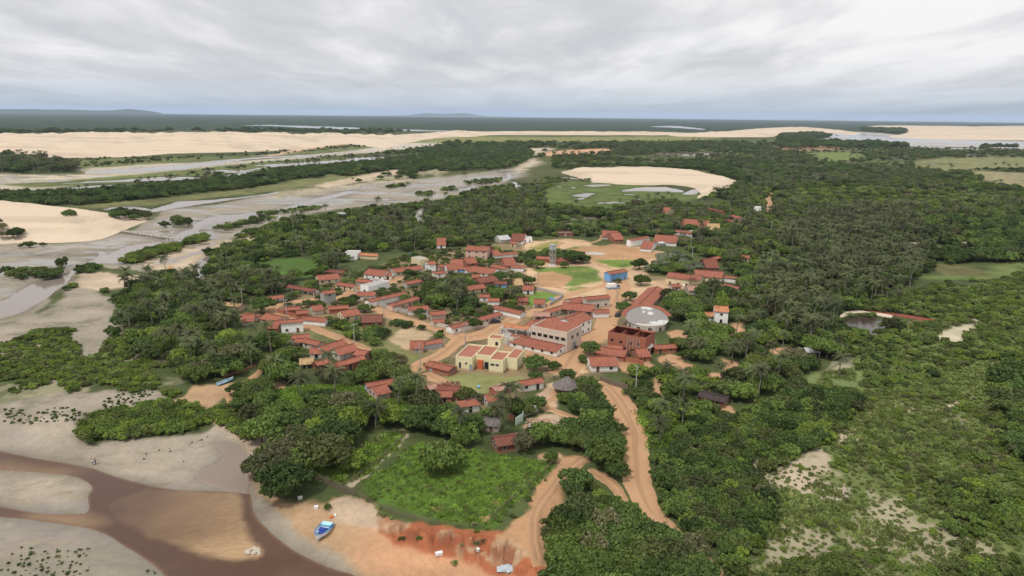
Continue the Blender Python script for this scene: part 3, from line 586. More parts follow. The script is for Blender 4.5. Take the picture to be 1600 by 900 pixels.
wst([(135, 270, 2), (200, 267, 3.0), (280, 262, 3.4), (340, 255, 2.6), (371, 250, 1.2)], 'lagoon'); wst([(290, 255, .6), (400, 247, 1.4), (480, 243, 1), (540, 237, .6)], 'lagoon')
wst([(317, 268, .6), (345, 267, 2.2), (380, 268, 2.4), (400, 264, 1), (455, 257, .8)], 'lagoon'); wst([(350, 275, 1), (385, 271, 2), (405, 266, 1.0)], 'lagoon')
wst([(400, 259, .8), (460, 257, 3), (530, 252, 2.0)], 'lagoon'); wst([(495, 256, .6), (560, 249, 2.8), (610, 246, 2), (658, 244, .6)], 'lagoon')
wst([(121, 311, .8), (140, 311, 3), (169, 308, .8)], 'lagoon'); wst([(228, 303, 1.4), (252, 299, .8)], 'lagoon'); wst([(58, 262, .8), (100, 261, 1.2), (130, 265, .6)], 'lagoon')
wst([(165, 327, 1.5), (200, 324, 3), (235, 328, 1.5)], 'lagoon'); wst([(238, 329, 3), (280, 320, 5), (330, 315, 2.6), (380, 309, 1), (435, 301, 1.4)], 'lagoon')
wst([(240, 314, .8), (258, 313, 1)], 'lagoon')
wst([(378, 196, .5), (400, 196, .9), (440, 197, .5)], 'far_lagoon'); wst([(410, 195.5, .8), (470, 198, 1.8), (540, 200.5, 2), (640, 203.5, 1.2), (746, 206, .6)], 'far_lagoon')
wst([(746, 205.4, .5), (850, 205.6, .8), (1036, 207.5, .5)], 'far_lagoon'); wst([(1016, 197.4, .8), (1060, 198.5, 1.8), (1100, 202, 1.2)], 'far_lagoon')
wst([(1240, 213, 1), (1290, 213, 3), (1330, 211, 2)], 'lagoon'); wst([(1283, 211, 1), (1330, 213, 5), (1400, 218, 4), (1480, 221, 3), (1640, 227, 4)], 'lagoon')
wst([(1390, 226, 1), (1480, 231, 1), (1540, 234, 1)], 'lagoon'); wst([(1430, 237, .8), (1470, 238, .9)], 'lagoon')
wst([(1030, 240, 1), (1080, 241, 3), (1131, 241, 1)], 'lagoon'); wst([(1085, 238, .8), (1118, 238, .8)], 'lagoon')
wst([(1195, 246, 1), (1215, 248, 2), (1225, 251, .8)], 'lagoon'); wst([(1262, 246, 1), (1278, 247, .8)], 'lagoon'); wst([(1335, 260, 1), (1352, 261, 2), (1366, 264, .8)], 'lagoon')
wst([(1205, 262, .6), (1232, 265, .6)], 'lagoon'); wst([(1270, 274, 1), (1295, 271, 2.6), (1326, 271, 1)], 'lagoon'); wst([(1250, 279, .6), (1300, 278, 1), (1338, 277, .6)], 'lagoon')
wst([(1262, 297, 1), (1272, 298, 2), (1283, 297, 1)], 'lagoon'); wst([(1398, 249, .8), (1415, 250, .8)], 'lagoon'); wst([(1475, 240, .8), (1560, 244, .8)], 'lagoon')
wst([(895, 306, 1), (912, 305, 3.6), (926, 302, 1)], 'lagoon'); wst([(896, 311, 1), (908, 310, 2)], 'lagoon'); wst([(912, 290, .8), (930, 290, 2), (954, 289, 1)], 'lagoon')
wst([(972, 298, 1), (1000, 296, 3.4), (1040, 296, 4), (1066, 299, 2)], 'lagoon'); wst([(974, 304, 1), (990, 304, .9)], 'lagoon')
wst([(1070, 303, 1.5), (1082, 300, 5), (1092, 298, 2)], 'lagoon'); wst([(932, 317, .8), (956, 316, 1), (982, 317, .8)], 'lagoon')
wst([(876, 349, .8), (894, 350, 1.6)], 'lagoon'); wst([(892, 341, 1), (905, 341, 3), (936, 340, 2.2), (940, 344, 1)], 'lagoon')
wst([(870, 276, .8), (905, 280, 1.2)], 'lagoon'); wst([(852, 285, .8), (862, 287, 1.6)], 'lagoon'); wst([(590, 351, .8), (612, 350, 3), (632, 348, 1.2)], 'lagoon')
wst([(546, 350, 2), (560, 352, 3)], 'lagoon')
for x, y, w_, h_ in ((856, 281, 5, 1.2), (874, 292, 4, 1), (893, 293, 5, 1.2), (888, 300, 3, .8), (845, 293, 5, 1.5), (930, 285, 12, 1.2), (948, 318, 8, 1), (975, 317, 7, 1), (1000, 311, 5, .8), (930, 354, 3, 1), (1062, 332, 4, 2), (1078, 338, 3, 2), (1098, 314, 6, 1.2), (806, 330, 4, 1),
                      (1395, 262, 6, 1), (1232, 243, 5, .8), (1190, 240, 6, .8), (1170, 236, 7, .8), (1420, 243, 8, .8), (1460, 256, 8, .8), (1235, 318, 4, 1), (1390, 340, 7, 1.3), (1422, 352, 4, 3), (1325, 283, 8, .8), (1180, 272, 5, .8), (700, 250, 9, 1), (735, 262, 6, .9), (650, 300, 9, 1.4), (605, 312, 8, 1.5), (580, 318, 7, 1.2), (502, 344, 6, 1.5), (480, 352, 5, 1)):
    wst([(x-w_, y+.3, h_*.3), (x-w_*.3, y-.3, h_), (x+w_*.4, y+.2, h_*.8), (x+w_, y-.2, h_*.3)], 'lagoon')
for cr in ([(792, 268), (796, 277), (782, 284), (760, 287), (736, 293), (728, 300)], [(697, 311), (672, 320), (656, 330), (652, 342), (656, 352)], [(800, 283), (808, 290), (806, 294)], [(560, 330), (590, 326), (608, 318)], [(530, 332), (540, 342), (530, 348)]):
    P = spline(cr, 4); sd = sdp(P, line=[7]*len(P)); WATSD = np.maximum(WATSD, sd); overlay('creek', sd, grey, .1, .35, attrs={'shallow': sd*0+.3})
# pond with a sandy rim on the right
cover_sand = sdp(cspline([(1312, 498), (1322, 488), (1340, 484), (1372, 487), (1396, 492), (1404, 498), (1394, 500), (1384, 497), (1370, 492), (1345, 489), (1330, 492), (1320, 496)], 3))
sandm = flat_mat('pale_sand', (0.54, 0.46, 0.36), .95, .1, .2, .5)
overlay('sand_bank', cover_sand, sandm, .12, .3); EXC = np.maximum(EXC, cover_sand)
water('pond', [(1308, 512), (1318, 500), (1330, 495), (1350, 493), (1370, 497), (1392, 503), (1398, 506), (1380, 514), (1366, 522), (1350, 525), (1338, 520), (1322, 518)], pondm)
wst([(1395, 502, 1.0), (1410, 501, 2.2), (1424, 504, 1)], 'pond', pondm)
redm = flat_mat('red_earth', (0.22, 0.065, 0.045), .95, .1, .3, .5)
for p in ([(1345, 486, 1.2), (1380, 488, 1.6), (1420, 494, 2.6), (1450, 499, 2), (1466, 500, .8)], [(1420, 503, 1.4), (1445, 501, 1.6), (1462, 501, .8)]):
    sd = sdp(strip(p)); overlay('earth_bank', sd, redm, .25, .3); EXC = np.maximum(EXC, sd)
sd = sdp(strip([(1458, 367, 1), (1475, 370, 3), (1500, 377, 2.6), (1530, 381, 2.2), (1560, 384, 1)])); overlay('sand_bank', sd, sandm, .12, .3); EXC = np.maximum(EXC, sd)
EXC = np.maximum(np.maximum(EXC, ROADSD), np.maximum(DUNESD, WATSD))
EXC2 = EXC.reshape(NR, NA)
ir = rad[::-1]
DZ2 = DUNEZ.reshape(NR, NA)
def dune_at(x, y):
    r = np.hypot(x, y); a = np.degrees(np.arctan2(x, y))
    return DZ2[NR-1-np.clip(np.searchsorted(ir, r), 0, NR-1), np.clip(np.searchsorted(azs, a), 0, NA-1)]
def exc_at(x, y):
    r = np.hypot(x, y); a = np.degrees(np.arctan2(x, y))
    i = NR-1-np.clip(np.searchsorted(ir, r), 0, NR-1); j = np.clip(np.searchsorted(azs, a), 0, NA-1)
    return EXC2[i, j]
TIDAL = np.maximum(np.maximum(sstep(0, 12, sdp(cspline(VALLEY))), sstep(0, 6, sdp([(-300, 650), (0, 652), (130, 662), (250, 686), (352, 664), (395, 700), (430, 790), (500, 860), (620, 1000), (-600, 1300)]))*.8),
    np.maximum(sstep(0, 20, sdp([(1288, 211), (1350, 206), (1420, 213), (1500, 218), (1640, 222), (1640, 234), (1500, 230), (1380, 226), (1300, 219)])), sstep(0, 10, sdp([(-60, 262), (0, 272), (130, 272), (135, 262), (300, 250), (420, 242), (540, 232), (660, 222), (700, 222), (640, 235), (560, 240), (430, 252), (300, 268), (200, 280), (100, 292), (-60, 300)]))))*(WEED < .3)
wetd = np.exp(-np.clip(-WATSD, 0, 400)/np.maximum(2.5, .012*GR))*(WATSD > -300)*.34          # wet margins
tex = fbm(GX*1.0+GY*.25, GY*2.2, .10, 91)*.5+fbm(GX, GY, .33, 92)*.3+fbm(GX, GY, .03, 93)*.2
COV = COV*((1-wetd)*(.66+.68*tex))[:, None]
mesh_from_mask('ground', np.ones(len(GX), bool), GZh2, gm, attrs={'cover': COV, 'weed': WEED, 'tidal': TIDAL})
# far hills on the horizon
hm = flat_mat('hill_forest', (0.045, 0.06, 0.04), .95, .1, .3, .002)
def hill(px0, px1, D, prof_h, seed):
    vs, fs = [], []; n = 60; m = 6
    for i in range(n+1):
        u = i/n; x, y = G0(px0+(px1-px0)*u, 300.0); dn = np.array([x, y])/math.hypot(x, y)
        for k in range(m+1):
            v = k/m; hgt = prof_h(u)*math.sin(math.pi*v)**.8*(0.85+0.3*float(fbm(np.array([i*.3]), np.array([k*.5]), 1., seed)[0]))
            p = dn*(D+v*D*.12); vs.append((p[0], p[1], -1+hgt))
    for i in range(n):
        for k in range(m): a = i*(m+1)+k; fs.append((a, a+m+1, a+m+2, a+1))
    me = bpy.data.meshes.new('hills'); me.from_pydata(vs, [], fs); me.materials.append(hm)
    for p in me.polygons: p.use_smooth = True
    o = bpy.data.objects.new('hills', me); sc.collection.objects.link(o); o['kind'] = 'structure'
hill(-80, 300, 24000, lambda u: 130*max(0, math.sin(math.pi*min(1, u*1.1)))**.4*(1-u*.25)+75*math.exp(-((u-.80)/.09)**2), 3)
hill(590, 800, 34000, lambda u: 120*math.exp(-((u-.5)/.25)**2)+70*math.exp(-((u-.66)/.07)**2)+40*math.exp(-((u-.36)/.06)**2), 4)
# ------------------------------------------------------------------ mesh builder
class MB:
    def __init__(s): s.v = []; s.f = []; s.m = []
    def quad(s, a, b, c, d, mi=0):
        n = len(s.v); s.v += [a, b, c, d]; s.f.append((n, n+1, n+2, n+3)); s.m.append(mi)
    def poly(s, pts, mi=0):
        n = len(s.v); s.v += list(pts); s.f.append(tuple(range(n, n+len(pts)))); s.m.append(mi)
    def box(s, x0, x1, y0, y1, z0, z1, mi=0):
        n = len(s.v); s.v += [(x0, y0, z0), (x1, y0, z0), (x1, y1, z0), (x0, y1, z0), (x0, y0, z1), (x1, y0, z1), (x1, y1, z1), (x0, y1, z1)]
        for f in ((0, 3, 2, 1), (4, 5, 6, 7), (0, 1, 5, 4), (1, 2, 6, 5), (2, 3, 7, 6), (3, 0, 4, 7)): s.f.append(tuple(n+i for i in f)); s.m.append(mi)
        return s
    def slab(s, pts, th, mi=0):
        """thick sheet: pts (ccw from above) extruded down by th"""
        n = len(s.v); k = len(pts); s.v += list(pts)+[(p[0], p[1], p[2]-th) for p in pts]
        s.f.append(tuple(n+i for i in range(k))); s.f.append(tuple(n+k+i for i in range(k))[::-1]); s.m += [mi, mi]
        for i in range(k): j = (i+1) % k; s.f.append((n+j, n+i, n+k+i, n+k+j)); s.m.append(mi)
        return s
    def tube(s, path, rads, sides=6, mi=0, cap=True):
        n = len(s.v); P = [Vector(p) for p in path]
        for i, p in enumerate(P):
            d = (P[min(i+1, len(P)-1)]-P[max(i-1, 0)]).normalized(); a = d.orthogonal().normalized(); c = d.cross(a)
            if i == 0: ref = a
            else: a = (ref-d*ref.dot(d)).normalized(); c = d.cross(a); ref = a
            for k in range(sides):
                t = 2*math.pi*k/sides; s.v.append(tuple(p+(a*math.cos(t)+c*math.sin(t))*rads[i]))
        for i in range(len(P)-1):
            for k in range(sides):
                k2 = (k+1) % sides; s.f.append((n+i*sides+k, n+i*sides+k2, n+(i+1)*sides+k2, n+(i+1)*sides+k)); s.m.append(mi)
        if cap: s.f.append(tuple(n+(len(P)-1)*sides+k for k in range(sides))); s.m.append(mi); s.f.append(tuple(n+k for k in range(sides))[::-1]); s.m.append(mi)
        return s
    def mesh(s, name, mats, smooth=False):
        me = bpy.data.meshes.new(name); me.from_pydata(s.v, [], s.f)
        for m in (mats if isinstance(mats, (list, tuple)) else [mats]): me.materials.append(m)
        me.polygons.foreach_set('material_index', s.m)
        if smooth: me.polygons.foreach_set('use_smooth', [True]*len(s.f))
        me.update(); return me
    def obj(s, name, mats, parent=None, smooth=False, loc=None):
        o = bpy.data.objects.new(name, s.mesh(name, mats, smooth)); sc.collection.objects.link(o)
        if parent is not None: o.parent = parent
        if loc is not None: o.location = loc
        return o
def tag(o, label, cat, group=None):
    o['label'] = label; o['category'] = cat
    if group: o['group'] = group
    return o
def empty(name, loc, rz=0.0, label='', cat='', group=None):
    o = bpy.data.objects.new(name, None); sc.collection.objects.link(o); o.location = loc; o.rotation_euler = (0, 0, rz)
    return tag(o, label, cat, group)
# ------------------------------------------------------------------ houses
PLAST = dict(w=(.84, .83, .80), c=(.66, .56, .36), g=(.40, .38, .35), p=(.60, .42, .34), e=(.52, .47, .40), b=(.17, .38, .68), n=(.52, .66, .54), u=(.42, .47, .54))
def wallmat(k): return paint_mat((.36, .135, .085), 'brick') if k == 'k' else paint_mat((.20, .075, .055), 'brick') if k == 'K' else paint_mat(PLAST[k])
VIEW = dict(A=(360, 360, 6.154), B=(600, 360, 6.154), C=(820, 340, 6.154), D=(360, 480, 6.154), E=(600, 480, 6.154), F=(820, 460, 6.154), G=(1000, 320, 6.154),
            H=(540, 560, 4.444), J=(1060, 420, 1.875), L=(0, 380, 4.0), S=(830, 560, 2.6475), N=(0, 0, 1.0))
OCC = []; FOOT = []          # footprints (centre, half sizes, yaw) kept clear of plants
def win(parent, name, x, y, z, w, h, ny, fr=True, axis='x', mat=None):
    """framed opening on a wall; ny = outward sign, axis = the wall's direction"""
    m = MB()
    def bx(u0, u1, z0, z1, d0, d1, mi):
        d0, d1 = sorted((ny*d0, ny*d1))
        if axis == 'x': m.box(x+u0, x+u1, y+d0, y+d1, z0, z1, mi)
        else: m.box(x+d0, x+d1, y+u0, y+u1, z0, z1, mi)
    bx(-w/2, w/2, z-h/2, z+h/2, -.02, .025, 0)
    o = m.obj(name, mat or DARK, parent)
    if fr:
        m = MB()
        for a in ((-w/2-.09, -w/2, z-h/2-.09, z+h/2+.09), (w/2, w/2+.09, z-h/2-.09, z+h/2+.09), (-w/2, w/2, z+h/2, z+h/2+.09), (-w/2, w/2, z-h/2-.09, z-h/2)): bx(*a, -.02, .07, 0)
        m.obj('frame', FRAME, o)
    return o
HN = [0]
def house(view, x1, y1, x2, y2, ex, ey, wh, wall, roof, label, porch=False, hip=False, cat='house', name='house', slope=20, floors=1, openw=False, lean=None, thick=.14):
    rg = random.Random(HN[0]*7+3); HN[0] += 1
    if wh < 3.5: wh *= .80
    ox, oy, s = VIEW[view]; p1 = (ox+x1/s, oy+y1/s); p2 = (ox+x2/s, oy+y2/s); e = (ox+ex/s, oy+ey/s)
    rise = 1.2; zb = 0.0
    for _ in range(8):
        a = G0(*p1, zb+wh+rise); b_ = G0(*p2, zb+wh+rise); c = G0(*e, zb+wh)
        mid = (a+b_)/2; d = b_-a; L = float(np.hypot(*d)); d = d/max(L, 1e-6); nrm = np.array([-d[1], d[0]])
        hw = float((c-mid)@nrm); sgn = 1 if hw > 0 else -1; hw = min(max(abs(hw)*(1.40 if wh < 3.5 else 1.08), 2.2), 9.0); rise = hw*math.tan(math.radians(slope))
    L = min(max(L*(1.30 if wh < 3.5 and L < 16 else 1.12), 4.5), 40.0)
    if sgn > 0: d = -d                                   # local -Y is the side we see
    yaw = math.atan2(d[1], d[0])
    root = empty(name, (mid[0], mid[1], zb), yaw, label, cat)
    FOOT.append((mid[0], mid[1], L/2, hw, yaw)); OCC.append([(mid[0]+d[0]*u*L-nn_[0]*hw*v, mid[1]+d[1]*u*L-nn_[1]*hw*v, wh*.7+rise*.4*(1-v)) for u in (-.42, -.15, .15, .42) for v in (.1, .9) for nn_ in [(-d[1], d[0])]])
    tocam = -mid; cx = float(tocam@d); rx = 1 if cx > 0 else -1     # which gable faces the camera
    oh = .45; hL = L/2-oh*.6; hy = hw-oh; zr = wh+rise-.16; y0 = -hy+(1.7 if porch else 0)
    def zroof(y): return wh+rise*(1-abs(y)/hw)-.16
    m = MB()
    # wall shell: gable prism
    A = [(-hL, y0, 0), (-hL, hy, 0), (-hL, hy, zroof(hy)), (-hL, 0, zr), (-hL, y0, zroof(y0))]
    if hip: A = [(-hL, y0, 0), (-hL, hy, 0), (-hL, hy, wh-.05), (-hL, y0, wh-.05)]
    B = [(-p[0], p[1], p[2]) for p in A]
    if openw:
        for sx in (-hL, 0, hL):
            for sy in (-hy, hy): MB().box(sx-.15, sx+.15, sy-.15, sy+.15, 0, zroof(sy)).obj('post', wallmat(wall), root)
        m.box(-hL, hL, hy-.35, hy-.16, 0, zroof(hy)*.55)
    else:
        m.poly(A[::-1] if not hip else A[::-1]); m.poly(B)
        for i in range(len(A)):
            j = (i+1) % len(A); m.quad(A[i], A[j], B[j], B[i])
    wo = m.obj('wall', wallmat(wall), root)
    # roof
    m = MB(); z_e = wh-rise*0.0; k = 1.0
    nseg = max(2, int(L/2.2)); sag = lambda u: -.10*math.sin(math.pi*u)*rg.uniform(.5, 1.2)
    if hip:
        hx = max(L/2-hw*.9, .3); R1, R2 = (-hx, 0, wh+rise), (hx, 0, wh+rise)
        c0, c1, c2, c3 = (-L/2, -hw, wh), (L/2, -hw, wh), (L/2, hw, wh), (-L/2, hw, wh)
        for q in ((c0, c1, R2, R1), (c1, c2, R2), (c2, c3, R1, R2), (c3, c0, R1)): m.slab(list(q), thick)
    else:
        zs = [sag(i/nseg) if 0 < i < nseg else 0 for i in range(nseg+1)]
        for i in range(nseg):
            xa, xb = -L/2+L*i/nseg, -L/2+L*(i+1)/nseg; za, zb2 = zs[i], zs[i+1]
            m.slab([(xa, -hw, wh+za*.6), (xb, -hw, wh+zb2*.6), (xb, 0, wh+rise+za*0+zb2), (xa, 0, wh+rise+za)], thick)
            m.slab([(xa, 0, wh+rise+za), (xb, 0, wh+rise+zb2), (xb, hw, wh+zb2*.6), (xa, hw, wh+za*.6)], thick)
    ro = m.obj('roof', ROOFS[roof], root)
    if not hip:
        MB().tube([(-L/2-.02, 0, wh+rise+.03), (-L/4, 0, wh+rise+.02+sag(.25)*.4), (L/4, 0, wh+rise+.02+sag(.75)*.4), (L/2+.02, 0, wh+rise+.03)], [.16]*4, 6).obj('ridge_tiles', ROOFS['d' if roof in 'od' else roof], ro)
    else:
        MB().tube([(-hx, 0, wh+rise+.02), (hx, 0, wh+rise+.02)], [.16]*2, 6).obj('ridge_tiles', ROOFS['d' if roof in 'od' else roof], ro)
    if porch or openw:
        n = max(2, int(L/3)+1)
        if porch:
            for i in range(n):
                x = -hL+2*hL*i/(n-1); MB().box(x-.12, x+.12, -hy-.05, -hy+.19, 0, zroof(hy)-.02).obj('porch_post', wallmat(wall), root)
    if not openw:
        for fl in range(floors):
            zf = fl*(wh/floors); hh = min(wh/floors, 3.0)
            n = max(1, int(L/3.4)); dpos = rg.randrange(n)
            for i in range(n):
                x = -hL+2*hL*(i+.5)/n
                if fl == 0 and i == dpos:
                    win(root, 'door', x, y0, zf+.97, .9, 1.9, -1, mat=rg.choice((DOORB, DOORG, DARK, DARK, DOORB, DOORG)))
                else: win(root, 'window', x, y0, zf+1.35, .9, .85, -1)
            gx = rx*hL
            for yy in ((y0+hy)/2-hy*.35, (y0+hy)/2+hy*.35):
                if hy > 2.2: win(root, 'window', gx, yy, zf+1.5, .85, .9, rx, axis='y')
    if lean and not openw:
        dpt = lean; m = MB()
        m.slab([(-L/2, -hw-dpt, wh-dpt*.33-.12), (L/2*.6, -hw-dpt, wh-dpt*.33-.12), (L/2*.6, -hw+.1, wh-.16), (-L/2, -hw+.1, wh-.16)], .1); m.obj('porch_roof', ROOFS[roof], root)
        for i in range(4):
            x = -L/2+.4+(L*.8-.8)*i/3; MB().box(x-.1, x+.1, -hw-dpt+.2, -hw-dpt+.4, 0, wh-dpt*.33-.22).obj('porch_post', wallmat(wall), root)
    return root
def flatb(view, x1, y1, x2, y2, depth, h, wall, label, parapet=.7, roof=None, floors=1, cat='building', name='flat_roofed_building', nwin=None, door=True):
    """flat roofed block; the two pixels are the foot of the wall that faces the camera, left to right"""
    ox, oy, s = VIEW[view]; a = GZ(ox+x1/s, oy+y1/s)[0]; b_ = GZ(ox+x2/s, oy+y2/s)[0]
    d = (b_-a)[:2]; L = float(np.hypot(*d)); d /= L; n = np.array([-d[1], d[0]]); mid = (a[:2]+b_[:2])/2+n*depth/2
    yaw = math.atan2(d[1], d[0]); root = empty(name, (mid[0], mid[1], float(min(a[2], b_[2]))), yaw, label, cat)
    FOOT.append((mid[0], mid[1], L/2, depth/2, yaw)); hx, hy = L/2, depth/2; t = .18
    m = MB(); m.box(-hx, hx, -hy, hy, 0, h-parapet)
    for q in ((-hx, hx, -hy, -hy+t), (-hx, hx, hy-t, hy), (-hx, -hx+t, -hy+t, hy-t), (hx-t, hx, -hy+t, hy-t)): m.box(*q, h-parapet, h)
    m.obj('wall', wallmat(wall), root)
    MB().box(-hx+t+.01, hx-t-.01, -hy+t+.01, hy-t-.01, h-parapet-.05, h-parapet+.06).obj('roof', roof or CONC, root)
    tocam = -mid; rx = 1 if float(tocam@d) > 0 else -1
    nw = nwin if nwin is not None else max(1, int(L/3.2))
    for fl in range(floors):
        z = fl*(h-parapet)/floors
        for i in range(nw):
            x = -hx+L*(i+.5)/nw
            if fl == 0 and door and i == nw//2: win(root, 'door', x, -hy, z+1.05, .95, 2.1, -1, mat=DOORG)
            else: win(root, 'window', x, -hy, z+1.55, 1.1, .9, -1)
        win(root, 'window', rx*hx, 0, z+1.55, 1.0, .9, rx, axis='y')
    return root
H = house
# -- left quarter
H('L', 1410, 332, 1495, 342, 1432, 380, 2.8, 'p', 'y', 'small house with straw-yellow roof and pink wall, standing alone at the village\'s left edge')
H('A', 300, 590, 475, 568, 500, 643, 2.8, 'w', 'o', 'long orange-roofed house with white walls beside the curved lane at the village\'s left edge', porch=True)
H('A', 590, 503, 795, 538, 690, 562, 2.3, 'w', 'd', 'low dark-tiled house with white porch columns behind a hedge near the grey block house', porch=True)
H('A', 850, 437, 1010, 422, 940, 468, 2.8, 'c', 'o', 'cream house with a small orange roof and dark windows at the village\'s back left')
H('A', 955, 350, 1085, 362, 1020, 390, 2.4, 'K', 'd', 'open dark brick shelter under a rust-red roof behind the cream house', openw=True)
H('A', 1050, 450, 1185, 468, 1130, 528, 2.8, 'c', 'o', 'orange-roofed house with cream end wall at the dusty junction behind the white warehouse')
H('A', 1235, 418, 1345, 430, 1290, 482, 2.6, 'g', 'o', 'orange-roofed grey house between the dusty junction and a dark round tree')
H('A', 1350, 388, 1500, 405, 1430, 430, 3, 'w', 'o', 'orange-roofed house with white gable, farthest back along the dusty junction')
H('A', 880, 568, 990, 550, 960, 600, 4.8, 'g', 'o', 'two-storey unfinished grey block house with a small orange roof', floors=2)
H('A', 1240, 545, 1375, 545, 1290, 602, 2.6, 'w', 'o', 'low orange-roofed house joined to the left of the plain white warehouse wall')
flatb('A', 1330, 618, 1530, 562, 5, 3.8, 'w', 'white windowless warehouse block beside the long white house', parapet=.3, nwin=1)
H('N', 580, 460, 626, 450, 610, 462, 3.4, 'w', 'o', 'long white house with a plain wall and red-orange roof beside the white warehouse')
H('A', 1245, 195, 1400, 205, 1310, 232, 3, 'c', 'l', 'pale orange roofed house standing in the palms far behind the village', porch=True)
flatb('A', 1088, 285, 1215, 288, 9, 4, 'w', 'flat-roofed white concrete house with open front among the palms behind the village')
H('A', 520, 683, 650, 675, 590, 744, 2.6, 'k', 'o', 'brick house with wide orange roof on the inside of the curved lane')
H('A', 640, 735, 730, 728, 670, 780, 2.5, 'k', 'o', 'small brick annex in front of the house inside the curved lane')
H('A', 790, 680, 855, 672, 812, 735, 2.6, 'e', 'o', 'small orange-roofed house just below the two-storey grey house')
H('A', 960, 688, 1110, 678, 1000, 740, 2.8, 'k', 'o', 'brick-walled house under orange tiles facing the street, right of the two-storey grey house')
H('A', 1070, 730, 1200, 712, 1150, 816, 2.8, 'c', 'o', 'broad orange roof on cream walls beside the roofless brick shell')
H('A', 720, 770, 905, 785, 800, 842, 2.8, 'w', 'o', 'orange-roofed house with a dark red porch and a white end, beside the left lane', porch=True)
H('A', 1290, 800, 1440, 797, 1380, 872, 2.6, 'K', 'd', 'dark brick barn with a blackened tile roof beside the main street', slope=12)
H('D', 130, 15, 250, 30, 180, 76, 2.6, 'p', 'o', 'pink house with a square orange roof, nearest the trees at the left', hip=True)
H('D', 145, 85, 215, 82, 175, 128, 2.4, 'p', 'o', 'small orange roof below the pink house at the left edge of the village')
H('D', 365, 72, 485, 98, 410, 128, 2.6, 'p', 'o', 'orange-roofed pink house at the left of the two-storey white house')
H('D', 400, 150, 470, 152, 425, 195, 2.4, 'k', 'o', 'brick outbuilding left of the white house with two dark upper openings')
H('D', 490, 122, 690, 108, 575, 150, 4.2, 'w', 'o', 'narrow white house with two dark openings under a thin orange roof')
H('D', 600, 205, 740, 195, 650, 282, 2.8, 'w', 'o', 'wide low red-orange roof behind the beige gabled wall')
H('D', 735, 235, 850, 262, 690, 325, 2.9, 'e', 'o', 'orange-roofed house with a long bare beige wall facing the trees')
H('D', 655, 297, 720, 302, 690, 332, 2.3, 'K', 'o', 'tiny tiled porch shed at the corner of the beige-walled house', openw=True, cat='shed', name='shed')
H('D', 800, 398, 860, 395, 822, 440, 2.3, 'w', 'o', 'small tiled annex at the left end of the three long roofs')
H('D', 880, 388, 1060, 334, 1030, 398, 2.8, 'e', 'o', 'upper of the three long parallel orange roofs beside the left lane')
H('D', 1010, 412, 1160, 370, 1130, 430, 2.8, 'e', 'o', 'middle of the three long parallel orange roofs beside the left lane')
H('D', 1000, 480, 1235, 415, 1120, 532, 3, 'k', 'o', 'lower and largest of the three long parallel orange roofs beside the left lane')
H('D', 1240, 412, 1310, 425, 1290, 468, 2.8, 'k', 'o', 'short orange roof at the street end of the three long roofs')
H('D', 820, 520, 925, 495, 852, 552, 2.5, 'K', 'o', 'brick house with shaded veranda below the three long roofs', porch=True)
H('D', 700, 500, 760, 495, 740, 540, 2, 'g', 'y', 'small straw-coloured lean-to in the trees below the three long roofs', openw=True, cat='shed', name='shed')
H('D', 1330, 678, 1540, 642, 1430, 742, 2.8, 'u', 'o', 'bright orange-roofed house with a bluish open front among palms near the lush grass', porch=True)
H('D', 1370, 777, 1480, 752, 1412, 834, 2.5, 'p', 'o', 'small lower orange roof attached below the house with the bluish front')
# -- centre back
H('B', 520, 105, 590, 105, 560, 136, 2.8, 'w', 'o', 'lone small white house with an orange roof in the woods behind the village')
flatb('B', 345, 370, 430, 358, 9, 5, 'c', 'tall plain cream block joined to the left of a small orange roof', parapet=.3, nwin=1)
H('B', 412, 262, 478, 256, 455, 303, 4.2, 'w', 'o', 'two-storey white house with orange roof right of the tall cream block', floors=2)
H('B', 520, 290, 620, 276, 560, 340, 2.8, 'p', 'o', 'red-orange roof in the row right of the tall cream block, beside a small tree')
H('B', 650, 270, 740, 268, 700, 306, 2.9, 'c', 'o', 'cream house with square orange roof at the right end of the cream block\'s row')
H('B', 780, 285, 860, 280, 820, 312, 2.6, 'k', 'o', 'low brick-red building between the cream house and the long brick hall')
H('B', 810, 162, 1000, 170, 880, 192, 5.0, 'p', 'o', 'tall terracotta-coloured hall with long orange roof at the back of the village', floors=2)
H('B', 970, 165, 1020, 170, 990, 196, 3.6, 'k', 'o', 'short orange roof joined to the right of the tall terracotta hall')
H('B', 1050, 172, 1115, 170, 1085, 206, 2.8, 'w', 'o', 'small hipped orange roof right of the terracotta hall', hip=True)
H('B', 1145, 178, 1265, 172, 1200, 219, 2.8, 'w', 'o', 'orange-roofed house with white shaded porch at the back right of the village', porch=True)
H('B', 1150, 255, 1232, 252, 1190, 290, 2.7, 'k', 'o', 'red brick house standing between the back row and the dark round trees')
H('B', 1060, 284, 1175, 305, 1090, 342, 3, 'e', 'o', 'wide double-pitched orange roof left of the white house with arched porch')
H('B', 1235, 300, 1335, 305, 1290, 350, 3, 'w', 'o', 'white house with square orange roof beside the dark round tree near the earth field', porch=True)
H('B', 785, 332, 900, 324, 850, 374, 2.8, 'w', 'o', 'orange-roofed white house just above the blue-fronted house')
H('B', 715, 345, 865, 356, 790, 374, 2.6, 'b', 'o', 'mid-village house with a bright blue front wall under an orange roof')
H('B', 880, 365, 1060, 385, 960, 406, 2.8, 'w', 'o', 'long white row house right of the blue-fronted house')
H('B', 480, 370, 570, 365, 520, 412, 2.8, 'w', 'o', 'orange-roofed house with pale wall left of the blue-fronted house')
H('B', 600, 346, 680, 342, 645, 374, 2.8, 'w', 'o', 'orange roof between the cream block\'s row and the blue-fronted house')
H('B', 105, 375, 315, 350, 220, 388, 2.6, 'n', 'o', 'long house with pale green walls at the dusty junction')
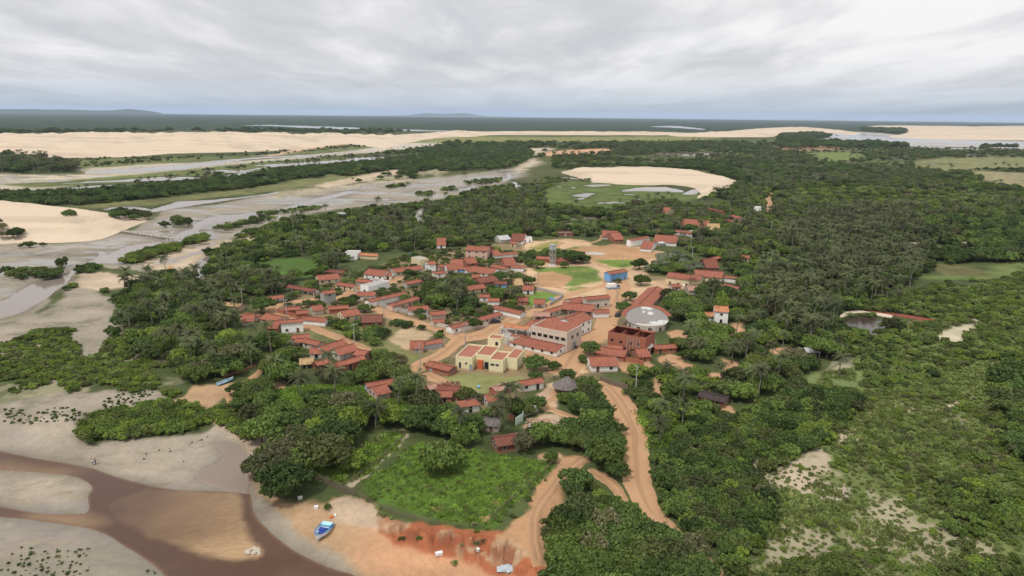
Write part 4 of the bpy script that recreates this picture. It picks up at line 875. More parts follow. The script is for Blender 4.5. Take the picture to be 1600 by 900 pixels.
H('B', 0, 408, 55, 405, 30, 432, 2.8, 'w', 'o', 'small white house with orange roof left of the pale green house')
H('B', 215, 442, 350, 420, 305, 482, 2.8, 'g', 'o', 'grey-walled house with orange roof at the corner behind a bushy tree')
H('B', 80, 657, 285, 600, 160, 694, 3.2, 'p', 'o', 'pinkish house with three small windows below the long white house')
H('B', 245, 680, 400, 672, 320, 738, 2.8, 'w', 'o', 'orange-roofed house with white gable behind the roadside grey wall', porch=True)
H('B', 450, 735, 570, 725, 490, 787, 2.7, 'e', 'o', 'orange-roofed house with a dark open porch beside the roadside tree', porch=True)
H('B', 480, 812, 565, 808, 540, 862, 2.6, 'e', 'o', 'small tiled house on the corner lot behind the grey wall')
H('E', 650, 120, 830, 72, 810, 150, 3.2, 'w', 'o', 'white gabled house with big orange roof at the main street corner')
H('E', 900, 45, 1085, -5, 1020, 88, 3, 'e', 'o', 'large dusty orange roof behind the white gabled corner house')
H('B', 1100, 680, 1310, 728, 1150, 752, 3, 'w', 'o', 'long orange roof with white end wall at the wide end of the main street')
H('B', 930, 598, 1010, 600, 965, 637, 2.8, 'w', 'o', 'left of two small white houses with orange roofs in the central trees')
H('B', 1010, 620, 1100, 622, 1040, 662, 2.9, 'w', 'o', 'right of two small white houses with orange roofs in the central trees')
H('B', 805, 542, 935, 524, 840, 567, 2.7, 'c', 'o', 'orange-roofed cream house hidden by palms in the middle of the village')
H('B', 900, 470, 1035, 452, 950, 497, 2.7, 'k', 'd', 'dark brick-red house behind the palms in the middle of the village')
H('B', 860, 430, 915, 430, 890, 456, 2.6, 'c', 'o', 'small cream cottage behind the dark brick-red house')
H('B', 1080, 488, 1172, 492, 1120, 514, 2.7, 'b', 'd', 'small house with bright blue walls and a dark roof beside a tall palm')
H('B', 1345, 540, 1432, 542, 1375, 570, 2.7, 'w', 'o', 'small white house with orange roof behind the walled green yard')
H('B', 1310, 645, 1370, 648, 1340, 676, 2.4, 'k', 'o', 'small orange roof at the left of the walled green yard')
H('B', 1455, 668, 1540, 672, 1490, 702, 2.6, 'w', 'o', 'small white porch house in front of the walled green yard', porch=True)
H('B', 1250, 487, 1310, 485, 1280, 520, 2.3, 'k', 'y', 'small pale straw roof right of the blue-walled house')
H('C', 130, 332, 232, 338, 190, 384, 2.7, 'k', 'o', 'orange-roofed brick house left of the concrete water tower')
H('C', 290, 355, 385, 345, 335, 395, 2.7, 'k', 'o', 'orange-roofed house right of the concrete water tower')
flatb('B', 1330, 122, 1425, 120, 6, 3.4, 'w', 'white flat-roofed house at the left corner of the sports ground')
H('B', 1250, 62, 1350, 66, 1300, 98, 2.7, 'w', 'd', 'greyish-tiled white house behind the left corner of the sports ground')
H('B', 1095, 45, 1178, 38, 1140, 66, 2.8, 'e', 'w', 'white-sheeted roof in the trees behind the sports ground\'s left corner')
H('B', 1235, 108, 1275, 112, 1250, 128, 2.7, 'c', 'o', 'tiny cream house behind the sports ground\'s left corner')
flatb('C', 312, 182, 468, 182, 6, 2.8, 'K', 'low roofless dark brick building behind the sports ground', nwin=3)
H('C', 760, 117, 880, 120, 810, 152, 2.8, 'e', 'o', 'beige orange-roofed house behind the red-walled house beyond the sports ground')
H('C', 825, 180, 900, 178, 855, 212, 2.6, 'k', 'o', 'red-walled house at the far edge of the sports ground')
H('C', 1010, 168, 1175, 143, 1130, 195, 4.2, 'w', 'o', 'large white gabled hall with broad orange roof at the far edge of the sports ground')
H('C', 1150, 222, 1235, 228, 1200, 252, 2.7, 'w', 'o', 'small orange-roofed house between the large hall and the white-roofed kiosk')
H('C', 1280, 164, 1450, 174, 1350, 196, 3, 'w', 'o', 'long orange roof ending in a white arched gable behind the white-roofed kiosk')
H('C', 1290, 215, 1340, 213, 1312, 247, 2.6, 'w', 'w', 'open white-roofed kiosk on posts at the far edge of the sports ground', openw=True, hip=True, cat='kiosk', name='kiosk')
H('C', 800, 508, 955, 482, 880, 536, 4.3, 'b', 'o', 'bright sky-blue hall with red-orange roof beside the sandy ground', name='blue_hall', cat='hall')
flatb('C', 905, 608, 985, 582, 3, 2.0, 'w', 'low white flat-roofed annex in front of the blue hall', parapet=.15, nwin=2, door=False)
H('C', 1100, 830, 1265, 668, 1232, 800, 3, 'e', 'o', 'long terracotta-roofed hall running along the street below the school', slope=16)
H('G', 290, 665, 580, 695, 400, 710, 4.0, 'c', 'o', 'long cream-yellow school wing with orange roof at the edge of the sandy square', slope=14, cat='school building')
H('G', 540, 612, 790, 632, 620, 690, 3.6, 'c', 'o', 'main school roof, the widest orange roof behind the cream-yellow wing', slope=15, cat='school building')
H('G', 795, 642, 935, 658, 860, 692, 3.2, 'w', 'o', 'right-hand school roof with white edge, joined to the main school roof', slope=15, cat='school building')
H('G', 830, 735, 945, 762, 880, 786, 2.9, 'w', 'o', 'small white and pink house with orange roof right of the school')
H('G', 300, 765, 372, 762, 335, 788, 2.4, 'e', 'o', 'low orange shed roof in front of the cream-yellow school wing')
H('G', 460, 792, 550, 792, 505, 822, 2.4, 'e', 'p', 'faded pinkish roof in the trees in front of the school')
H('G', 680, 468, 772, 447, 722, 522, 2.6, 'k', 'o', 'steep orange roof behind a round tree, behind the school')
H('G', 615, 560, 715, 562, 650, 602, 2.4, 'K', 'd', 'dark red roof directly behind the main school roof')
H('G', 990, 490, 1042, 493, 1012, 512, 2.4, 'e', 'o', 'tiny orange roof in the woods right of the school')
H('G', 410, 132, 655, 150, 520, 170, 2.8, 'c', 'o', 'long low cream house with faded orange roof in the far hamlet')
H('G', 660, 178, 755, 182, 705, 203, 2.8, 'l' if 0 else 'c', 'y', 'pale-roofed house with tan walls in the far hamlet')
H('G', 815, 112, 955, 127, 870, 152, 3, 'p', 'o', 'red-orange roofed pink house at the right of the far hamlet')
H('G', 890, 97, 965, 112, 930, 125, 3, 'p', 'o', 'second orange roof behind the pink house in the far hamlet')
H('G', 365, 246, 500, 262, 430, 270, 2.6, 'w', 'o', 'narrow orange roof with white wall in the trees right of the arched gable')
flatb('G', 490, 300, 595, 278, 5, 2.6, 'w', 'low white flat building in the trees right of the arched gable', nwin=2)
H('G', 690, 5, 790, 27, 735, 52, 2.8, 'k', 'd', 'dark reddish roofs at the back of the far hamlet')
H('G', 245, 22, 298, 27, 268, 46, 2.8, 'c', 'o', 'cream house with pale roof near the crescent dune')
flatb('N', 1182, 331, 1191, 331, 6, 4.2, 'w', 'small white cubic house on the dirt lane beyond the far hamlet', nwin=1, roof=WHITEP)
# -- centre street
H('F', 390, 224, 545, 163, 612, 240, 5.4, 'w', 'o', 'large two-storey white hall with a gable row of small windows and big orange roof', floors=2)
H('F', 400, 97, 640, 120, 560, 152, 3, 'e', 'o', 'long orange row of roofs behind the large white hall', porch=True)
H('F', 220, 145, 385, 92, 300, 150, 3, 'e', 'o', 'left wing of the orange row beside the upper street')
H('F', 670, 102, 790, 97, 742, 152, 3, 'w', 'o', 'orange-roofed white house at the end of the row facing the street')
H('C', 585, 730, 795, 712, 700, 772, 4.2, 'e', 'o', 'wide hall with bare beige end wall and red roof beside the upper street')
H('C', 430, 792, 530, 775, 480, 820, 2.8, 'e', 'o', 'small tiled roof left of the bare beige hall')
H('F', 100, 172, 225, 176, 150, 206, 2.8, 'e', 'p', 'faded pinkish roof on cream posts at the left of the large white hall', openw=True)
H('F', 180, 235, 290, 212, 220, 250, 2.8, 'w', 'o', 'small red roof squeezed left of the large white hall')
H('N', 811, 524, 877, 538, 846, 543, 2.6, 'w', 'o', 'long low white house with a strip of orange roof at the sandy square', slope=14)
H('E', 1175, 120, 1395, 142, 1228, 190, 5.0, 'e', 'l', 'open upper-floor bar under a pale orange tiled roof', openw=True, name='bar_building', cat='bar')
flatb('E', 1110, 262, 1330, 300, 6, 2.7, 'e', 'dark-fronted ground floor block under the pale orange bar roof', parapet=.1)
H('E', 1425, 122, 1590, 160, 1480, 185, 4.8, 'w', 'o', 'orange roof between the bar and the beige two-storey building', slope=12)
flatb('E', 1070, 340, 1240, 388, 5, 3.2, 'e', 'flat-roofed grey shop with dark shutter at the fork of the sandy street', nwin=2)
H('E', 1240, 258, 1335, 268, 1275, 297, 2.8, 'e', 'o', 'small red roof wedged between the grey shop and the beige two-storey building')
H('E', 335, 280, 520, 254, 505, 325, 2.6, 'u', 'o', 'orange-roofed house with bluish-grey walls alone on the sandy street corner', porch=True)
H('E', 265, 342, 370, 340, 315, 388, 2.2, 'p', 'o', 'low pink brick annex in front of the bluish-grey house')
H('E', 460, 524, 640, 568, 520, 582, 2.5, 'k', 'o', 'narrow red brick house with rusty roof just left of the yellow building', slope=14)
H('F', 745, 518, 955, 548, 840, 574, 2.5, 'k', 'o', 'orange lean-to roof in front of the brick apartment shell', slope=14)
H('F', 812, 480, 925, 490, 860, 518, 3.4, 'k', 'o', 'small orange roof against the brick apartment shell')
H('F', 640, 622, 845, 618, 700, 677, 2.8, 'w', 'o', 'white house with broad orange roof at the start of the red dirt road')
H('F', 770, 586, 825, 590, 795, 612, 2.6, 'w', 'o', 'small raised roof behind the white house at the start of the red dirt road')
H('F', 1070, 542, 1155, 536, 1100, 592, 2.5, 'k', 'o', 'orange roof at the right of the brick apartment shell')
H('F', 1260, 450, 1425, 442, 1380, 502, 2.5, 'k', 'o', 'orange roof near the parked white pickup')
# -- front
H('H', 800, 240, 905, 226, 860, 326, 2.8, 'w', 'o', 'wide hipped orange roof among the palms below the yellow building', hip=True)
H('H', 980, 256, 1045, 247, 1012, 292, 2.6, 'w', 'o', 'small orange roof joined to the right of the wide hipped roof')
H('H', 1215, 100, 1345, 82, 1262, 168, 2.8, 'w', 'o', 'orange-roofed house in the trees right of the yellow building')
H('H', 1050, 505, 1200, 482, 1120, 592, 2.6, 'K', 'd', 'sagging dark red roof of the old house above the green field')
H('H', 655, 192, 780, 200, 720, 236, 2.4, 'k', 'd', 'broken reddish tile roof in the jumble left of the wide hipped roof')
H('H', 660, 226, 720, 226, 690, 262, 2.3, 'k', 'o', 'lowest orange roof in the jumble left of the wide hipped roof')
H('H', 585, 180, 635, 170, 620, 196, 2.2, 'k', 'p', 'small roofless-looking brick hut with pale top near two tall palms')
H('H', 1030, 195, 1120, 168, 1070, 205, 2.2, 'k', 'p', 'brick hut with pale roof between the yellow building and the palms')
H('H', 975, 412, 1060, 418, 1030, 462, 2.3, 'g', 'g', 'grey palm-thatched hut beside the sagging dark red roof', cat='hut', name='hut', slope=30)
H('J', 106, 112, 144, 114, 122, 125, 5.2, 'w', 'l', 'slim two-storey white house with orange roof on a red earth clearing in the woods', floors=2)
H('J', 80, 129, 106, 128, 94, 138, 2.8, 'w', 'l', 'low orange wing left of the slim two-storey white house')
H('J', 373, 232, 405, 232, 390, 243, 2.6, 'e', 'w', 'small open shed with a white roof in the palm garden on the right', openw=True, cat='shed', name='shed')
H('S', 712, 138, 800, 158, 755, 168, 2.6, 'K', 'k', 'dark-sheeted shed alone in the bushes right of the red dirt road', cat='shed', name='shed', slope=12)
# ------------------------------------------------------------------ special buildings
def px3(px, py, z=0.0): q = G0(px, py, z); return Vector((q[0], q[1], z))
def frame_px(a, b_):
    """local frame whose X runs from pixel a to pixel b on the ground"""
    A, B = px3(*a), px3(*b_); d = (B-A); L = d.length; return A, math.atan2(d.y, d.x), L
# yellow building: foot of the front corners at about (714,579), (735,583), (783,585), (800,572)
A, yaw, L = frame_px((712, 577), (785, 585))
root = empty('yellow_building', A, yaw, 'pale yellow parapeted building with a square tower room and red-brown flat roofs', 'building')
FOOT.append((A.x+math.cos(yaw)*9-math.sin(yaw)*7, A.y+math.sin(yaw)*9+math.cos(yaw)*7, 11, 9, yaw))
ym = paint_mat((.74, .66, .42)); ROOFR = flat_mat('faded_red_roofing', (.33, .13, .09), .9)
def pbox(x0, x1, y0, y1, h, par=.8):
    m = MB(); m.box(x0, x1, y0, y1, 0, h-par); t = .2
    for q in ((x0, x1, y0, y0+t), (x0, x1, y1-t, y1), (x0, x0+t, y0+t, y1-t), (x1-t, x1, y0+t, y1-t)): m.box(*q, h-par, h)
    m.obj('wall', ym, root); MB().box(x0+t+.01, x1-t-.01, y0+t+.01, y1-t-.01, h-par-.02, h-par+.25).obj('roof', ROOFR, root)
W_ = L
pbox(0, W_*.36, 0, 13, 4.6); pbox(W_*.36+.01, W_*.70, 3.2, 13.4, 4.7); pbox(W_*.70+.01, W_, .6, 9.5, 4.5); pbox(W_*.42, W_*.70, 13.41, 18.4, 7.2, .7); pbox(W_+.01, W_+3.6, 4.5, 14, 4.2, .4)
for x, y, z, w2, h2 in ((1.5, 0, 1.6, .6, 1.9), (3.6, 0, 2.4, .6, .6), (W_*.78, .6, 2.7, 1.3, .6), (W_*.88, .6, 2.7, .9, .6)): win(root, 'window', x, y, z, w2, h2, -1)
win(root, 'door', W_*.33, 0, 1.1, .9, 2.2, -1, mat=DOORG); win(root, 'door', W_*.60, 3.2, 1.2, 1.3, 2.4, -1)
MB().box(W_*.42, W_*.53, 2.2, 3.19, 0, 3.0).obj('entrance_block', flat_mat('orange_paint', (.50, .12, .05)), root)
win(root, 'window', W_*.62, 13.41, 5.2, .9, 1.6, -1)
# beige two-storey building with a row of six windows
A, yaw, L = frame_px((828, 548), (884, 560)); A = px3(829, 541)
root = empty('two_storey_building', A, yaw, 'beige two-storey building with a row of six dark windows above the low white house', 'building')
FOOT.append((A.x+math.cos(yaw)*7, A.y+math.sin(yaw)*7, 9, 7, yaw)); bm_ = paint_mat((.60, .50, .41)); L = 14.5
m = MB(); m.box(0, L, 0, 11, 0, 6.4)
for q in ((0, L, 0, .25), (0, L, 10.75, 11), (0, .25, .25, 10.75), (L-.25, L, .25, 10.75)): m.box(*q, 6.4, 7.7)
m.obj('wall', bm_, root)
MB().slab([(.3, .3, 6.6), (L-.3, .3, 6.6), (L-.3, 10.6, 7.9), (.3, 10.6, 7.9)], .14).obj('roof', ROOFS['o'], root)
for i in range(6): win(root, 'window', 1.3+i*2.35, 0, 5.0, 1.6, 1.1, -1)
win(root, 'shutter', L, 5.5, 1.5, 3.0, 2.8, 1, axis='y', mat=DOORG); win(root, 'window', L, 4, 5.0, 1.3, 1.2, 1, axis='y'); win(root, 'window', L, 8, 5.0, 1.3, 1.2, 1, axis='y')
# brick apartment shell
A, yaw, L = frame_px((949, 545), (1008, 556))
root = empty('brick_building', A, yaw, 'unfinished red brick apartment shell with open window holes and only a few roof tiles', 'building'); root.scale = (1, 1, .84)
FOOT.append((A.x+math.cos(yaw)*7-math.sin(yaw)*5, A.y+math.sin(yaw)*7+math.cos(yaw)*5, 9, 7, yaw)); bk = wallmat('k'); L = 14; m = MB()
m.box(0, L, 0, 9, 0, 5.2)
for q in ((0, L, 0, .2), (0, L, 8.8, 9), (0, .2, .2, 8.8), (L-.2, L, .2, 8.8), (4.6, 4.8, .2, 8.8), (9.3, 9.5, .2, 8.8)): m.box(*q, 5.2, 7.6)
m.obj('wall', bk, root)
m = MB(); m.slab([(-.3, 4.5, 9.0), (-.3, 9.3, 7.5), (9.2, 9.3, 7.5), (9.2, 4.5, 9.0)][::-1], .14); m.slab([(9.7, 5.2, 8.3), (14.3, 5.2, 8.3), (14.3, 9.3, 7.5), (9.7, 9.3, 7.5)], .14); m.obj('roof', ROOFS['o'], root)
for x, z in ((1.6, 4.3), (4.9, 4.1), (8.5, 4.2), (1.4, 1.6), (6.5, 1.5), (11.5, 4.4), (12.4, 1.6)): win(root, 'window', x, 0, z, 1.0, 1.0, -1, fr=False)
for i in range(5): MB().box(7.2+i*1.1, 7.4+i*1.1, -.21, -.005, 0, 6.9).obj('concrete_pillar', CONC, root)
MB().box(L+.01, L+1.4, 1, 6.5, 2.9, 3.1).obj('balcony', CONC, root); MB().box(L+1.2, L+1.4, 1, 1.2, 0, 5).obj('concrete_pillar', CONC, root); MB().box(L+1.2, L+1.4, 6.3, 6.5, 0, 5).obj('concrete_pillar', CONC, root)
# round market pavilion with a fan-shaped grey roof
c = px3(1010, 511); root = empty('round_pavilion', c, 0, 'round pavilion with a fan-shaped weathered grey and white roof and an orange tiled rim', 'pavilion')
root.scale = (.74, .74, .85); FOOT.append((c.x, c.y, 11, 10, 0)); fm, t, b = newmat('weathered_sheet_roof', .8); p = objco(t)
n1_ = noise(t, p, .13, 3, .5); st_ = noise(t, vmth(t, 'MULTIPLY', p, (2, .5, 1)), 1.0, 3, .6)
t.links.new(mixc(t, ramp(t, n1_, [(.55, 0), (.60, 1)]), sc_mul(t, (mixc(t, st_, (.16, .145, .13), (.33, .31, .29))), 1.0), (.52, .51, .49)), b.inputs['Base Color'])
m = MB(); m.tube([(0, 0, 0), (0, 0, 3.2)], [10.2, 10.2], 28); m.obj('wall', paint_mat(PLAST['e']), root)
m = MB(); n = 36
def bowl(r, a): x, y = r*math.cos(a), r*math.sin(a)*.88; return (x, y, 4.2+.15*y+.012*r*r*max(0, math.sin(a))*1.2+.06*math.sin(a*9)*r/11)
for i in range(n):
    a0, a1 = 2*math.pi*i/n, 2*math.pi*(i+1)/n
    for r0, r1 in ((.05, 4), (4, 8), (8, 11.2)): m.slab([bowl(r0, a0), bowl(r1, a0), bowl(r1, a1), bowl(r0, a1)], .12)
ro = m.obj('roof', fm, root)
m = MB()
for i in range(16):
    a0, a1 = math.pi*(.03+.94*i/16), math.pi*(.03+.94*(i+1)/16)
    q = lambda r, a, dz: (bowl(r, a)[0], bowl(r, a)[1], bowl(11.2, a)[2]+dz)
    m.slab([q(11.0, a0, .25), q(12.8, a0, .9), q(12.8, a1, .9), q(11.0, a1, .25)], .14); m.slab([q(12.8, a0, .9), q(13.6, a0, .5), q(13.6, a1, .5), q(12.8, a1, .9)], .14)
m.obj('tiled_rim', ROOFS['o'], root)
for i in range(11):
    a0 = math.pi*(1.0+i/10); MB().tube([(10.25*math.cos(a0), 10.25*math.sin(a0), 0), (10.25*math.cos(a0), 10.25*math.sin(a0), 3.1)], [.16, .16], 6).obj('post', CONC, root)
for i in (1, 3, 5, 7, 9):
    a0 = math.pi*(1.02+i/10.5); x, y = 10.22*math.cos(a0), 10.22*math.sin(a0); o = MB().box(-.9, .9, -.04, .04, .2, 2.2).obj('opening', DARK, root, loc=(x, y, 0)); o.rotation_euler[2] = a0+math.pi/2
# water tower
c = px3(863, 415); root = empty('water_tower', c, .5, 'tall grey concrete water tower with a box tank on top', 'water tower'); root.scale = (.75, .75, .92)
m = MB()
for sx in (-1, 1):
    for sy in (-1, 1): MB().box(sx*1.3-.25, sx*1.3+.25, sy*1.3-.25, sy*1.3+.25, 0, 9.6).obj('leg', CONC, root)
for z in (3.0, 6.2):
    for q in ((-1.05, 1.05, -1.45, -1.2), (-1.05, 1.05, 1.2, 1.45), (-1.45, -1.2, -1.05, 1.05), (1.2, 1.45, -1.05, 1.05)): m.box(*q, z, z+.35)
m.obj('bracing', CONC, root); m = MB(); m.box(-1.9, 1.9, -1.9, 1.9, 9.6, 12.6); m.box(-2.05, 2.05, -2.05, 2.05, 12.6, 12.8); m.obj('tank', paint_mat((.42, .42, .43)), root)
MB().box(-2.2, 2.2, -2.2, 2.2, 0, .5).obj('base', WHITEP, root); m = MB(); m.tube([(1.75, -1.75, 0.5), (1.75, -1.75, 9.6)], [.08, .08], 5); m.obj('pipe', FRAME, root)
# palm-thatched round hut
c = px3(885, 612); root = empty('thatched_hut', c, 0, 'round open hut with a brown conical palm-thatch roof beside the sandy clearing', 'hut'); FOOT.append((c.x, c.y, 3.5, 3.5, 0))
m = MB(); m.tube([(0, 0, 2.0), (0, 0, 3.2), (0, 0, 4.8)], [4.3, 2.5, .2], 18); m.obj('thatch_roof', ROOFS['g'], root)
for i in range(8): a0 = i*math.pi/4; MB().tube([(3.3*math.cos(a0), 3.3*math.sin(a0), 0), (3.3*math.cos(a0), 3.3*math.sin(a0), 2.3)], [.1, .1], 6).obj('post', WOOD, root)
for a_, b2 in (((722, 552), (790, 572)), ((838, 512), (882, 540)), ((957, 524), (1005, 545)), ((970, 492), (1048, 512)), ((815, 496), (820, 530))):
    OCC.append([(*px3(x_, y_, 2.5)[:2], 2.5) for x_ in np.linspace(a_[0], b2[0], 4) for y_ in (a_[1], b2[1])])
# ------------------------------------------------------------------ free-standing walls and fences
def wallrun(view, pts, h, mat, label, th=.18, name='boundary_wall', cat='wall'):
    ox, oy, s = VIEW[view]; P = [GZ(ox+x/s, oy+y/s)[0] for x, y in pts]; c = P[0]; m = MB()
    for p, q in zip(P[:-1], P[1:]):
        d = Vector((q-p)[:2]); n = Vector((-d.y, d.x)).normalized()*th/2; a = Vector((p-c)[:2]); b2 = Vector((q-c)[:2]); z0, z1 = p[2]-c[2]-.4, q[2]-c[2]-.4
        m.slab([(a.x-n.x, a.y-n.y, z0+h+.4), (b2.x-n.x, b2.y-n.y, z1+h+.4), (b2.x+n.x, b2.y+n.y, z1+h+.4), (a.x+n.x, a.y+n.y, z0+h+.4)], h+.4)
    o = m.obj(name, mat, loc=tuple(c)); tag(o, label, cat); return o
gw = paint_mat(PLAST['g']); ww = paint_mat(PLAST['w']); bw = wallmat('k')
wallrun('B', [(0, 740), (60, 765), (160, 795), (300, 815), (430, 855)], 2.0, gw, 'long grey block wall with white gate along the left side of the main street')
wallrun('E', [(450, 185), (560, 205), (700, 245), (770, 243), (860, 220), (1000, 190)], 2.0, paint_mat(PLAST['e']), 'beige corner wall around the white gabled house at the main street')
wallrun('C', [(40, 690), (200, 715), (370, 765), (330, 800), (240, 850)], 1.6, gw, 'low grey wall around the bright green yard')
wallrun('C', [(230, 790), (300, 810), (350, 785)], 1.4, paint_mat(PLAST['b']), 'short blue wall panel by the green yard')
wallrun('A', [(1200, 600), (1260, 655), (1330, 700), (1420, 730), (1540, 770), (1600, 800)], 2.0, gw, 'grey wall in front of the long white house')
wallrun('A', [(455, 790), (560, 820), (640, 845)], 1.7, bw, 'dark brick yard wall along the curved lane')
wallrun('F', [(940, 640), (1010, 655), (1100, 675), (1140, 700)], 1.7, bw, 'reddish-brown yard wall between the white house and the palms')
wallrun('A', [(1340, 500), (1425, 530)], 1.8, ww, 'short white wall behind the round street tree')
wallrun('H', [(1230, 410), (1320, 375), (1340, 360)], 2.2, ww, 'broken white wall of the ruined house beside the rubble heap')
wallrun('H', [(1180, 470), (1230, 440), (1230, 415)], 2.4, paint_mat(PLAST['n']), 'broken pale green wall left standing in the rubble')
wallrun('H', [(1130, 430), (1170, 440)], 1.8, bw, 'stub of brick wall beside the pale green ruin')
wallrun('G', [(260, 765), (420, 790), (560, 800)], 1.6, ww, 'low whitish wall before the school wing')
wallrun('S', [(285, 90), (330, 110), (400, 130)], 1.6, WOOD, 'brown stake fence at the head of the red dirt road', name='stake_fence', cat='fence')
def stakes(pts, h, label, sp=.35):
    P = [GZ(x, y)[0] for x, y in pts]; c = P[0]; m = MB(); rg = random.Random(len(pts)*3+int(pts[0][0]))
    rail = []
    for p, q in zip(P[:-1], P[1:]):
        L = float(np.hypot(*(q-p)[:2])); k = max(1, int(L/sp))
        for i in range(k):
            u = (i+rg.random()*.4)/k; v = p+(q-p)*u-c; hh = h*rg.uniform(.75, 1.15); lx, ly = rg.uniform(-.12, .12), rg.uniform(-.12, .12)
            m.tube([(v[0], v[1], v[2]-.3), (v[0]+lx, v[1]+ly, v[2]+hh)], [.07, .05], 4)
        rail.append((p-c))
    rail.append(P[-1]-c); o = m.obj('stake_fence', WOOD, loc=tuple(c)); tag(o, label, 'fence')
    m = MB()
    for z in (h*.3, h*.75): m.tube([(r[0], r[1], r[2]+z) for r in rail], [.035]*len(rail), 4)
    m.obj('rail', WOOD, o)
stakes([(482, 742), (500, 752), (522, 762), (545, 772), (556, 775)], 1.7, 'dense weathered grey stake fence at the lower left corner of the grassy plots', .22)
stakes([(560, 776), (580, 788), (620, 806), (680, 820), (752, 826), (760, 818), (790, 790), (815, 770), (850, 738), (868, 722)], 1.3, 'thin stake fence around the bright green field', .9)
stakes([(548, 756), (575, 735), (602, 712), (625, 690), (634, 678)], 1.2, 'stake fence with sandy path between the green field and the narrow plots', .5)
stakes([(436, 632), (446, 650), (460, 668)], 1.4, 'short stake fence left of the lush grass patch', .4)
stakes([(1280, 590), (1296, 580), (1306, 572), (1330, 562)], 1.2, 'thin pale fence beside the meadow in the right-hand woods', 1.2)
wallrun('L', [(1400, 840), (1440, 825), (1520, 800), (1600, 770)], .7, wallmat('k'), 'low reddish retaining wall above the sandy boat landing')
# ------------------------------------------------------------------ plants: mesh kinds
NPR = np.random.RandomState(11)
def quads_mesh(name, C, U, V, tone, mats, extra=None):
    """C centres, U/V half axes -> one mesh of leaf faces, plus optional woody MB"""
    n = len(C); P = np.stack([C-U-V, C+U-V, C+U+V, C-U+V], 1).reshape(-1, 3)
    ev = np.array(extra.v, float).reshape(-1, 3) if extra else np.zeros((0, 3)); nv0 = len(P)
    faces = np.arange(n*4).reshape(n, 4).tolist()+([tuple(i+nv0 for i in f) for f in extra.f] if extra else [])
    me = bpy.data.meshes.new(name); me.from_pydata(np.concatenate([P, ev]).tolist(), [], faces)
    a = me.attributes.new('leaf', 'FLOAT', 'POINT'); a.data.foreach_set('value', np.concatenate([np.repeat(tone, 4), np.zeros(len(ev))]).astype(np.float32))
    for m in mats: me.materials.append(m)
    me.polygons.foreach_set('material_index', [0]*n+[1]*(len(faces)-n)); me.update(); return me
def rdir(n):
    v = NPR.normal(size=(n, 3)); return v/np.linalg.norm(v, axis=1)[:, None]
def leaves(Rr, Hc, z0, ncl, nlf, ls, low=.15, flat=.8, lobes=None):
    Cs, Us, Vs, T = [], [], [], []
    lob = rdir(5)*np.array([1, 1, .3]); la = NPR.uniform(.15, .38, 5)
    for i in range(ncl):
        d = rdir(1)[0]; d[2] = abs(d[2])*1.0-low; 
        k = 1+sum(a*max(0, float(l@d))**2 for a, l in zip(la, lob))-.22*NPR.rand()
        q = NPR.uniform(.62, .92) if i % 4 else NPR.uniform(.1, .6)
        c = np.array([d[0]*Rr*k*q, d[1]*Rr*k*q, z0+Hc*(.35+d[2]*.65*k*q)]); cr = Rr*NPR.uniform(.17, .32)
        e = rdir(nlf); e[:, 2] = e[:, 2]*flat+.15; P = c+e*cr*NPR.uniform(.55, 1.08, (nlf, 1))
        nr = e+rdir(nlf)*.75; nr /= np.linalg.norm(nr, axis=1)[:, None]; u = np.cross(nr, rdir(nlf)); u /= np.linalg.norm(u, axis=1)[:, None]+1e-9; v = np.cross(nr, u)
        s = ls*NPR.uniform(.55, 1.25, (nlf, 1)); Cs.append(P); Us.append(u*s*.62); Vs.append(v*s*.42); T.append(np.full(nlf, NPR.rand())*.6+NPR.rand(nlf)*.4)
    return map(np.concatenate, (Cs, Us, Vs, T))
def wood_mb(h, r, Rr, n=4, multi=False):
    m = MB(); rg = random.Random(int(h*100+Rr*7))
    for s_ in range(3 if multi else 1):
        o = (rg.uniform(-.3, .3), rg.uniform(-.3, .3)) if multi else (0, 0)
        m.tube([(o[0], o[1], -.2), (o[0]*1.5+rg.uniform(-.1, .1), o[1]*1.5, h*.5), (o[0]*2.2+rg.uniform(-.3, .3), o[1]*2.2, h)], [r, r*.75, r*.55], 7)
    for i in range(n):
        a = 2*math.pi*i/n+rg.random(); m.tube([(0, 0, h*.85), (Rr*.3*math.cos(a), Rr*.3*math.sin(a), h*1.25), (Rr*.62*math.cos(a), Rr*.62*math.sin(a), h*1.7)], [r*.5, r*.32, r*.12], 5)
    return m
MESH = {}      # kind -> list of dict(crown, trunk, joined)
def reg(kind, name, Cq, wood, mat, wmat):
    C, U, V, T = [np.array(q) for q in Cq]
    MESH.setdefault(kind, []).append(dict(crown=quads_mesh(name+'_crown', C, U, V, T, [mat]), trunk=wood.mesh(name+'_trunk', wmat, True), joined=quads_mesh(name, C, U, V, T, [mat, wmat], wood)))
# broad-leaved trees, nominal crown radius 4.5 m
for i, (mk, Hc, z0, ncl, nlf, ls) in enumerate((('dark', 4.6, 1.9, 66, 84, .46), ('mid', 4.2, 1.7, 64, 80, .46), ('dark', 3.8, 1.5, 60, 84, .42), ('bright', 4.4, 1.8, 58, 80, .46), ('olive', 4.2, 2.0, 54, 60, .38), ('mid', 5.2, 1.6, 64, 80, .42), ('silver', 3.6, 1.4, 50, 50, .40))):
    reg('tree', 'broadleaf_tree', list(leaves(4.5, Hc, z0, ncl, nlf, ls)), wood_mb(2.4, .28, 4.5), LEAF[mk], BARK)
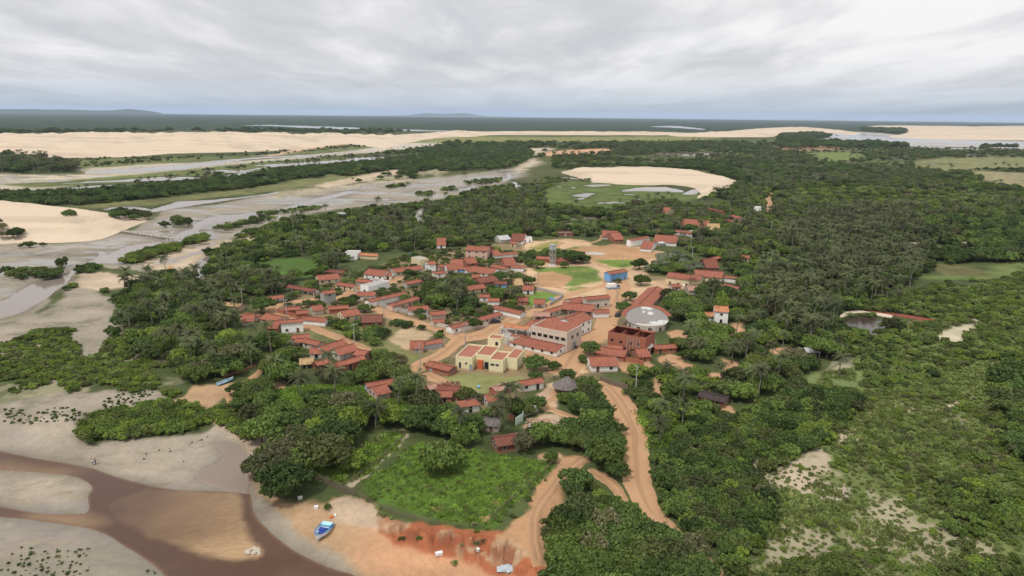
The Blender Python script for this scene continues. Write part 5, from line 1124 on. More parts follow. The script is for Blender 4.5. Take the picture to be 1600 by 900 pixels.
# shrubs and mangroves, nominal radius 2 m
for i, (mk, Hc, ncl, nlf, ls) in enumerate((('dark', 2.3, 34, 60, .26), ('mid', 2.1, 34, 60, .26), ('bright', 1.9, 34, 58, .25), ('scrub', 1.7, 30, 50, .22), ('olive', 1.9, 28, 40, .20))):
    reg('shrub', 'shrub', list(leaves(2.0, Hc, .15, ncl, nlf, ls, low=.05)), wood_mb(.8, .07, 2.0, 4, True), LEAF[mk], BARK)
def palm_q(nf, fl, droop, z, lean, seg=11):
    Cs, Us, Vs, T = [], [], [], []
    for k in range(nf):
        az = 2*math.pi*k/nf*2.4+NPR.rand()*.5; up = NPR.uniform(-.35, 1.1); L = fl*NPR.uniform(.8, 1.1); p = np.array([lean[0], lean[1], z]); dirh = np.array([math.cos(az), math.sin(az), 0]); side = np.array([-math.sin(az), math.cos(az), 0]); th = up; tn = NPR.rand()
        for j in range(seg):
            d = dirh*math.cos(th)+np.array([0, 0, math.sin(th)]); q = p+d*L/seg; mid = (p+q)/2; wd = 1.05*math.sin(math.pi*min(1, (j+1.2)/(seg+.5)))**.6*.62
            for sg in (-1, 1):
                dn = side*sg*.80+np.array([0, 0, -.55])+d*.35; dn /= np.linalg.norm(dn)
                Cs.append(mid+dn*wd*.5); Us.append(dn*wd*.5); Vs.append(d*L/seg*.34); T.append(tn*.5+NPR.rand()*.5)
            p = q; th -= droop*(.35+j/seg)
    return Cs, Us, Vs, T
for i, (h, nf, fl, dr, ln) in enumerate(((8.5, 22, 3.9, .20, (.6, .2)), (11, 20, 3.7, .24, (-.9, .4)), (6.2, 20, 4.0, .18, (.3, -.6)), (9.6, 24, 3.9, .22, (.2, 1.0)))):
    wmb = MB(); wmb.tube([(0, 0, -.2), (ln[0]*.1, ln[1]*.1, h*.3), (ln[0]*.45, ln[1]*.45, h*.7), (ln[0], ln[1], h)], [.24, .17, .15, .13], 7)
    reg('palm', 'coconut_palm', list(palm_q(nf, fl, dr, h, ln)), wmb, LEAF['palm'], PBARK)
# grass tufts
for mk in ('grass', 'grass', 'scrub'):
    n = 46; C = NPR.normal(size=(n, 3))*np.array([.42, .42, 0]); C[:, 2] = NPR.uniform(.08, .30, n); u = rdir(n); u[:, 2] *= .2; u /= np.linalg.norm(u, axis=1)[:, None]
    v = np.tile([0, 0, 1.], (n, 1))+rdir(n)*.5
    reg('tuft', 'grass_tuft', [C, u*.11, v*.17, NPR.rand(n)], wood_mb(.05, .01, .1, 1), LEAF[mk], BARK)
# ------------------------------------------------------------------ where they grow
VEG = []       # x, y, kind, variant, scale, region, tone name
REG = []       # region phrases
KN = ['tree', 'shrub', 'palm', 'tuft']; NOM = dict(tree=4.5, shrub=2.0, palm=1.0, tuft=1.0)
TONES = dict(tree=['dark', 'green', 'low dark', 'bright green', 'olive', 'tall green', 'pale silvery'], shrub=['dark', 'green', 'bright green', 'yellowish green', 'olive brown'], palm=['tall', 'towering', 'short', 'leaning'])
FT = np.array([(a, b_, c, d, e) for a, b_, c, d, e in FOOT])
def free(x, y, pad):
    ok = np.ones(len(x), bool)
    for cx, cy, hx, hy, yw in FT:
        dx, dy = x-cx, y-cy; u = dx*math.cos(yw)+dy*math.sin(yw); v = -dx*math.sin(yw)+dy*math.cos(yw)
        ok &= ~((np.abs(u) < hx+pad) & (np.abs(v) < hy+pad))
    return ok
SEED = [100]
def veg(where, pts, kinds, sp, rr, gate=None, pad=.6, clear=.0, gs=.06, zh=0):
    """kinds: list of (kind, variants, weight); sp spacing in metres; rr radius range (palms: scale range)"""
    SEED[0] += 1; rs = np.random.RandomState(SEED[0]); P = gpz(pts); REG.append(where); ri = len(REG)-1
    x0, y0 = P.min(0); x1, y1 = P.max(0)
    X, Y = np.meshgrid(np.arange(x0, x1, sp), np.arange(y0, y1, sp)); X = X.ravel()+rs.uniform(-.5, .5, X.size)*sp; Y = Y.ravel()+rs.uniform(-.5, .5, Y.size)*sp
    k = sd_poly(P, X, Y)+(fbm(X, Y, .08, SEED[0])-.5)*min(sp*2.5, 12) > 0; X, Y = X[k], Y[k]
    if gate is not None:
        k = fbm(X, Y, gs, SEED[0]+9)*.6+fbm(X, Y, gs*.3, SEED[0]+19)*.4 > gate; X, Y = X[k], Y[k]
    w_ = np.array([q[2] for q in kinds], float); w_ /= w_.sum(); ks = rs.choice(len(kinds), len(X), p=w_)
    rad_ = rs.uniform(rr[0], rr[1], len(X))*np.clip(.8+.5*fbm(X, Y, .03, SEED[0]+3), .8, 1.25)
    e = exc_at(X, Y); k = (e < -np.where(np.array([kinds[q][0] for q in ks], dtype=object) == 'palm', 1.5, rad_*pad)-clear) & free(X, Y, 1.0 if pad > .3 else .4)
    for x, y, q, r in zip(X[k], Y[k], ks[k], rad_[k]):
        kd = kinds[q]; v = kd[1][rs.randint(len(kd[1]))]
        s = r/NOM[kd[0]] if kd[0] != 'palm' else rs.uniform(.75, 1.15)
        VEG.append((x, y, kd[0], v, s*kd[3] if len(kd) > 3 else s, ri))
T, S, Pm, U = 'tree', 'shrub', 'palm', 'tuft'
D_ = [(T, [0, 2, 5], 3), (T, [1], 2.5), (T, [4], .6), (T, [3], .8)]
def DP(p): return D_+[(Pm, [0, 1, 2, 3], p)]
# near
veg('in the thicket right of the red road', [(1014, 745), (1030, 715), (1062, 692), (1095, 668), (1150, 652), (1190, 640), (1240, 610), (1262, 602), (1300, 617), (1338, 614), (1335, 650), (1310, 680), (1285, 700), (1262, 712), (1240, 725), (1215, 760), (1212, 815), (1185, 850), (1150, 895), (1135, 905), (1098, 862), (1064, 840), (1034, 800), (1017, 770)],
    [(S, [0, 1], 5, 1.05), (S, [2], 1), (S, [4], .5), (T, [0, 1], .5, .8)], 2.4, (1.7, 2.6), pad=.5)
veg('in the thicket at the foot of the red road', [(838, 860), (850, 828), (880, 808), (930, 806), (970, 820), (1010, 818), (1038, 838), (1065, 862), (1110, 895), (1130, 960), (838, 960)], [(T, [0, 5], 3), (T, [1], 2), (S, [1], 1, 1.2), (T, [4], .3)], 2.9, (2.0, 3.2), pad=.5)
veg('in the tree line left of the red road', [(900, 604), (935, 602), (955, 630), (978, 665), (984, 700), (984, 745), (966, 762), (925, 735), (905, 712), (880, 690), (886, 640)], [(T, [0, 5, 2], 4), (T, [1], 1)], 3.9, (2.3, 3.6), pad=.5)
veg('on the earth slope between the two red tracks', [(880, 745), (925, 745), (960, 785), (1000, 790), (1005, 818), (940, 812), (885, 800), (872, 775)], [(T, [1, 0], 1), (S, [1, 2, 3], 3)], 3.6, (1.2, 2.6), pad=.5)
veg('in the belt between green field and roofs', [(602, 645), (650, 640), (700, 655), (745, 668), (800, 672), (850, 690), (882, 672), (885, 704), (850, 712), (790, 700), (740, 705), (700, 705), (650, 692), (632, 676), (604, 668)], D_, 4.4, (2.6, 4.0))
veg('among the palms and roofs below the yellow building', [(600, 600), (660, 612), (700, 620), (760, 625), (830, 600), (850, 620), (840, 650), (800, 665), (700, 655), (640, 645), (600, 640)], D_, 4.8, (1.8, 3.2))
veg('in the beachside grove left of the field', [(396, 735), (420, 700), (442, 672), (455, 655), (500, 642), (560, 640), (600, 655), (592, 678), (560, 695), (530, 716), (482, 738), (478, 778), (450, 784), (410, 768)], [(T, [0, 2], 4), (T, [1, 5], 3), (T, [4], .8), (T, [3], .5)], 4.6, (3.0, 4.8), pad=.4)
veg('in the clump right of the orange boat landing', [(366, 645), (362, 615), (395, 594), (428, 600), (438, 640), (440, 672), (414, 690), (388, 672)], [(T, [0, 1], 3), (T, [5], 1)], 3.8, (2.6, 3.6), pad=.4)
veg('between the left lane and the lush grass', [(410, 580), (450, 545), (500, 560), (560, 560), (600, 560), (630, 580), (640, 600), (590, 605), (520, 600), (450, 604), (400, 596)], DP(1.0), 4.8, (2.2, 4.0))
veg('in the dark woods left of the village', [(200, 455), (252, 438), (330, 425), (400, 440), (452, 445), (430, 462), (400, 465), (372, 480), (372, 520), (440, 545), (400, 570), (368, 592), (310, 600), (270, 590), (222, 560), (182, 520), (186, 480)], DP(2.2), 4.7, (2.6, 4.2))
veg('in the mangrove scrub of the lower left flats', [(-60, 515), (60, 505), (100, 515), (180, 520), (230, 560), (280, 590), (306, 602), (268, 622), (200, 612), (130, 612), (60, 622), (0, 630), (-60, 632)], [(S, [2], 5), (S, [1], 2.5), (S, [3], 2), (S, [4], .4)], 1.9, (.7, 1.45), gate=.45, gs=.08, pad=0, clear=-.6)
veg('in the mangroves at the left channel bend', [(86, 462), (112, 440), (118, 425), (130, 410), (150, 418), (158, 450), (190, 470), (205, 450), (260, 430), (300, 436), (260, 450), (190, 500), (186, 530), (160, 470), (120, 470)], [(S, [0, 1], 3, 1.2), (T, [0], 1, .7), (S, [2], .6)], 4.0, (1.8, 2.6), pad=.3, gate=.42, clear=-.5)
veg('scattered along the left channel bend', [(60, 430), (84, 428), (84, 436), (66, 436)], [(S, [0], 1, 1.2)], 4.0, (2.0, 2.6), pad=0, clear=-99)
veg('in the mangrove island on the lower left flat', [(126, 674), (150, 652), (190, 640), (232, 628), (300, 633), (345, 650), (332, 662), (300, 674), (230, 682), (152, 690), (130, 686)], [(S, [2], 3), (S, [1], 3)], 1.9, (1.3, 1.9), pad=0, clear=-99)
veg('in the mangrove strip beside the tidal pool', [(326, 636), (360, 636), (364, 650), (396, 690), (384, 690), (348, 668)], [(S, [2, 1], 3)], 2.0, (1.1, 1.6), pad=0, clear=-99)
veg('on the mud of the lower left flat', [(0, 640), (130, 640), (200, 610), (260, 612), (130, 660), (0, 665)], [(S, [1, 0], 3)], 1.5, (.2, .55), gate=.47, gs=.12, pad=0, clear=-99)
veg('dotted on the bare mudflat near the river', [(120, 690), (260, 690), (340, 680), (300, 720), (180, 720)], [(S, [0, 1], 3)], 1.6, (.12, .3), gs=.15, gate=.57, pad=0, clear=-99)
veg('dotted on the sandbank at the bottom left corner', [(-40, 850), (100, 855), (180, 850), (250, 895), (200, 930), (-40, 930)], [(S, [0, 1], 3)], 1.4, (.12, .38), gs=.12, gate=.52, pad=0, clear=-99)
# village
veg('in the palm grove in the middle of the village', [(664, 440), (750, 432), (790, 452), (790, 475), (745, 498), (700, 488), (655, 476)], DP(2.5), 4.2, (2.2, 3.6))
veg('between the houses of the village', [(440, 470), (500, 440), (580, 420), (660, 395), (760, 385), (820, 400), (840, 440), (835, 475), (780, 500), (700, 510), (620, 490), (560, 470), (520, 500), (470, 490)], D_, 4.9, (1.0, 2.2), pad=.6)
veg('in the hedge between left lane and main street', [(500, 505), (545, 492), (560, 500), (606, 518), (600, 548), (565, 542), (520, 522)], [(T, [0, 2, 1], 3), (S, [2, 1], 2, 1.3)], 3.6, (1.5, 2.5), pad=.6)
veg('along the grassy strip behind the main street corner', [(600, 498), (660, 508), (700, 525), (690, 530), (640, 515), (604, 508)], [(S, [1, 0], 2, 1.2)], 2.4, (1.0, 1.6), pad=.5)
veg('beside the water tower', [(835, 400), (905, 400), (915, 412), (880, 418), (835, 420), (815, 410)], [(T, [0, 1, 2], 3)], 5, (2.2, 3.4), pad=.5, clear=-99)
veg('around the walled green yard', [(800, 462), (818, 455), (835, 480), (850, 480), (830, 492), (800, 480)], [(T, [1, 0, 3], 3)], 4.5, (1.8, 2.8))
veg('in the gardens right of the round pavilion', [(1000, 470), (1050, 440), (1130, 455), (1110, 500), (1070, 540), (1050, 560), (1070, 500), (1040, 480)], DP(.8), 5.2, (2.6, 4.2))
veg('in the pale clump beside the school', [(1010, 410), (1060, 400), (1085, 412), (1080, 426), (1040, 430), (1012, 424)], [(T, [0, 1], 2), (T, [6], 3)], 5.2, (2.0, 3.2), pad=0, clear=-99)
veg('around the yellow building', [(680, 560), (712, 580), (700, 602), (650, 590), (640, 575), (668, 570)], [(S, [1, 2], 2), (T, [1], .5, .7)], 3.4, (.9, 1.6))
veg('around the sandy square', [(820, 575), (850, 580), (870, 600), (900, 600), (896, 585), (935, 600), (960, 592), (940, 610), (850, 612), (815, 600)], [(T, [0, 1, 2], 3)], 4.6, (1.8, 2.8))
# right side
veg('in the gardens at the head of the red road', [(975, 595), (1020, 592), (1060, 560), (1110, 590), (1130, 630), (1150, 650), (1092, 668), (1048, 700), (1014, 700), (1000, 660), (985, 630)], [(T, [0, 2, 1], 3), (S, [1, 2], 3, 1.2), (Pm, [2, 0], .8)], 4.0, (1.6, 2.8))
veg('in the woods right of the village', [(1060, 540), (1060, 490), (1100, 460), (1160, 455), (1150, 430), (1120, 420), (1090, 385), (1130, 370), (1190, 350), (1240, 360), (1250, 440), (1300, 490), (1310, 545), (1290, 590), (1240, 604), (1180, 640), (1140, 640), (1100, 590)], DP(1.6), 5.4, (2.8, 4.4))
veg('in the coconut grove on the right', [(1190, 440), (1240, 360), (1290, 335), (1420, 340), (1450, 380), (1440, 430), (1380, 475), (1320, 480), (1310, 545), (1250, 570), (1210, 520)], [(Pm, [0, 1, 3], 5), (T, [0, 1], .6), (S, [1], .5, 1.3)], 5.6, (2.5, 4))
veg('in the coconut grove on the right', [(1200, 440), (1300, 350), (1440, 345), (1450, 430), (1330, 480), (1320, 540), (1250, 590)], [(S, [0, 1], 3, 1.3), (T, [0, 2], 1)], 5.5, (2, 3.2), pad=.3)
veg('in the green scrub around the pond', [(1310, 480), (1400, 462), (1470, 440), (1560, 436), (1660, 400), (1660, 590), (1540, 560), (1420, 600), (1345, 608), (1300, 580), (1312, 545), (1300, 500)], [(S, [1], 4), (S, [2], 3), (S, [3], 4), (S, [0], .6)], 2.9, (1.1, 2.0), gate=.30, pad=.4)
veg('in the scrub of the right-hand slope', [(1215, 762), (1262, 714), (1340, 614), (1400, 600), (1500, 556), (1700, 560), (1760, 960), (1130, 960), (1190, 860), (1216, 815)], [(S, [3], 4), (S, [1], 2), (S, [2], 2), (S, [4], .8)], 1.9, (.45, 1.15), gate=.55, pad=.2, clear=-.1, gs=.05)
veg('in the scrub of the right-hand slope', [(1340, 740), (1480, 700), (1700, 760), (1740, 960), (1360, 960), (1500, 860), (1440, 800)], [(S, [1], 3, 1.2), (S, [2], 3), (S, [3], 1)], 2.3, (1.1, 1.9), gate=.52, pad=.2)
veg('in the scrub of the right-hand slope', [(1230, 880), (1330, 860), (1400, 870), (1430, 960), (1180, 960)], [(S, [1], 2, 1.1), (S, [3], 2)], 2.1, (.9, 1.6), gate=.45, pad=.2)
veg('in the scrub of the right-hand slope', [(1190, 730), (1262, 700), (1340, 614), (1400, 600), (1500, 556), (1700, 560), (1760, 960), (1130, 960), (1190, 860)], [(S, [3], 3), (S, [2], 1.2)], 1.45, (.28, .62), gate=.38, gs=.12, pad=0, clear=-99)
veg('in the scrub of the right-hand slope', [(1230, 700), (1345, 620), (1500, 570), (1640, 600), (1700, 900), (1240, 900)], [(S, [1], 3), (S, [2], 2), (S, [4], .7)], 4.2, (.9, 1.7), gate=.58, gs=.035, pad=.3)
for p_ in ([(402, 334), (500, 324), (500, 328), (420, 337)], [(436, 345), (476, 337), (474, 341), (440, 348)], [(648, 301), (680, 301), (676, 306), (650, 306)], [(688, 293), (718, 293), (714, 298), (690, 298)], [(724, 285), (785, 279), (780, 285), (730, 289)], [(604, 291), (640, 287), (636, 292), (608, 294)], [(280, 347), (300, 344), (300, 350), (284, 352)], [(0, 430), (60, 424), (110, 412), (100, 420), (50, 436), (0, 442)], [(330, 356), (420, 340), (430, 343), (350, 360)], [(560, 336), (640, 322), (700, 312), (705, 317), (640, 330), (570, 342)], [(500, 345), (560, 334), (562, 340), (510, 352)]):
    veg('on the green bars of the river plain', p_, [(S, [0, 1], 3, 1.1), (S, [3], 2)], 5.0, (1.3, 2.8), gate=.36, gs=.05, pad=0, clear=-99)
veg('around the pond', [(1304, 516), (1330, 522), (1350, 528), (1370, 526), (1396, 512), (1404, 508), (1400, 518), (1370, 532), (1330, 530), (1300, 524)], [(S, [0, 1], 3, 1.2), (T, [0], .6, .8)], 3.2, (1.8, 2.8), pad=0, clear=-99)
veg('on the far dunes', [(0, 225), (240, 216), (420, 214), (420, 222), (240, 230), (0, 240)], [(T, [2], 3)], 30, (3.5, 7), gate=.57, pad=0, clear=-99)
veg('on the red earth bank', [(590, 815), (650, 820), (720, 832), (800, 848), (835, 880), (800, 890), (700, 872), (620, 848)], [(S, [3, 1, 4], 1)], 3.2, (.4, .8), gate=.55, pad=0, clear=-99, gs=.2)
veg('along the field fence', [(555, 778), (600, 800), (650, 815), (740, 826), (760, 818), (800, 780), (850, 735), (866, 728), (868, 738), (806, 800), (765, 828), (700, 824), (620, 806), (560, 784)], [(S, [3, 2, 1], 1)], 2.6, (.4, .9), gate=.42, pad=0, clear=-99, gs=.2)
veg('in the dark clump at the far right edge', [(1545, 590), (1640, 560), (1660, 740), (1600, 720), (1580, 660)], [(T, [0, 1], 3), (S, [1, 0], 2, 1.4)], 3.4, (1.8, 3.0), pad=.1)
# middle distance
veg('in the palm woods behind the village', [(400, 425), (440, 395), (500, 375), (570, 350), (660, 330), (740, 318), (800, 300), (860, 305), (850, 330), (848, 352), (900, 358), (940, 362), (930, 372), (830, 370), (770, 378), (720, 388), (640, 394), (560, 392), (530, 410), (540, 425), (470, 440), (452, 446), (400, 436)], DP(3.2), 6.0, (2.6, 4.4), pad=.5)
veg('in the scrub above the left flats', [(300, 440), (300, 415), (330, 392), (420, 350), (520, 335), (640, 318), (740, 300), (800, 290), (880, 290), (860, 310), (800, 302), (700, 326), (560, 340), (430, 362), (340, 398), (340, 430)], [(S, [1, 0], 4, 1.2), (S, [3, 2], 3, 1.1), (T, [1, 0], 1, .8), (Pm, [0], .25)], 5.4, (1.8, 3.2), gate=.33, pad=.4)
veg('in the scrub above the left flats', [(300, 436), (330, 400), (430, 362), (560, 342), (570, 352), (500, 376), (440, 396), (400, 426)], [(S, [1, 0], 4, 1.2), (S, [3, 2], 4, 1.1), (T, [1, 0], 1, .8), (Pm, [0], .5)], 4.8, (1.8, 3.2), gate=.33, pad=.4)
veg('on the green strip in the left channel', [(196, 411), (210, 402), (258, 388), (300, 376), (320, 371), (318, 377), (262, 397), (212, 412)], [(S, [1, 2], 3, 1.3)], 4.0, (1.8, 2.6), pad=0, clear=-99)
veg('on the sand below the near dune', [(100, 352), (118, 352), (120, 358), (100, 358)], [(T, [2], 1)], 9, (4, 5), pad=0, clear=-99)
veg('on the sand below the near dune', [(168, 346), (190, 340), (228, 336), (232, 344), (200, 348), (176, 352)], [(T, [2, 0], 1)], 8, (3.5, 4.6), pad=0, clear=-99)
veg('on the sand below the near dune', [(0, 368), (34, 368), (38, 378), (0, 378)], [(T, [2, 4], 1)], 9, (3, 5), pad=0, clear=-99)
veg('on the sand below the near dune', [(36, 382), (130, 372), (200, 362), (250, 356), (280, 340), (284, 350), (200, 372), (110, 382), (50, 388)], [(S, [0, 1], 1, 1.4), (T, [2], .3, .8)], 8, (2.2, 3.4), pad=0, clear=-99, gate=.45)
veg('in the dark mangrove belt of the upper left', [(-60, 304), (60, 303), (200, 298), (330, 282), (400, 273), (450, 264), (540, 257), (660, 243), (700, 227), (840, 228), (845, 240), (790, 258), (700, 266), (600, 276), (560, 286), (540, 274), (450, 281), (400, 294), (300, 302), (236, 311), (118, 322), (-60, 317)], [(S, [0], 4), (S, [1], 1), (T, [0], 1)], 6.5, (2.8, 4.4), pad=.3, clear=0, gate=.36, gs=.03)
veg('in the far grove on the left edge', [(-60, 248), (40, 247), (100, 254), (128, 266), (100, 270), (-60, 272)], [(T, [0, 4], 3), (Pm, [0, 1], 2, 1.3)], 13, (6, 8), pad=0, clear=-99)
veg('on the far dunes', [(400, 214), (500, 211), (520, 216), (460, 222), (380, 225), (235, 228), (240, 225), (300, 220), (400, 218)], [(T, [2], 3)], 20, (4, 8), gate=.53, pad=0, clear=-99)
veg('in the tree belts of the middle distance', [(560, 262), (600, 240), (690, 228), (840, 226), (860, 240), (820, 262), (760, 276), (700, 272), (640, 282), (560, 292), (540, 282)], [(T, [0, 2, 1], 4), (Pm, [0, 1], 1)], 11, (3.4, 5.6), gate=.46, pad=.4, gs=.02)
veg('in the tree belts of the middle distance', [(862, 246), (900, 228), (1100, 222), (1230, 232), (1280, 250), (1240, 264), (1100, 264), (960, 262), (870, 264)], [(T, [0, 2, 1], 4), (Pm, [0, 1], 1.5, 1.2)], 12, (3.6, 5.8), gate=.47, pad=.4, gs=.015)
veg('in the tree belts of the middle distance', [(1150, 262), (1260, 250), (1400, 236), (1640, 238), (1640, 300), (1470, 302), (1360, 290), (1240, 300), (1170, 300), (1160, 285)], [(T, [0, 2, 1], 4), (Pm, [0, 1], 2, 1.1)], 12, (3.4, 5.6), gate=.49, pad=.5, gs=.015)
veg('in the far palm and mangrove woods on the right', [(1110, 330), (1100, 312), (1160, 292), (1240, 292), (1360, 280), (1440, 268), (1480, 296), (1640, 300), (1640, 350), (1500, 345), (1440, 345), (1300, 335), (1180, 350), (1130, 360), (1090, 380), (1070, 350)], DP(3.5), 8.0, (2.8, 4.6), pad=.4, gate=.455, gs=.016)
veg('in the far palm and mangrove woods on the right', [(1110, 330), (1160, 292), (1440, 268), (1640, 300), (1640, 350), (1300, 335), (1090, 380)], [(S, [1, 3, 2], 3, 1.2)], 8.0, (1.5, 3), gate=.45, pad=.4)
veg('in the scrub right of the coconut grove', [(1440, 345), (1560, 345), (1680, 350), (1680, 400), (1600, 410), (1470, 414), (1440, 395)], [(S, [0, 1], 3, 1.5), (T, [0, 4], 1)], 6.0, (2.4, 4), gate=.36, pad=.4)
veg('on the wet meadows behind the palm woods', [(870, 318), (940, 322), (1040, 316), (1100, 322), (1090, 350), (1040, 370), (960, 366), (930, 350), (860, 345)], DP(2.0), 7.5, (3, 4.6), gate=.44, pad=.4, clear=-2)
veg('on the wet meadows behind the palm woods', [(850, 278), (960, 284), (1070, 302), (1085, 316), (1000, 330), (900, 345), (840, 345), (800, 320), (840, 300)], [(S, [1, 3, 4], 3), (T, [0], .3, .8)], 7, (1.5, 3.2), gate=.47, gs=.03, pad=0, clear=-1)
veg('around the far hamlet', [(960, 345), (1100, 335), (1190, 340), (1200, 370), (1130, 372), (1080, 395), (1050, 385), (1060, 372), (960, 368)], DP(2.5), 6.5, (2.6, 4.4), pad=.5)
veg('around the crescent dune', [(860, 262), (1100, 258), (1160, 270), (1170, 300), (1110, 315), (1120, 300), (1150, 284), (1100, 266), (960, 261), (880, 264)], [(T, [0, 2], 3)], 9, (3.5, 5.5), pad=.2, gate=.3)
veg('in the tree belts of the middle distance', [(690, 222), (900, 224), (1280, 224), (1280, 232), (900, 236), (700, 232)], [(T, [0, 2], 4)], 18, (5, 8), gate=.54, pad=.3)
veg('in the tree belts of the middle distance', [(1220, 211), (1280, 209), (1300, 214), (1250, 222), (1400, 226), (1420, 232), (1210, 232)], [(T, [0, 2], 4)], 20, (6, 11), gate=.42, pad=.0, clear=-99)
veg('beyond the far dunes', [(1345, 201), (1410, 203), (1420, 206), (1400, 209), (1350, 207)], [(T, [0], 4)], 34, (8, 14), gate=.40, pad=.0, clear=-99)
veg('on the far lagoon', [(1535, 230), (1590, 230), (1590, 233), (1535, 233)], [(T, [0], 4)], 24, (7, 10), pad=.0, clear=-99)
veg('along the far shore', [(0, 206), (240, 206), (420, 204), (640, 206), (620, 209), (530, 212), (300, 206), (0, 213)], [(T, [0], 4)], 40, (7, 13), gate=.46, pad=.0)
veg('on the lagoon meadows', [(0, 284), (160, 270), (300, 260), (440, 246), (600, 238), (620, 250), (480, 268), (300, 290), (160, 312), (0, 296)], [(S, [0, 4], 3)], 10, (1.2, 3), gate=.50, pad=0, clear=0)
veg('on the lagoon meadows', [(60, 250), (300, 245), (560, 226), (620, 226), (540, 236), (300, 258), (100, 262)], [(S, [0, 4], 3)], 13, (1.5, 3.5), gate=.50, pad=0, clear=0)
veg('on the lagoon meadows', [(1060, 225), (1600, 232), (1640, 262), (1500, 290), (1400, 250), (1100, 262)], [(S, [0, 4], 3), (T, [0], .6)], 17, (2, 4.5), gate=.48, pad=0, clear=0)
veg('grass', [(1262, 605), (1300, 580), (1340, 572), (1345, 615), (1310, 622), (1265, 615)], [(U, [2], 3)], 1.6, (.8, 2), gate=.45, pad=0, clear=-99)
# grass
veg('grass', [(560, 754), (612, 728), (632, 702), (660, 690), (700, 700), (780, 706), (850, 722), (862, 730), (840, 752), (802, 785), (758, 820), (700, 813), (622, 790), (568, 768)], [(U, [0, 1], 3), (U, [2], .8)], 1.0, (.35, .95), pad=0, clear=-99)
veg('grass', [(430, 612), (460, 606), (520, 604), (580, 606), (640, 640), (600, 650), (560, 620), (520, 612), (470, 640), (445, 640)], [(U, [0, 1], 3)], 1.1, (1, 1.8), pad=0, clear=-99)
veg('grass', [(480, 736), (540, 720), (600, 680), (632, 672), (622, 695), (572, 742), (548, 755), (500, 752)], [(U, [0, 1, 2], 3)], 1.2, (1, 1.8), pad=0, clear=-99)
veg('grass', [(1215, 762), (1262, 714), (1340, 614), (1400, 600), (1500, 556), (1640, 560), (1700, 960), (1130, 960)], [(U, [2], 3)], 2.0, (.8, 1.7), gate=.52, pad=0, clear=-99)
veg('grass', [(1000, 640), (1100, 640), (1060, 690), (1010, 705), (1000, 690)], [(U, [0, 1], 3)], 1.4, (1, 2), pad=0, clear=0)
# hand placed: x, y of the foot, crown width in pixels, variant, label
HAND = [(409, 489, 36, 0, 'large dark round tree on the inside of the curved lane'), (552, 474, 24, 2, 'dark round tree at the dusty junction by the white warehouse'), (570, 488, 22, 1, 'round tree with a white car parked under it'),
        (640, 432, 18, 0, 'dark round tree in front of the pale green house'), (656, 494, 22, 2, 'round dark tree behind the grey block wall of the main street'), (742, 514, 26, 0, 'dark tree in front of the white gabled corner house'),
        (784, 440, 26, 0, 'big dark tree between the white row house and the square-roofed white house'), (826, 445, 24, 2, 'dark tree at the left corner of the bare earth patch'), (898, 412, 32, 0, 'large dark tree right of the concrete water tower'),
        (999, 421, 30, 2, 'wide flat-topped dark tree behind the blue hall'), (1002, 446, 28, 1, 'green round tree on the sand right of the blue hall'), (984, 470, 24, 0, 'dark tree on the sand above the round pavilion'), (973, 488, 26, 0, 'dark tree at the street edge left of the round pavilion'),
        (922, 553, 32, 0, 'tall dark street tree left of the brick apartment shell'), (911, 566, 20, 1, 'smaller green tree in front of the tall dark street tree'), (834, 580, 38, 0, 'broad dark tree on the square right of the yellow building'), (866, 578, 24, 2, 'dark tree in the middle of the sandy square'),
        (886, 594, 28, 0, 'dark tree with ragged crown at the lower end of the sandy square'), (966, 442, 12, 1, 'small green tree in front of the blue hall'), (686, 738, 72, 1, 'huge bushy tree standing at the back edge of the green field'), (666, 645, 52, 0, 'large dark tree left of the wide hipped roof'),
        (838, 640, 34, 0, 'dark tree between the ruin and the orange-roofed house in the trees'), (820, 705, 44, 4, 'loose olive tree right of the sagging dark red roof'), (862, 722, 26, 5, 'slim tree on the small sandy patch at the field corner'), (441, 778, 76, 0, 'large dark tree at the beach edge above the beached boat'),
        (512, 735, 88, 1, 'largest spreading green tree beside the beach grove'), (552, 735, 46, 3, 'round bright tree at the narrow plots'), (409, 690, 60, 1, 'tall green tree right of the orange boat landing'), (932, 660, 56, 0, 'big dark tree at the top of the roadside line'),
        (947, 730, 64, 5, 'big green tree at the bend of the red dirt road'), (902, 764, 48, 0, 'dark bushy tree on the slope above the red earth bank'), (973, 818, 46, 0, 'dark low tree beside the lower red dirt road'), (943, 795, 34, 1, 'green tree left of the lower red dirt road'), (440, 598, 52, 1, 'big round green tree left of the small orange clearing'),
        (512, 795, 12, 1, 'lone small bush behind the beached boat'), (1136, 468, 30, 0, 'dark tree below the right-hand house of the school')]
PALMS = [(623, 634, 0), (650, 642, 3), (587, 672, 2), (718, 690, 0), (799, 655, 1), (780, 668, 3), (807, 640, 0), (516, 592, 0), (524, 612, 2), (394, 578, 0), (424, 556, 1), (470, 622, 2), (797, 470, 1), (806, 476, 0), (700, 470, 0), (712, 474, 3), (722, 470, 1), (1220, 566, 1), (1143, 568, 2), (1262, 545, 1), (1240, 520, 0), (1310, 590, 0),
         (335, 480, 0), (365, 500, 3), (300, 470, 0), (345, 520, 1), (770, 690, 3), (430, 592, 2)]
# ------------------------------------------------------------------ build them
MX = np.array([v[0] for v in VEG]); MY = np.array([v[1] for v in VEG]); MZ = height(MX, MY)+dune_at(MX, MY)*.9
px_, py_ = proj(MX, MY, MZ); dist = np.sqrt(MX**2+MY**2+CAM_H**2)
inview = (px_ > -20) & (px_ < 1620) & (py_ > 0) & (py_ < 925)
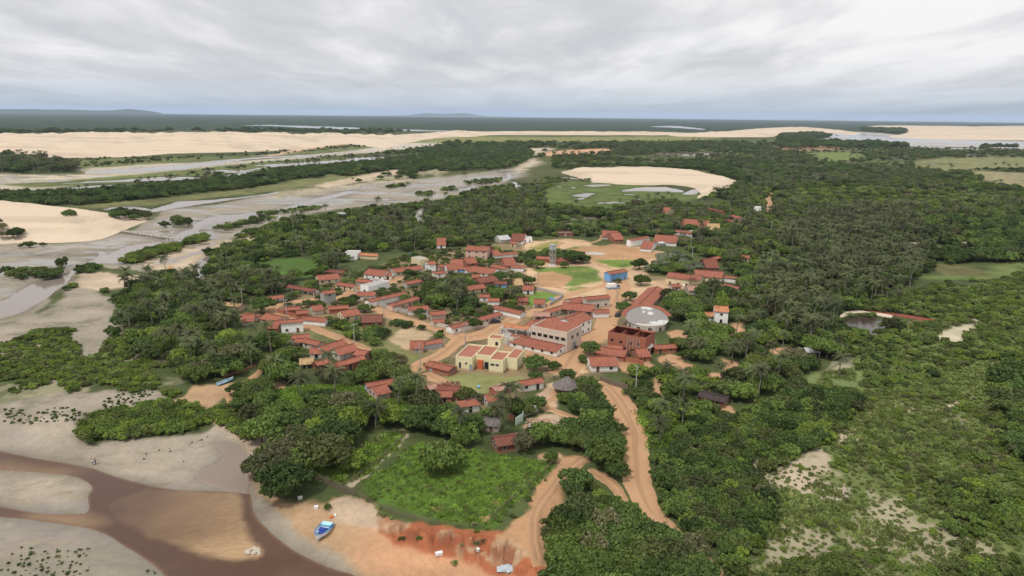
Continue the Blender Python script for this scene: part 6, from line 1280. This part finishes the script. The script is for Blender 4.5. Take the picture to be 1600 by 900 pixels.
# keep hand placed crowns free of scattered plants
hb = [(GZ(x, y)[0], w_) for x, y, w_, v, l in HAND]; keep = np.ones(len(VEG), bool)
for c, w_ in hb:
    r = w_/2*math.sqrt(c[0]**2+c[1]**2+80**2)/FPX
    keep &= ~(((MX-c[0])**2+(MY-c[1])**2 < (r*.75)**2) & np.array([v[2] != 'tuft' for v in VEG]))
# keep the houses in view: scattered crowns do not stand right in front of a roof
vs_ = np.array([v[4] for v in VEG]); nomR = np.array([NOM[v[2]]*(3.6 if v[2] == 'palm' else 1) for v in VEG])*vs_; hgt_ = np.array([dict(tree=6.0, shrub=2.2, palm=9.0, tuft=.4)[v[2]] for v in VEG])*vs_
isp = np.array([v[2] for v in VEG]); tpx, tpy = proj(MX, MY, MZ+hgt_*1.0); rpx = FPX*nomR/dist
for pts in OCC:
    hx_ = [proj(*p) for p in pts]; hd = min(math.sqrt(p[0]**2+p[1]**2+80**2) for p in pts)
    near = (dist < hd) & (isp != 'tuft') & (np.abs(tpx-hx_[0][0]) < 90) & (np.abs(tpy-hx_[0][1]) < 90)
    for ii_ in np.nonzero(near)[0]:
        hit = sum(1 for q in hx_ if abs(q[0]-tpx[ii_]) < rpx[ii_]*(.75 if isp[ii_] != 'palm' else .5) and tpy[ii_]-1 < q[1] < py_[ii_]-(rpx[ii_]*.2 if isp[ii_] != 'palm' else (py_[ii_]-tpy[ii_])*.6))
        if hit >= 1: keep[ii_] = False
wood_ct = {}
def plant(kind, var, x, y, z, s, rz, label, group, parts=True, sz=1.0):
    for cut in ('large ', 'small ', 'coconut ', 'bright ', 'tall '):
        if len(label.replace('-', ' ').split()) > 16 and label.startswith(('large', 'small', 'bright', 'tall', 'leaning', 'towering', 'short')): label = label.replace(cut, '', 1)
    M = MESH[kind][var]; nm = {'tree': 'broadleaf_tree', 'shrub': 'shrub', 'palm': 'coconut_palm'}[kind]; cat = {'tree': 'tree', 'shrub': 'shrub', 'palm': 'palm tree'}[kind]
    if parts:
        o = bpy.data.objects.new(nm, None)
        for p in ('trunk', 'crown'):
            c = bpy.data.objects.new(p, M[p]); c.parent = o; sc.collection.objects.link(c)
    else: o = bpy.data.objects.new(nm, M['joined'])
    sc.collection.objects.link(o); o.location = (x, y, z-.05); o.rotation_euler = (0, 0, rz); o.scale = (s, s, s*sz); tag(o, label, cat, group)
    return o
rg = random.Random(5)
RB = {}
for ri in range(len(REG)):
    m_ = np.array([v[5] == ri for v in VEG])
    if m_.any(): RB[ri] = (px_[m_].min(), px_[m_].max(), py_[m_].min(), py_[m_].max())
def place_in(ri, x, y):
    a, b_, c, d = RB[ri]; h = int(min(4, max(0, (x-a)/(b_-a+1e-6)*5))); v = int(min(4, max(0, (y-c)/(d-c+1e-6)*5)))
    return ('top', 'upper', 'middle', 'lower', 'bottom')[v]+(' far left', ' left', ' centre', ' right', ' far right')[h]
LMK = [((747, 560), 'the yellow building'), ((623, 600), 'the orange roof with the bluish front'), ((533, 560), 'the three long orange roofs'), ((360, 470), 'the straw-roofed house'), ((732, 620), 'the wide hipped roof'), ((790, 690), 'the sagging dark red roof'), ((785, 445), 'the blue-walled house'), ((700, 470), 'the middle palm grove'), ((1125, 490), 'the slim white house'), ((1268, 546), 'the white-roofed garden shed'), ((440, 600), 'the small orange clearing'), ((1350, 505), 'the pond'), ((340, 540), 'the dark woods\' lower edge')]
for (x, y, w_, v, l), (c, _) in zip(HAND, hb):
    r = w_/2*math.sqrt(c[0]**2+c[1]**2+80**2)/FPX; plant('tree', v, c[0], c[1], c[2], r/4.9, rg.uniform(0, 6), l, None)
for x, y, v in PALMS:
    c = GZ(x, y)[0]; plant('palm', v, c[0], c[1], c[2], rg.uniform(.85, 1.1), rg.uniform(0, 6), '%s coconut palm %s %s' % (TONES['palm'][v], 'left of' if x < min(LMK, key=lambda q: abs(q[0][0]-x)+abs(q[0][1]-y))[0][0] else 'right of', min(LMK, key=lambda q: abs(q[0][0]-x)+abs(q[0][1]-y))[1]), 'palms near the village roofs')
src = {}
for kind, cap, np_, stuffname, lab in (('tree', 255, 110, 'forest', 'green broad-leaved trees packed together behind and around the village'), ('shrub', 290, 0, 'mangrove_scrub', 'low green mangrove and scrub bushes covering the flats and slopes'), ('palm', 245, 50, 'palm_grove', 'coconut palms of the far groves right of and behind the village'), ('tuft', 0, 0, 'grass', 'tufts of grass in the green field and on the right-hand slope')):
    idx = np.array([i for i in range(len(VEG)) if VEG[i][2] == kind and keep[i]]); size = np.array([VEG[i][4] for i in idx])/dist[idx]*(inview[idx]*1.0+.001)*(1+.0*idx)
    order = idx[np.argsort(-size)]; ind, rest = order[:cap], order[cap:]
    for n_, i in enumerate(ind):
        x, y, k, v, s, ri = VEG[i]; tone = TONES[k][v]; thing_ = {'tree': 'tree', 'shrub': 'bush', 'palm': 'coconut palm'}[k]
        q = place_in(ri, px_[i], py_[i]); rk = s*NOM[k]; sz_ = ('large ' if rk > dict(tree=3.7, shrub=2.25, palm=1.0)[k] else 'small ' if rk < dict(tree=2.9, shrub=1.9, palm=.85)[k] else '')
        plant(k, v, x, y, float(MZ[i]), s, rg.uniform(0, 6), '%s%s %s %s, %s' % (sz_, tone, thing_, REG[ri], q), '%ss %s' % (thing_ if k != 'shrub' else 'bushe', REG[ri]), parts=n_ < np_, sz=rg.uniform(.85, 1.12))
    # the remainder: one object, instanced by geometry nodes from the meshes above
    me = bpy.data.meshes.new(stuffname); P = np.stack([MX[rest], MY[rest], MZ[rest]-.05], 1); me.vertices.add(len(rest)); me.vertices.foreach_set('co', P.astype(np.float32).ravel())
    rs = np.random.RandomState(3)
    for an, av in (('rz', rs.uniform(0, 6.28, len(rest))), ('sx', np.array([VEG[i][4] for i in rest])), ('sz', np.array([VEG[i][4] for i in rest])*rs.uniform(.8, 1.15, len(rest)))):
        a = me.attributes.new(an, 'FLOAT', 'POINT'); a.data.foreach_set('value', av.astype(np.float32))
    a = me.attributes.new('var', 'INT', 'POINT'); a.data.foreach_set('value', np.array([VEG[i][3] for i in rest], np.int32))
    o = bpy.data.objects.new(stuffname, me); sc.collection.objects.link(o); tag(o, lab, {'tree': 'forest', 'shrub': 'scrub', 'palm': 'palm grove', 'tuft': 'grass'}[kind]); o['kind'] = 'stuff'
    ng = bpy.data.node_groups.new(stuffname, 'GeometryNodeTree'); ng.interface.new_socket('Geometry', in_out='INPUT', socket_type='NodeSocketGeometry'); ng.interface.new_socket('Geometry', in_out='OUTPUT', socket_type='NodeSocketGeometry')
    gi, go, jn = ng.nodes.new('NodeGroupInput'), ng.nodes.new('NodeGroupOutput'), ng.nodes.new('GeometryNodeJoinGeometry'); ng.links.new(jn.outputs[0], go.inputs[0])
    def named(n_, t_='FLOAT'):
        q = ng.nodes.new('GeometryNodeInputNamedAttribute'); q.data_type = t_; q.inputs[0].default_value = n_; return [s for s in q.outputs if s.enabled and s.name == 'Attribute'][0]
    rz = ng.nodes.new('ShaderNodeCombineXYZ'); ng.links.new(named('rz'), rz.inputs[2]); e2r = ng.nodes.new('FunctionNodeEulerToRotation'); ng.links.new(rz.outputs[0], e2r.inputs[0])
    sxyz = ng.nodes.new('ShaderNodeCombineXYZ'); sx = named('sx'); ng.links.new(sx, sxyz.inputs[0]); ng.links.new(sx, sxyz.inputs[1]); ng.links.new(named('sz'), sxyz.inputs[2]); va = named('var', 'INT')
    for v, M in enumerate(MESH[kind]):
        # the first copy of each kind is itself one of the plants standing in the scene
        if kind == 'tuft' or not any(VEG[i][3] == v for i in rest):
            if not any(VEG[i][3] == v for i in rest): continue
        i0 = next(i for i in rest if VEG[i][3] == v); so = plant(kind, v, MX[i0], MY[i0], float(MZ[i0]), VEG[i0][4], 0, '%s %s standing %s' % (TONES[kind][v], {'tree': 'tree', 'shrub': 'bush', 'palm': 'coconut palm'}[kind], REG[VEG[i0][5]]), None, parts=False) if kind != 'tuft' else None
        if kind == 'tuft':
            so = bpy.data.objects.new('grass_tuft', M['joined']); sc.collection.objects.link(so); so.location = (MX[i0], MY[i0], 0); so['kind'] = 'stuff'; tag(so, 'single %s tuft of grass at the edge of the green field' % ('bright', 'green', 'dry')[v], 'grass')
        oi = ng.nodes.new('GeometryNodeObjectInfo'); oi.transform_space = 'ORIGINAL'; oi.inputs[0].default_value = so; oi.inputs['As Instance'].default_value = True
        cmp_ = ng.nodes.new('FunctionNodeCompare'); cmp_.data_type = 'INT'; cmp_.operation = 'EQUAL'; ii = [s for s in cmp_.inputs if s.enabled]; ng.links.new(va, ii[0]); ii[1].default_value = v
        ip = ng.nodes.new('GeometryNodeInstanceOnPoints'); ng.links.new(gi.outputs[0], ip.inputs['Points']); ng.links.new(cmp_.outputs[0], ip.inputs['Selection']); ng.links.new(oi.outputs['Geometry'], ip.inputs['Instance'])
        ng.links.new(e2r.outputs[0], ip.inputs['Rotation']); ng.links.new(sxyz.outputs[0], ip.inputs['Scale']); ng.links.new(ip.outputs[0], jn.inputs[0])
    md = o.modifiers.new('scatter', 'NODES'); md.node_group = ng
    print('VEG', kind, len(idx), 'individual', len(ind))
# ------------------------------------------------------------------ air
hv = bpy.data.materials.new('air'); hv.use_nodes = True; t = hv.node_tree; t.nodes.clear(); pv = N(t, 'ShaderNodeVolumePrincipled')
pv.inputs['Color'].default_value = (.66, .80, 1.0, 1); pv.inputs['Density'].default_value = 3.2e-5; pv.inputs['Anisotropy'].default_value = .0
t.links.new(pv.outputs[0], N(t, 'ShaderNodeOutputMaterial').inputs['Volume'])
hz_ = MB().box(-62000, 62000, -62000, 62000, -5, 300).obj('haze', hv); hz_['kind'] = 'stuff'
# ------------------------------------------------------------------ boats, vehicles, poles, people and small things
def hull(L, B, D, name_mats, root, flare=.75):
    m = MB(); n = 12; rows_ = []
    for i in range(n+1):
        u = i/n; wd = B/2*(1-max(0, (u-.45)/.55)**2.2)*(.86+.14*min(1, u*4)); sh = D*(1+.35*u*u)
        rows_.append([(-L/2+u*L+(.3*(1-k) if 0 else 0), s_*wd*w_, z_*sh+(.25*D*u**3)) for s_, w_, z_ in ((-1, 1, 1), (-1, .85, .45), (-1, .35, .06), (1, .0, 0), (1, .35, .06), (1, .85, .45), (1, 1, 1)) for k in (0,)])
    for i in range(n):
        for k in range(6): m.quad(rows_[i][k], rows_[i+1][k], rows_[i+1][k+1], rows_[i][k+1])
    m.poly(rows_[0][::-1]); o = m.obj('hull', name_mats[0], root, True)
    g = MB()
    for k in (0, 6): g.tube([r[k] for r in rows_], [.07]*(n+1), 5)
    g.obj('gunwale', name_mats[1], root)
    d = MB()
    for i in range(n): a, b_ = rows_[i], rows_[i+1]; z = D*.55; d.quad((a[1][0], a[1][1]*.98, z), (b_[1][0], b_[1][1]*.98, z), (b_[5][0], b_[5][1]*.98, z), (a[5][0], a[5][1]*.98, z))
    d.obj('floor', name_mats[2], root); return rows_
PALEB = flat_mat('pale_blue_paint', (.20, .42, .60), .5, .4, .12); NAVY = flat_mat('blue_tarpaulin', (.02, .05, .26), .55, .3, .3)
a, b_ = GZ(495, 850)[0], GZ(514, 820)[0]; c = (a+b_)/2; yaw = math.atan2(a[1]-b_[1], a[0]-b_[0])
root = empty('fishing_boat', (c[0], c[1], c[2]-.05), yaw, 'white and blue wooden fishing boat beached on the orange sand beside the brown river', 'boat'); L = float(np.hypot(*(a-b_)[:2]))*1.02
hull(L, 2.9, 1.0, (WHITEP, BLUED, PALEB), root)
MB().box(-L*.44, -L*.22, -.95, .95, .55, 1.25).obj('engine_box', PALEB, root); m = MB(); m.slab([(-L*.44, -1.05, 1.32), (-L*.24, -1.1, 1.32), (-L*.24, 1.1, 1.32), (-L*.44, 1.05, 1.32)], .06); m.obj('canopy', flat_mat('pale_canopy', (.40, .66, .72), .6), root)
m = MB(); m.slab([(-L*.15, -.85, 1.02), (L*.06, -.80, 1.05), (L*.09, .1, 1.12), (-L*.13, .8, 1.03)], .12); m.slab([(L*.02, -.4, 1.0), (L*.22, -.55, 1.02), (L*.24, .3, 1.05), (L*.05, .9, 1.05)], .1); m.obj('tarpaulin', NAVY, root)
for x in (-L*.17, L*.12, L*.3): MB().box(x-.12, x+.12, -.8 if x < L*.2 else -.5, .8 if x < L*.2 else .5, .86, .92).obj('bench', WHITEP, root)
MB().tube([(L*.34, 0, .6), (L*.34, 0, 1.5)], [.06, .05], 6).obj('mooring_post', WOOD, root)
a, b_ = GZ(340, 603)[0], GZ(365, 594)[0]; c = (a+b_)/2; yaw = math.atan2(b_[1]-a[1], b_[0]-a[0])
root = empty('canoe', (c[0], c[1], c[2]), yaw, 'long pale blue canoe lying on the orange sand landing', 'boat'); hull(float(np.hypot(*(a-b_)[:2])), 1.5, .7, (PALEB, WHITEP, PALEB), root)
m = MB(); m.box(-1.4, -1.2, -.6, .6, .55, .62); m.obj('bench', WOOD, root); MB().box(1.2, 1.4, -.5, .5, .58, .64).obj('bench', WOOD, root)
def vehicle(px, py, yawd, col, label, kind='car', s=1.0):
    c = GZ(px, py)[0]; nm = {'car': 'parked_car', 'pickup': 'pickup_truck', 'truck': 'box_truck'}[kind]
    root = empty(nm, tuple(c), R(yawd), label, {'car': 'car', 'pickup': 'pickup', 'truck': 'truck'}[kind]); L, Wd = (4.3, 1.7) if kind == 'car' else (4.9, 1.8) if kind == 'pickup' else (6.5, 2.2)
    root.scale = (s, s, s); m = MB(); P = [(-L/2, .35), (-L/2, .85), (-L/2+.1, .95), (L/2-1.1, .95), (L/2-.1, .78), (L/2, .6), (L/2, .35)]; m.poly([(x, -Wd/2, z) for x, z in P][::-1]); m.poly([(x, Wd/2, z) for x, z in P])
    for i in range(len(P)): (x0, z0), (x1, z1) = P[i], P[(i+1) % len(P)]; m.quad((x0, -Wd/2, z0), (x0, Wd/2, z0), (x1, Wd/2, z1), (x1, -Wd/2, z1))
    m.obj('body', col, root)
    x0, x1, h = dict(car=(-1.9, 1.0, 1.45), pickup=(-.4, 1.2, 1.6), truck=(1.4, 2.9, 2.0))[kind]
    m = MB(); lo = [(x0, -.80), (x1+.5, -.80), (x1+.5, .80), (x0, .80)]; hi = [(x0+.25, -.68), (x1-.2, -.68), (x1-.2, .68), (x0+.25, .68)]
    for i in range(4): j = (i+1) % 4; m.quad((*lo[i], .96), (*lo[j], .96), (*hi[j], h-.04), (*hi[i], h-.04))
    m.obj('windows', GLASSD, root); MB().box(x0+.2, x1-.15, -.70, .70, h-.04, h+.03).obj('car_roof', col, root)
    if kind == 'pickup': MB().box(-L/2+.15, -.6, -.7, .7, .9, .97).obj('cargo_bed', RUBBER, root)
    if kind == 'truck': MB().box(-L/2, 1.2, -1.1, 1.1, .98, 2.5).obj('cargo_box', WHITEP, root)
    for x in (-L/2+.8, L/2-.85):
        for y in (-Wd/2+.05, Wd/2-.05):
            wl = MB().tube([(x, y-.12, .33), (x, y+.12, .33)], [.33, .33], 12).obj('wheel', RUBBER, root); MB().tube([(x, y-.13, .33), (x, y+.13, .33)], [.17, .17], 8).obj('rim', FRAME, wl)
    for y in (-.6, .6): MB().box(L/2-.08, L/2+.02, y-.2, y+.2, .6, .74).obj('headlight', FRAME, root)
dkp = flat_mat('dark_car_paint', (.03, .035, .04), .3, .5, .1)
vehicle(855, 553, -10, WHITEP, 'white car parked at the foot of the long low white house')
vehicle(894, 545, 35, dkp, 'dark car parked beside the two-storey building on the sandy street')
vehicle(1064, 538, 10, WHITEP, 'white pickup parked at the edge of the trees right of the brick apartment shell', 'pickup')
vehicle(566, 487, 5, WHITEP, 'white car half hidden under a round street tree')
vehicle(958, 451, 20, PALEB, 'pale blue box truck parked on the sand below the blue hall', 'truck')
vehicle(966, 494, 60, dkp, 'dark car at the street edge left of the round pavilion')
vehicle(774, 505, 20, dkp, 'dark car under the tree at the white gabled corner house')
def pole(px, py, h, label, arm=True, top=None):
    c = GZ(px, py)[0]; root = empty('utility_pole', tuple(c), rg.uniform(0, 3), label, 'utility pole', 'utility poles')
    MB().tube([(0, 0, -.2), (0, 0, h)], [.20, .13], 8).obj('pole', CONC, root)
    if arm:
        MB().box(-1.1, 1.1, -.07, .07, h-.7, h-.55).obj('crossarm', CONC, root)
        for x in (-.95, 0, .95): MB().tube([(x, 0, h-.55), (x, 0, h-.25)], [.06, .05], 6).obj('insulator', WHITEP, root)
    return Vector((c[0], c[1], c[2]+h-.3))
pole(993, 618, 9.5, 'pale concrete utility pole with crossarm beside the head of the red dirt road')
pts = [pole(727, 541, 9, 'utility pole at the fork of the sandy street above the yellow building'), pole(657, 578, 9, 'utility pole left of the narrow red brick house'), pole(600, 494, 8, 'dark utility pole on the main street below the long white house')]
pole(554, 541, 8.5, 'white utility pole beside the left lane and the hedge'); pole(448, 497, 8, 'utility pole on the inside of the curved lane'); pole(379, 478, 8, 'utility pole at the village\'s left edge near the straw-roofed house')
pole(964, 470, 8, 'utility pole on the sand above the round pavilion'); pole(1081, 410, 9, 'utility pole behind the school at the end of the sports ground'); pole(1204, 368, 10, 'tall utility pole alone in the woods beyond the far hamlet'); pole(1079, 392, 9, 'utility pole in the dark trees right of the sports ground')
pole(841, 450, 8, 'thin utility pole at the left corner of the bare earth patch'); pole(973, 415, 6, 'thin mast behind the roof of the blue hall', False)
def wire(a, b_, label):
    m = MB()
    for dx in (-.8, 0, .8): m.tube([(a.x+dx+(b_.x-a.x)*u, a.y+(b_.y-a.y)*u, a.z+(b_.z-a.z)*u-4*.9*u*(1-u)) for u in np.linspace(0, 1, 9)], [.025]*9, 3, cap=False)
    tag(m.obj('power_line', RUBBER), label, 'power line')
wire(pts[0], pts[1], 'dark power lines sagging past the yellow building'); wire(pts[0], pts[2], 'dark power lines sagging along the main street')
# footbridge over the channel
a, b_ = G0(190, 364), G0(273, 376); d = b_-a; L = float(np.hypot(*d)); yaw = math.atan2(d[1], d[0])
root = empty('footbridge', (a[0], a[1], 0), yaw, 'long low wooden footbridge on piles crossing the tidal channel', 'bridge'); pw = flat_mat('bleached_planks', (.40, .36, .31), .9)
MB().slab([(0, -1.1, 1.7), (L, -1.1, 1.7), (L, 1.1, 1.7), (0, 1.1, 1.7)], .25).obj('deck', pw, root)
for i in range(int(L/4)+1):
    for y in (-1.0, 1.0): MB().box(i*4-.16, i*4+.16, y-.16, y+.16, -.6, 2.6 if i % 2 else 1.5).obj('pile', pw, root)
for y in (-1.05, 1.05): MB().box(0, L, y-.06, y+.06, 2.45, 2.6).obj('handrail', pw, root)
# people: one skinned body each, clothing and hair as children
SKIN = flat_mat('skin', (.22, .12, .07), .6, .3, .1); HAIR = flat_mat('hair', (.015, .012, .01), .7)
def person(px, py, yawd, shirt, trousers, label, stride=.25):
    c = GZ(px, py)[0]; s = stride
    J = [((0, 0, .95), .13), ((0, 0, 1.15), .115), ((0, 0, 1.38), .15), ((0, 0, 1.52), .055), ((0.02, 0, 1.62), .085), ((0.02, 0, 1.74), .075),
         ((0, .19, 1.42), .055), ((-.06, .25, 1.15), .042), ((s*.5, .26, .92), .032), ((0, -.19, 1.42), .055), ((.02, -.25, 1.15), .042), ((-s*.4+.1, -.26, .92), .032),
         ((0, .10, .88), .085), ((s*.6, .11, .50), .062), ((s, .11, .08), .042), ((s+.16, .12, .04), .035), ((0, -.10, .88), .085), ((-s*.35, -.11, .50), .062), ((-s, -.11, .09), .042), ((-s+.15, -.12, .04), .035)]
    E = [(0, 1), (1, 2), (2, 3), (3, 4), (4, 5), (2, 6), (6, 7), (7, 8), (2, 9), (9, 10), (10, 11), (0, 12), (12, 13), (13, 14), (14, 15), (0, 16), (16, 17), (17, 18), (18, 19)]
    def skin(idx, edges, name, mat, grow, par=None):
        me = bpy.data.meshes.new(name); mp = {i: k for k, i in enumerate(idx)}; me.from_pydata([J[i][0] for i in idx], [(mp[a_], mp[b2]) for a_, b2 in edges], []); o = bpy.data.objects.new(name, me); sc.collection.objects.link(o); me.materials.append(mat)
        md = o.modifiers.new('skin', 'SKIN'); me.skin_vertices.new() if not me.skin_vertices else None
        for k, i in enumerate(idx): me.skin_vertices[0].data[k].radius = (J[i][1]+grow, J[i][1]+grow)
        me.skin_vertices[0].data[0].use_root = True; sb = o.modifiers.new('smooth', 'SUBSURF'); sb.levels = sb.render_levels = 1
        if par: o.parent = par
        return o
    root = skin(list(range(20)), E, 'person', SKIN, 0); root.location = tuple(c); root.rotation_euler = (0, 0, R(yawd)); tag(root, label, 'person')
    skin([0, 1, 2, 6, 7, 9, 10], [(0, 1), (1, 2), (2, 6), (6, 7), (2, 9), (9, 10)], 'shirt', shirt, .022, root)
    skin([0, 12, 13, 14, 16, 17, 18], [(0, 12), (12, 13), (13, 14), (0, 16), (16, 17), (17, 18)], 'trousers', trousers, .02, root)
    m = MB(); m.tube([(0, 0, 1.66), (-.01, 0, 1.73), (-.01, 0, 1.80), (0, 0, 1.84)], [.105, .112, .085, .02], 10); m.obj('hair', HAIR, root, True)
red = flat_mat('red_cloth', (.45, .05, .04), .9); jeans = flat_mat('denim', (.06, .08, .14), .9); greyc = flat_mat('grey_cloth', (.25, .25, .25), .9)
person(145, 727, 60, WHITEP, greyc, 'person in a pale shirt walking beside the brown river, left of the pair')
person(149.5, 726, 75, greyc, jeans, 'person in grey walking along the edge of the brown river, right of the pair')
person(802, 553, 190, jeans, RUBBER, 'person in dark clothes walking on the sandy street right of the yellow building')
person(888, 541, 20, red, jeans, 'person in red standing on the street below the two-storey building')
person(866, 592, 100, WHITEP, jeans, 'person in white standing in the sandy clearing near the thatched hut')
person(948, 492, 80, greyc, jeans, 'person walking up the street left of the round pavilion')
# small things on the beach and in the yards
def rock(px, py, s, mat, label, name='boulder', cat='boulder'):
    c = GZ(px, py)[0]; m = MB(); rr = random.Random(int(px*7+py)); n = 7
    m.tube([(0, 0, -.1*s), (0, 0, .25*s), (.05*s, .02, .55*s), (.08*s, .05*s, .72*s)], [s*.55, s*.6, s*.42, s*.12], n); m.v = [(x*rr.uniform(.8, 1.2), y*rr.uniform(.8, 1.2), z*rr.uniform(.9, 1.1)) for x, y, z in m.v]
    return tag(m.obj(name, mat, loc=tuple(c)), label, cat)
def crate(px, py, a_, b2, h, mat, label, name='crate', rz=.4, cat='crate'):
    c = GZ(px, py)[0]; root = empty(name, tuple(c), rz, label, cat); m = MB(); t = .06
    m.box(-a_/2, a_/2, -b2/2, b2/2, 0, h); m.obj('body', mat, root); MB().box(-a_/2-.04, a_/2+.04, -b2/2-.04, b2/2+.04, h+.002, h+.09).obj('lid', WHITEP, root)
crate(686, 867, 1.3, .7, .5, WHITEP, 'white lidded box lying at the foot of the red earth bank')
crate(747, 862, .4, .6, .6, flat_mat('pale_green_plastic', (.45, .55, .45), .5), 'small pale green drum on the red earth bank', 'drum', .8, 'drum')
crate(494, 795, .8, .6, .5, WHITEP, 'white box beside the bushes behind the beached boat'); crate(469, 780, .9, .6, .5, FRAME, 'pale box under the large tree at the beach edge')
for i, (x, y) in enumerate(((784, 893), (790, 890), (797, 893))):
    c = GZ(x, y)[0]; root = empty('panel', tuple(c), .3*i, ['left of three pale sheets lying at the foot of the red bank', 'middle and longest of three pale sheets at the foot of the red bank', 'right of three pale sheets lying at the foot of the red bank'][i], 'sheet')
    m = MB(); m.slab([(-.9, -.5, .25), (.9, -.5, .25), (.9, .5, .7), (-.9, .5, .7)], .05); m.obj('sheet', flat_mat('pale_sheet_%d' % i, (.42, .46, .50), .4), root); MB().box(-.06, .06, .3, .42, 0, .6).obj('support', WOOD, root)
rock(518, 809, .8, flat_mat('orange_plastic', (.5, .16, .04), .6), 'orange lump of debris by the small bush behind the beached boat', 'debris_lump', 'debris')
rock(524, 806, .6, WHITEP, 'white lump of debris by the small bush behind the beached boat', 'debris_lump', 'debris')
drk = flat_mat('pale_driftwood', (.50, .44, .36), .9)
for i, (x, y) in enumerate(((391, 861), (397, 859), (402, 862), (405, 866), (396, 866), (388, 865))): rock(x, y, .7+.2*(i % 3), drk, 'pale rock breaking the surface at the edge of the submerged sandbar', 'rock', 'rock')['group'] = 'rocks at the submerged sandbar'
# rubble of the ruined house
m = MB(); rr = random.Random(4)
for i in range(260):
    c = GZ(rr.uniform(822, 876), rr.uniform(655, 676))[0]; a_, b2, h = rr.uniform(.15, .9), rr.uniform(.1, .4), rr.uniform(.05, .3); t = rr.uniform(0, 3)
    m.slab([(c[0]+u*a_*math.cos(t)-v*b2*math.sin(t), c[1]+u*a_*math.sin(t)+v*b2*math.cos(t), h+.1*u) for u, v in ((-.5, -.5), (.5, -.5), (.5, .5), (-.5, .5))], .1, rr.choice((0, 0, 1, 2)))
o = tag(m.obj('rubble', [flat_mat('broken_brick', (.40, .22, .14), .9), WOOD, FRAME]), 'heap of broken bricks and planks beside the ruined pale green wall', 'rubble'); o['kind'] = 'stuff'
m = MB()
for i in range(160):
    c = GZ(rr.uniform(690, 718), rr.uniform(598, 612))[0]; a_ = rr.uniform(.2, .9); t = rr.uniform(0, 3); h = rr.uniform(.05, .9)
    m.slab([(c[0]+u*a_*math.cos(t)-v*.3*math.sin(t), c[1]+u*a_*math.sin(t)+v*.3*math.cos(t), h+.1*u) for u, v in ((-.5, -.5), (.5, -.5), (.5, .5), (-.5, .5))], .1, rr.choice((0, 0, 1)))
o = tag(m.obj('rubble', [ROOFS['d'], WOOD]), 'jumble of broken tiles beside the broken reddish roof', 'rubble'); o['kind'] = 'stuff'
# rooftop water tanks
for x, y, z, col, l in ((700+7, 551, 0, 0, None),):
    pass
def tank(px, py, z, label, mat=BLUED, s=.7):
    q = G0(px, py, z); root = empty('water_tank', (q[0], q[1], z), 0, label, 'water tank'); MB().tube([(0, 0, 0), (0, 0, s*1.0), (0, 0, s*1.25)], [s*.75, s*.85, s*.3], 14).obj('barrel', mat, root, True); MB().tube([(0, 0, s*1.24), (0, 0, s*1.36)], [s*.34, s*.34], 10).obj('lid', mat, root)
tank(748, 606, 0, 'round pale blue water tank behind the wide hipped roof', PALEB, .65); tank(994, 547, 0, 'blue water tank in front of the brick apartment shell', BLUED, .9); tank(642, 398, 0, 'blue water tank beside the low roof behind the village', BLUED, .9)
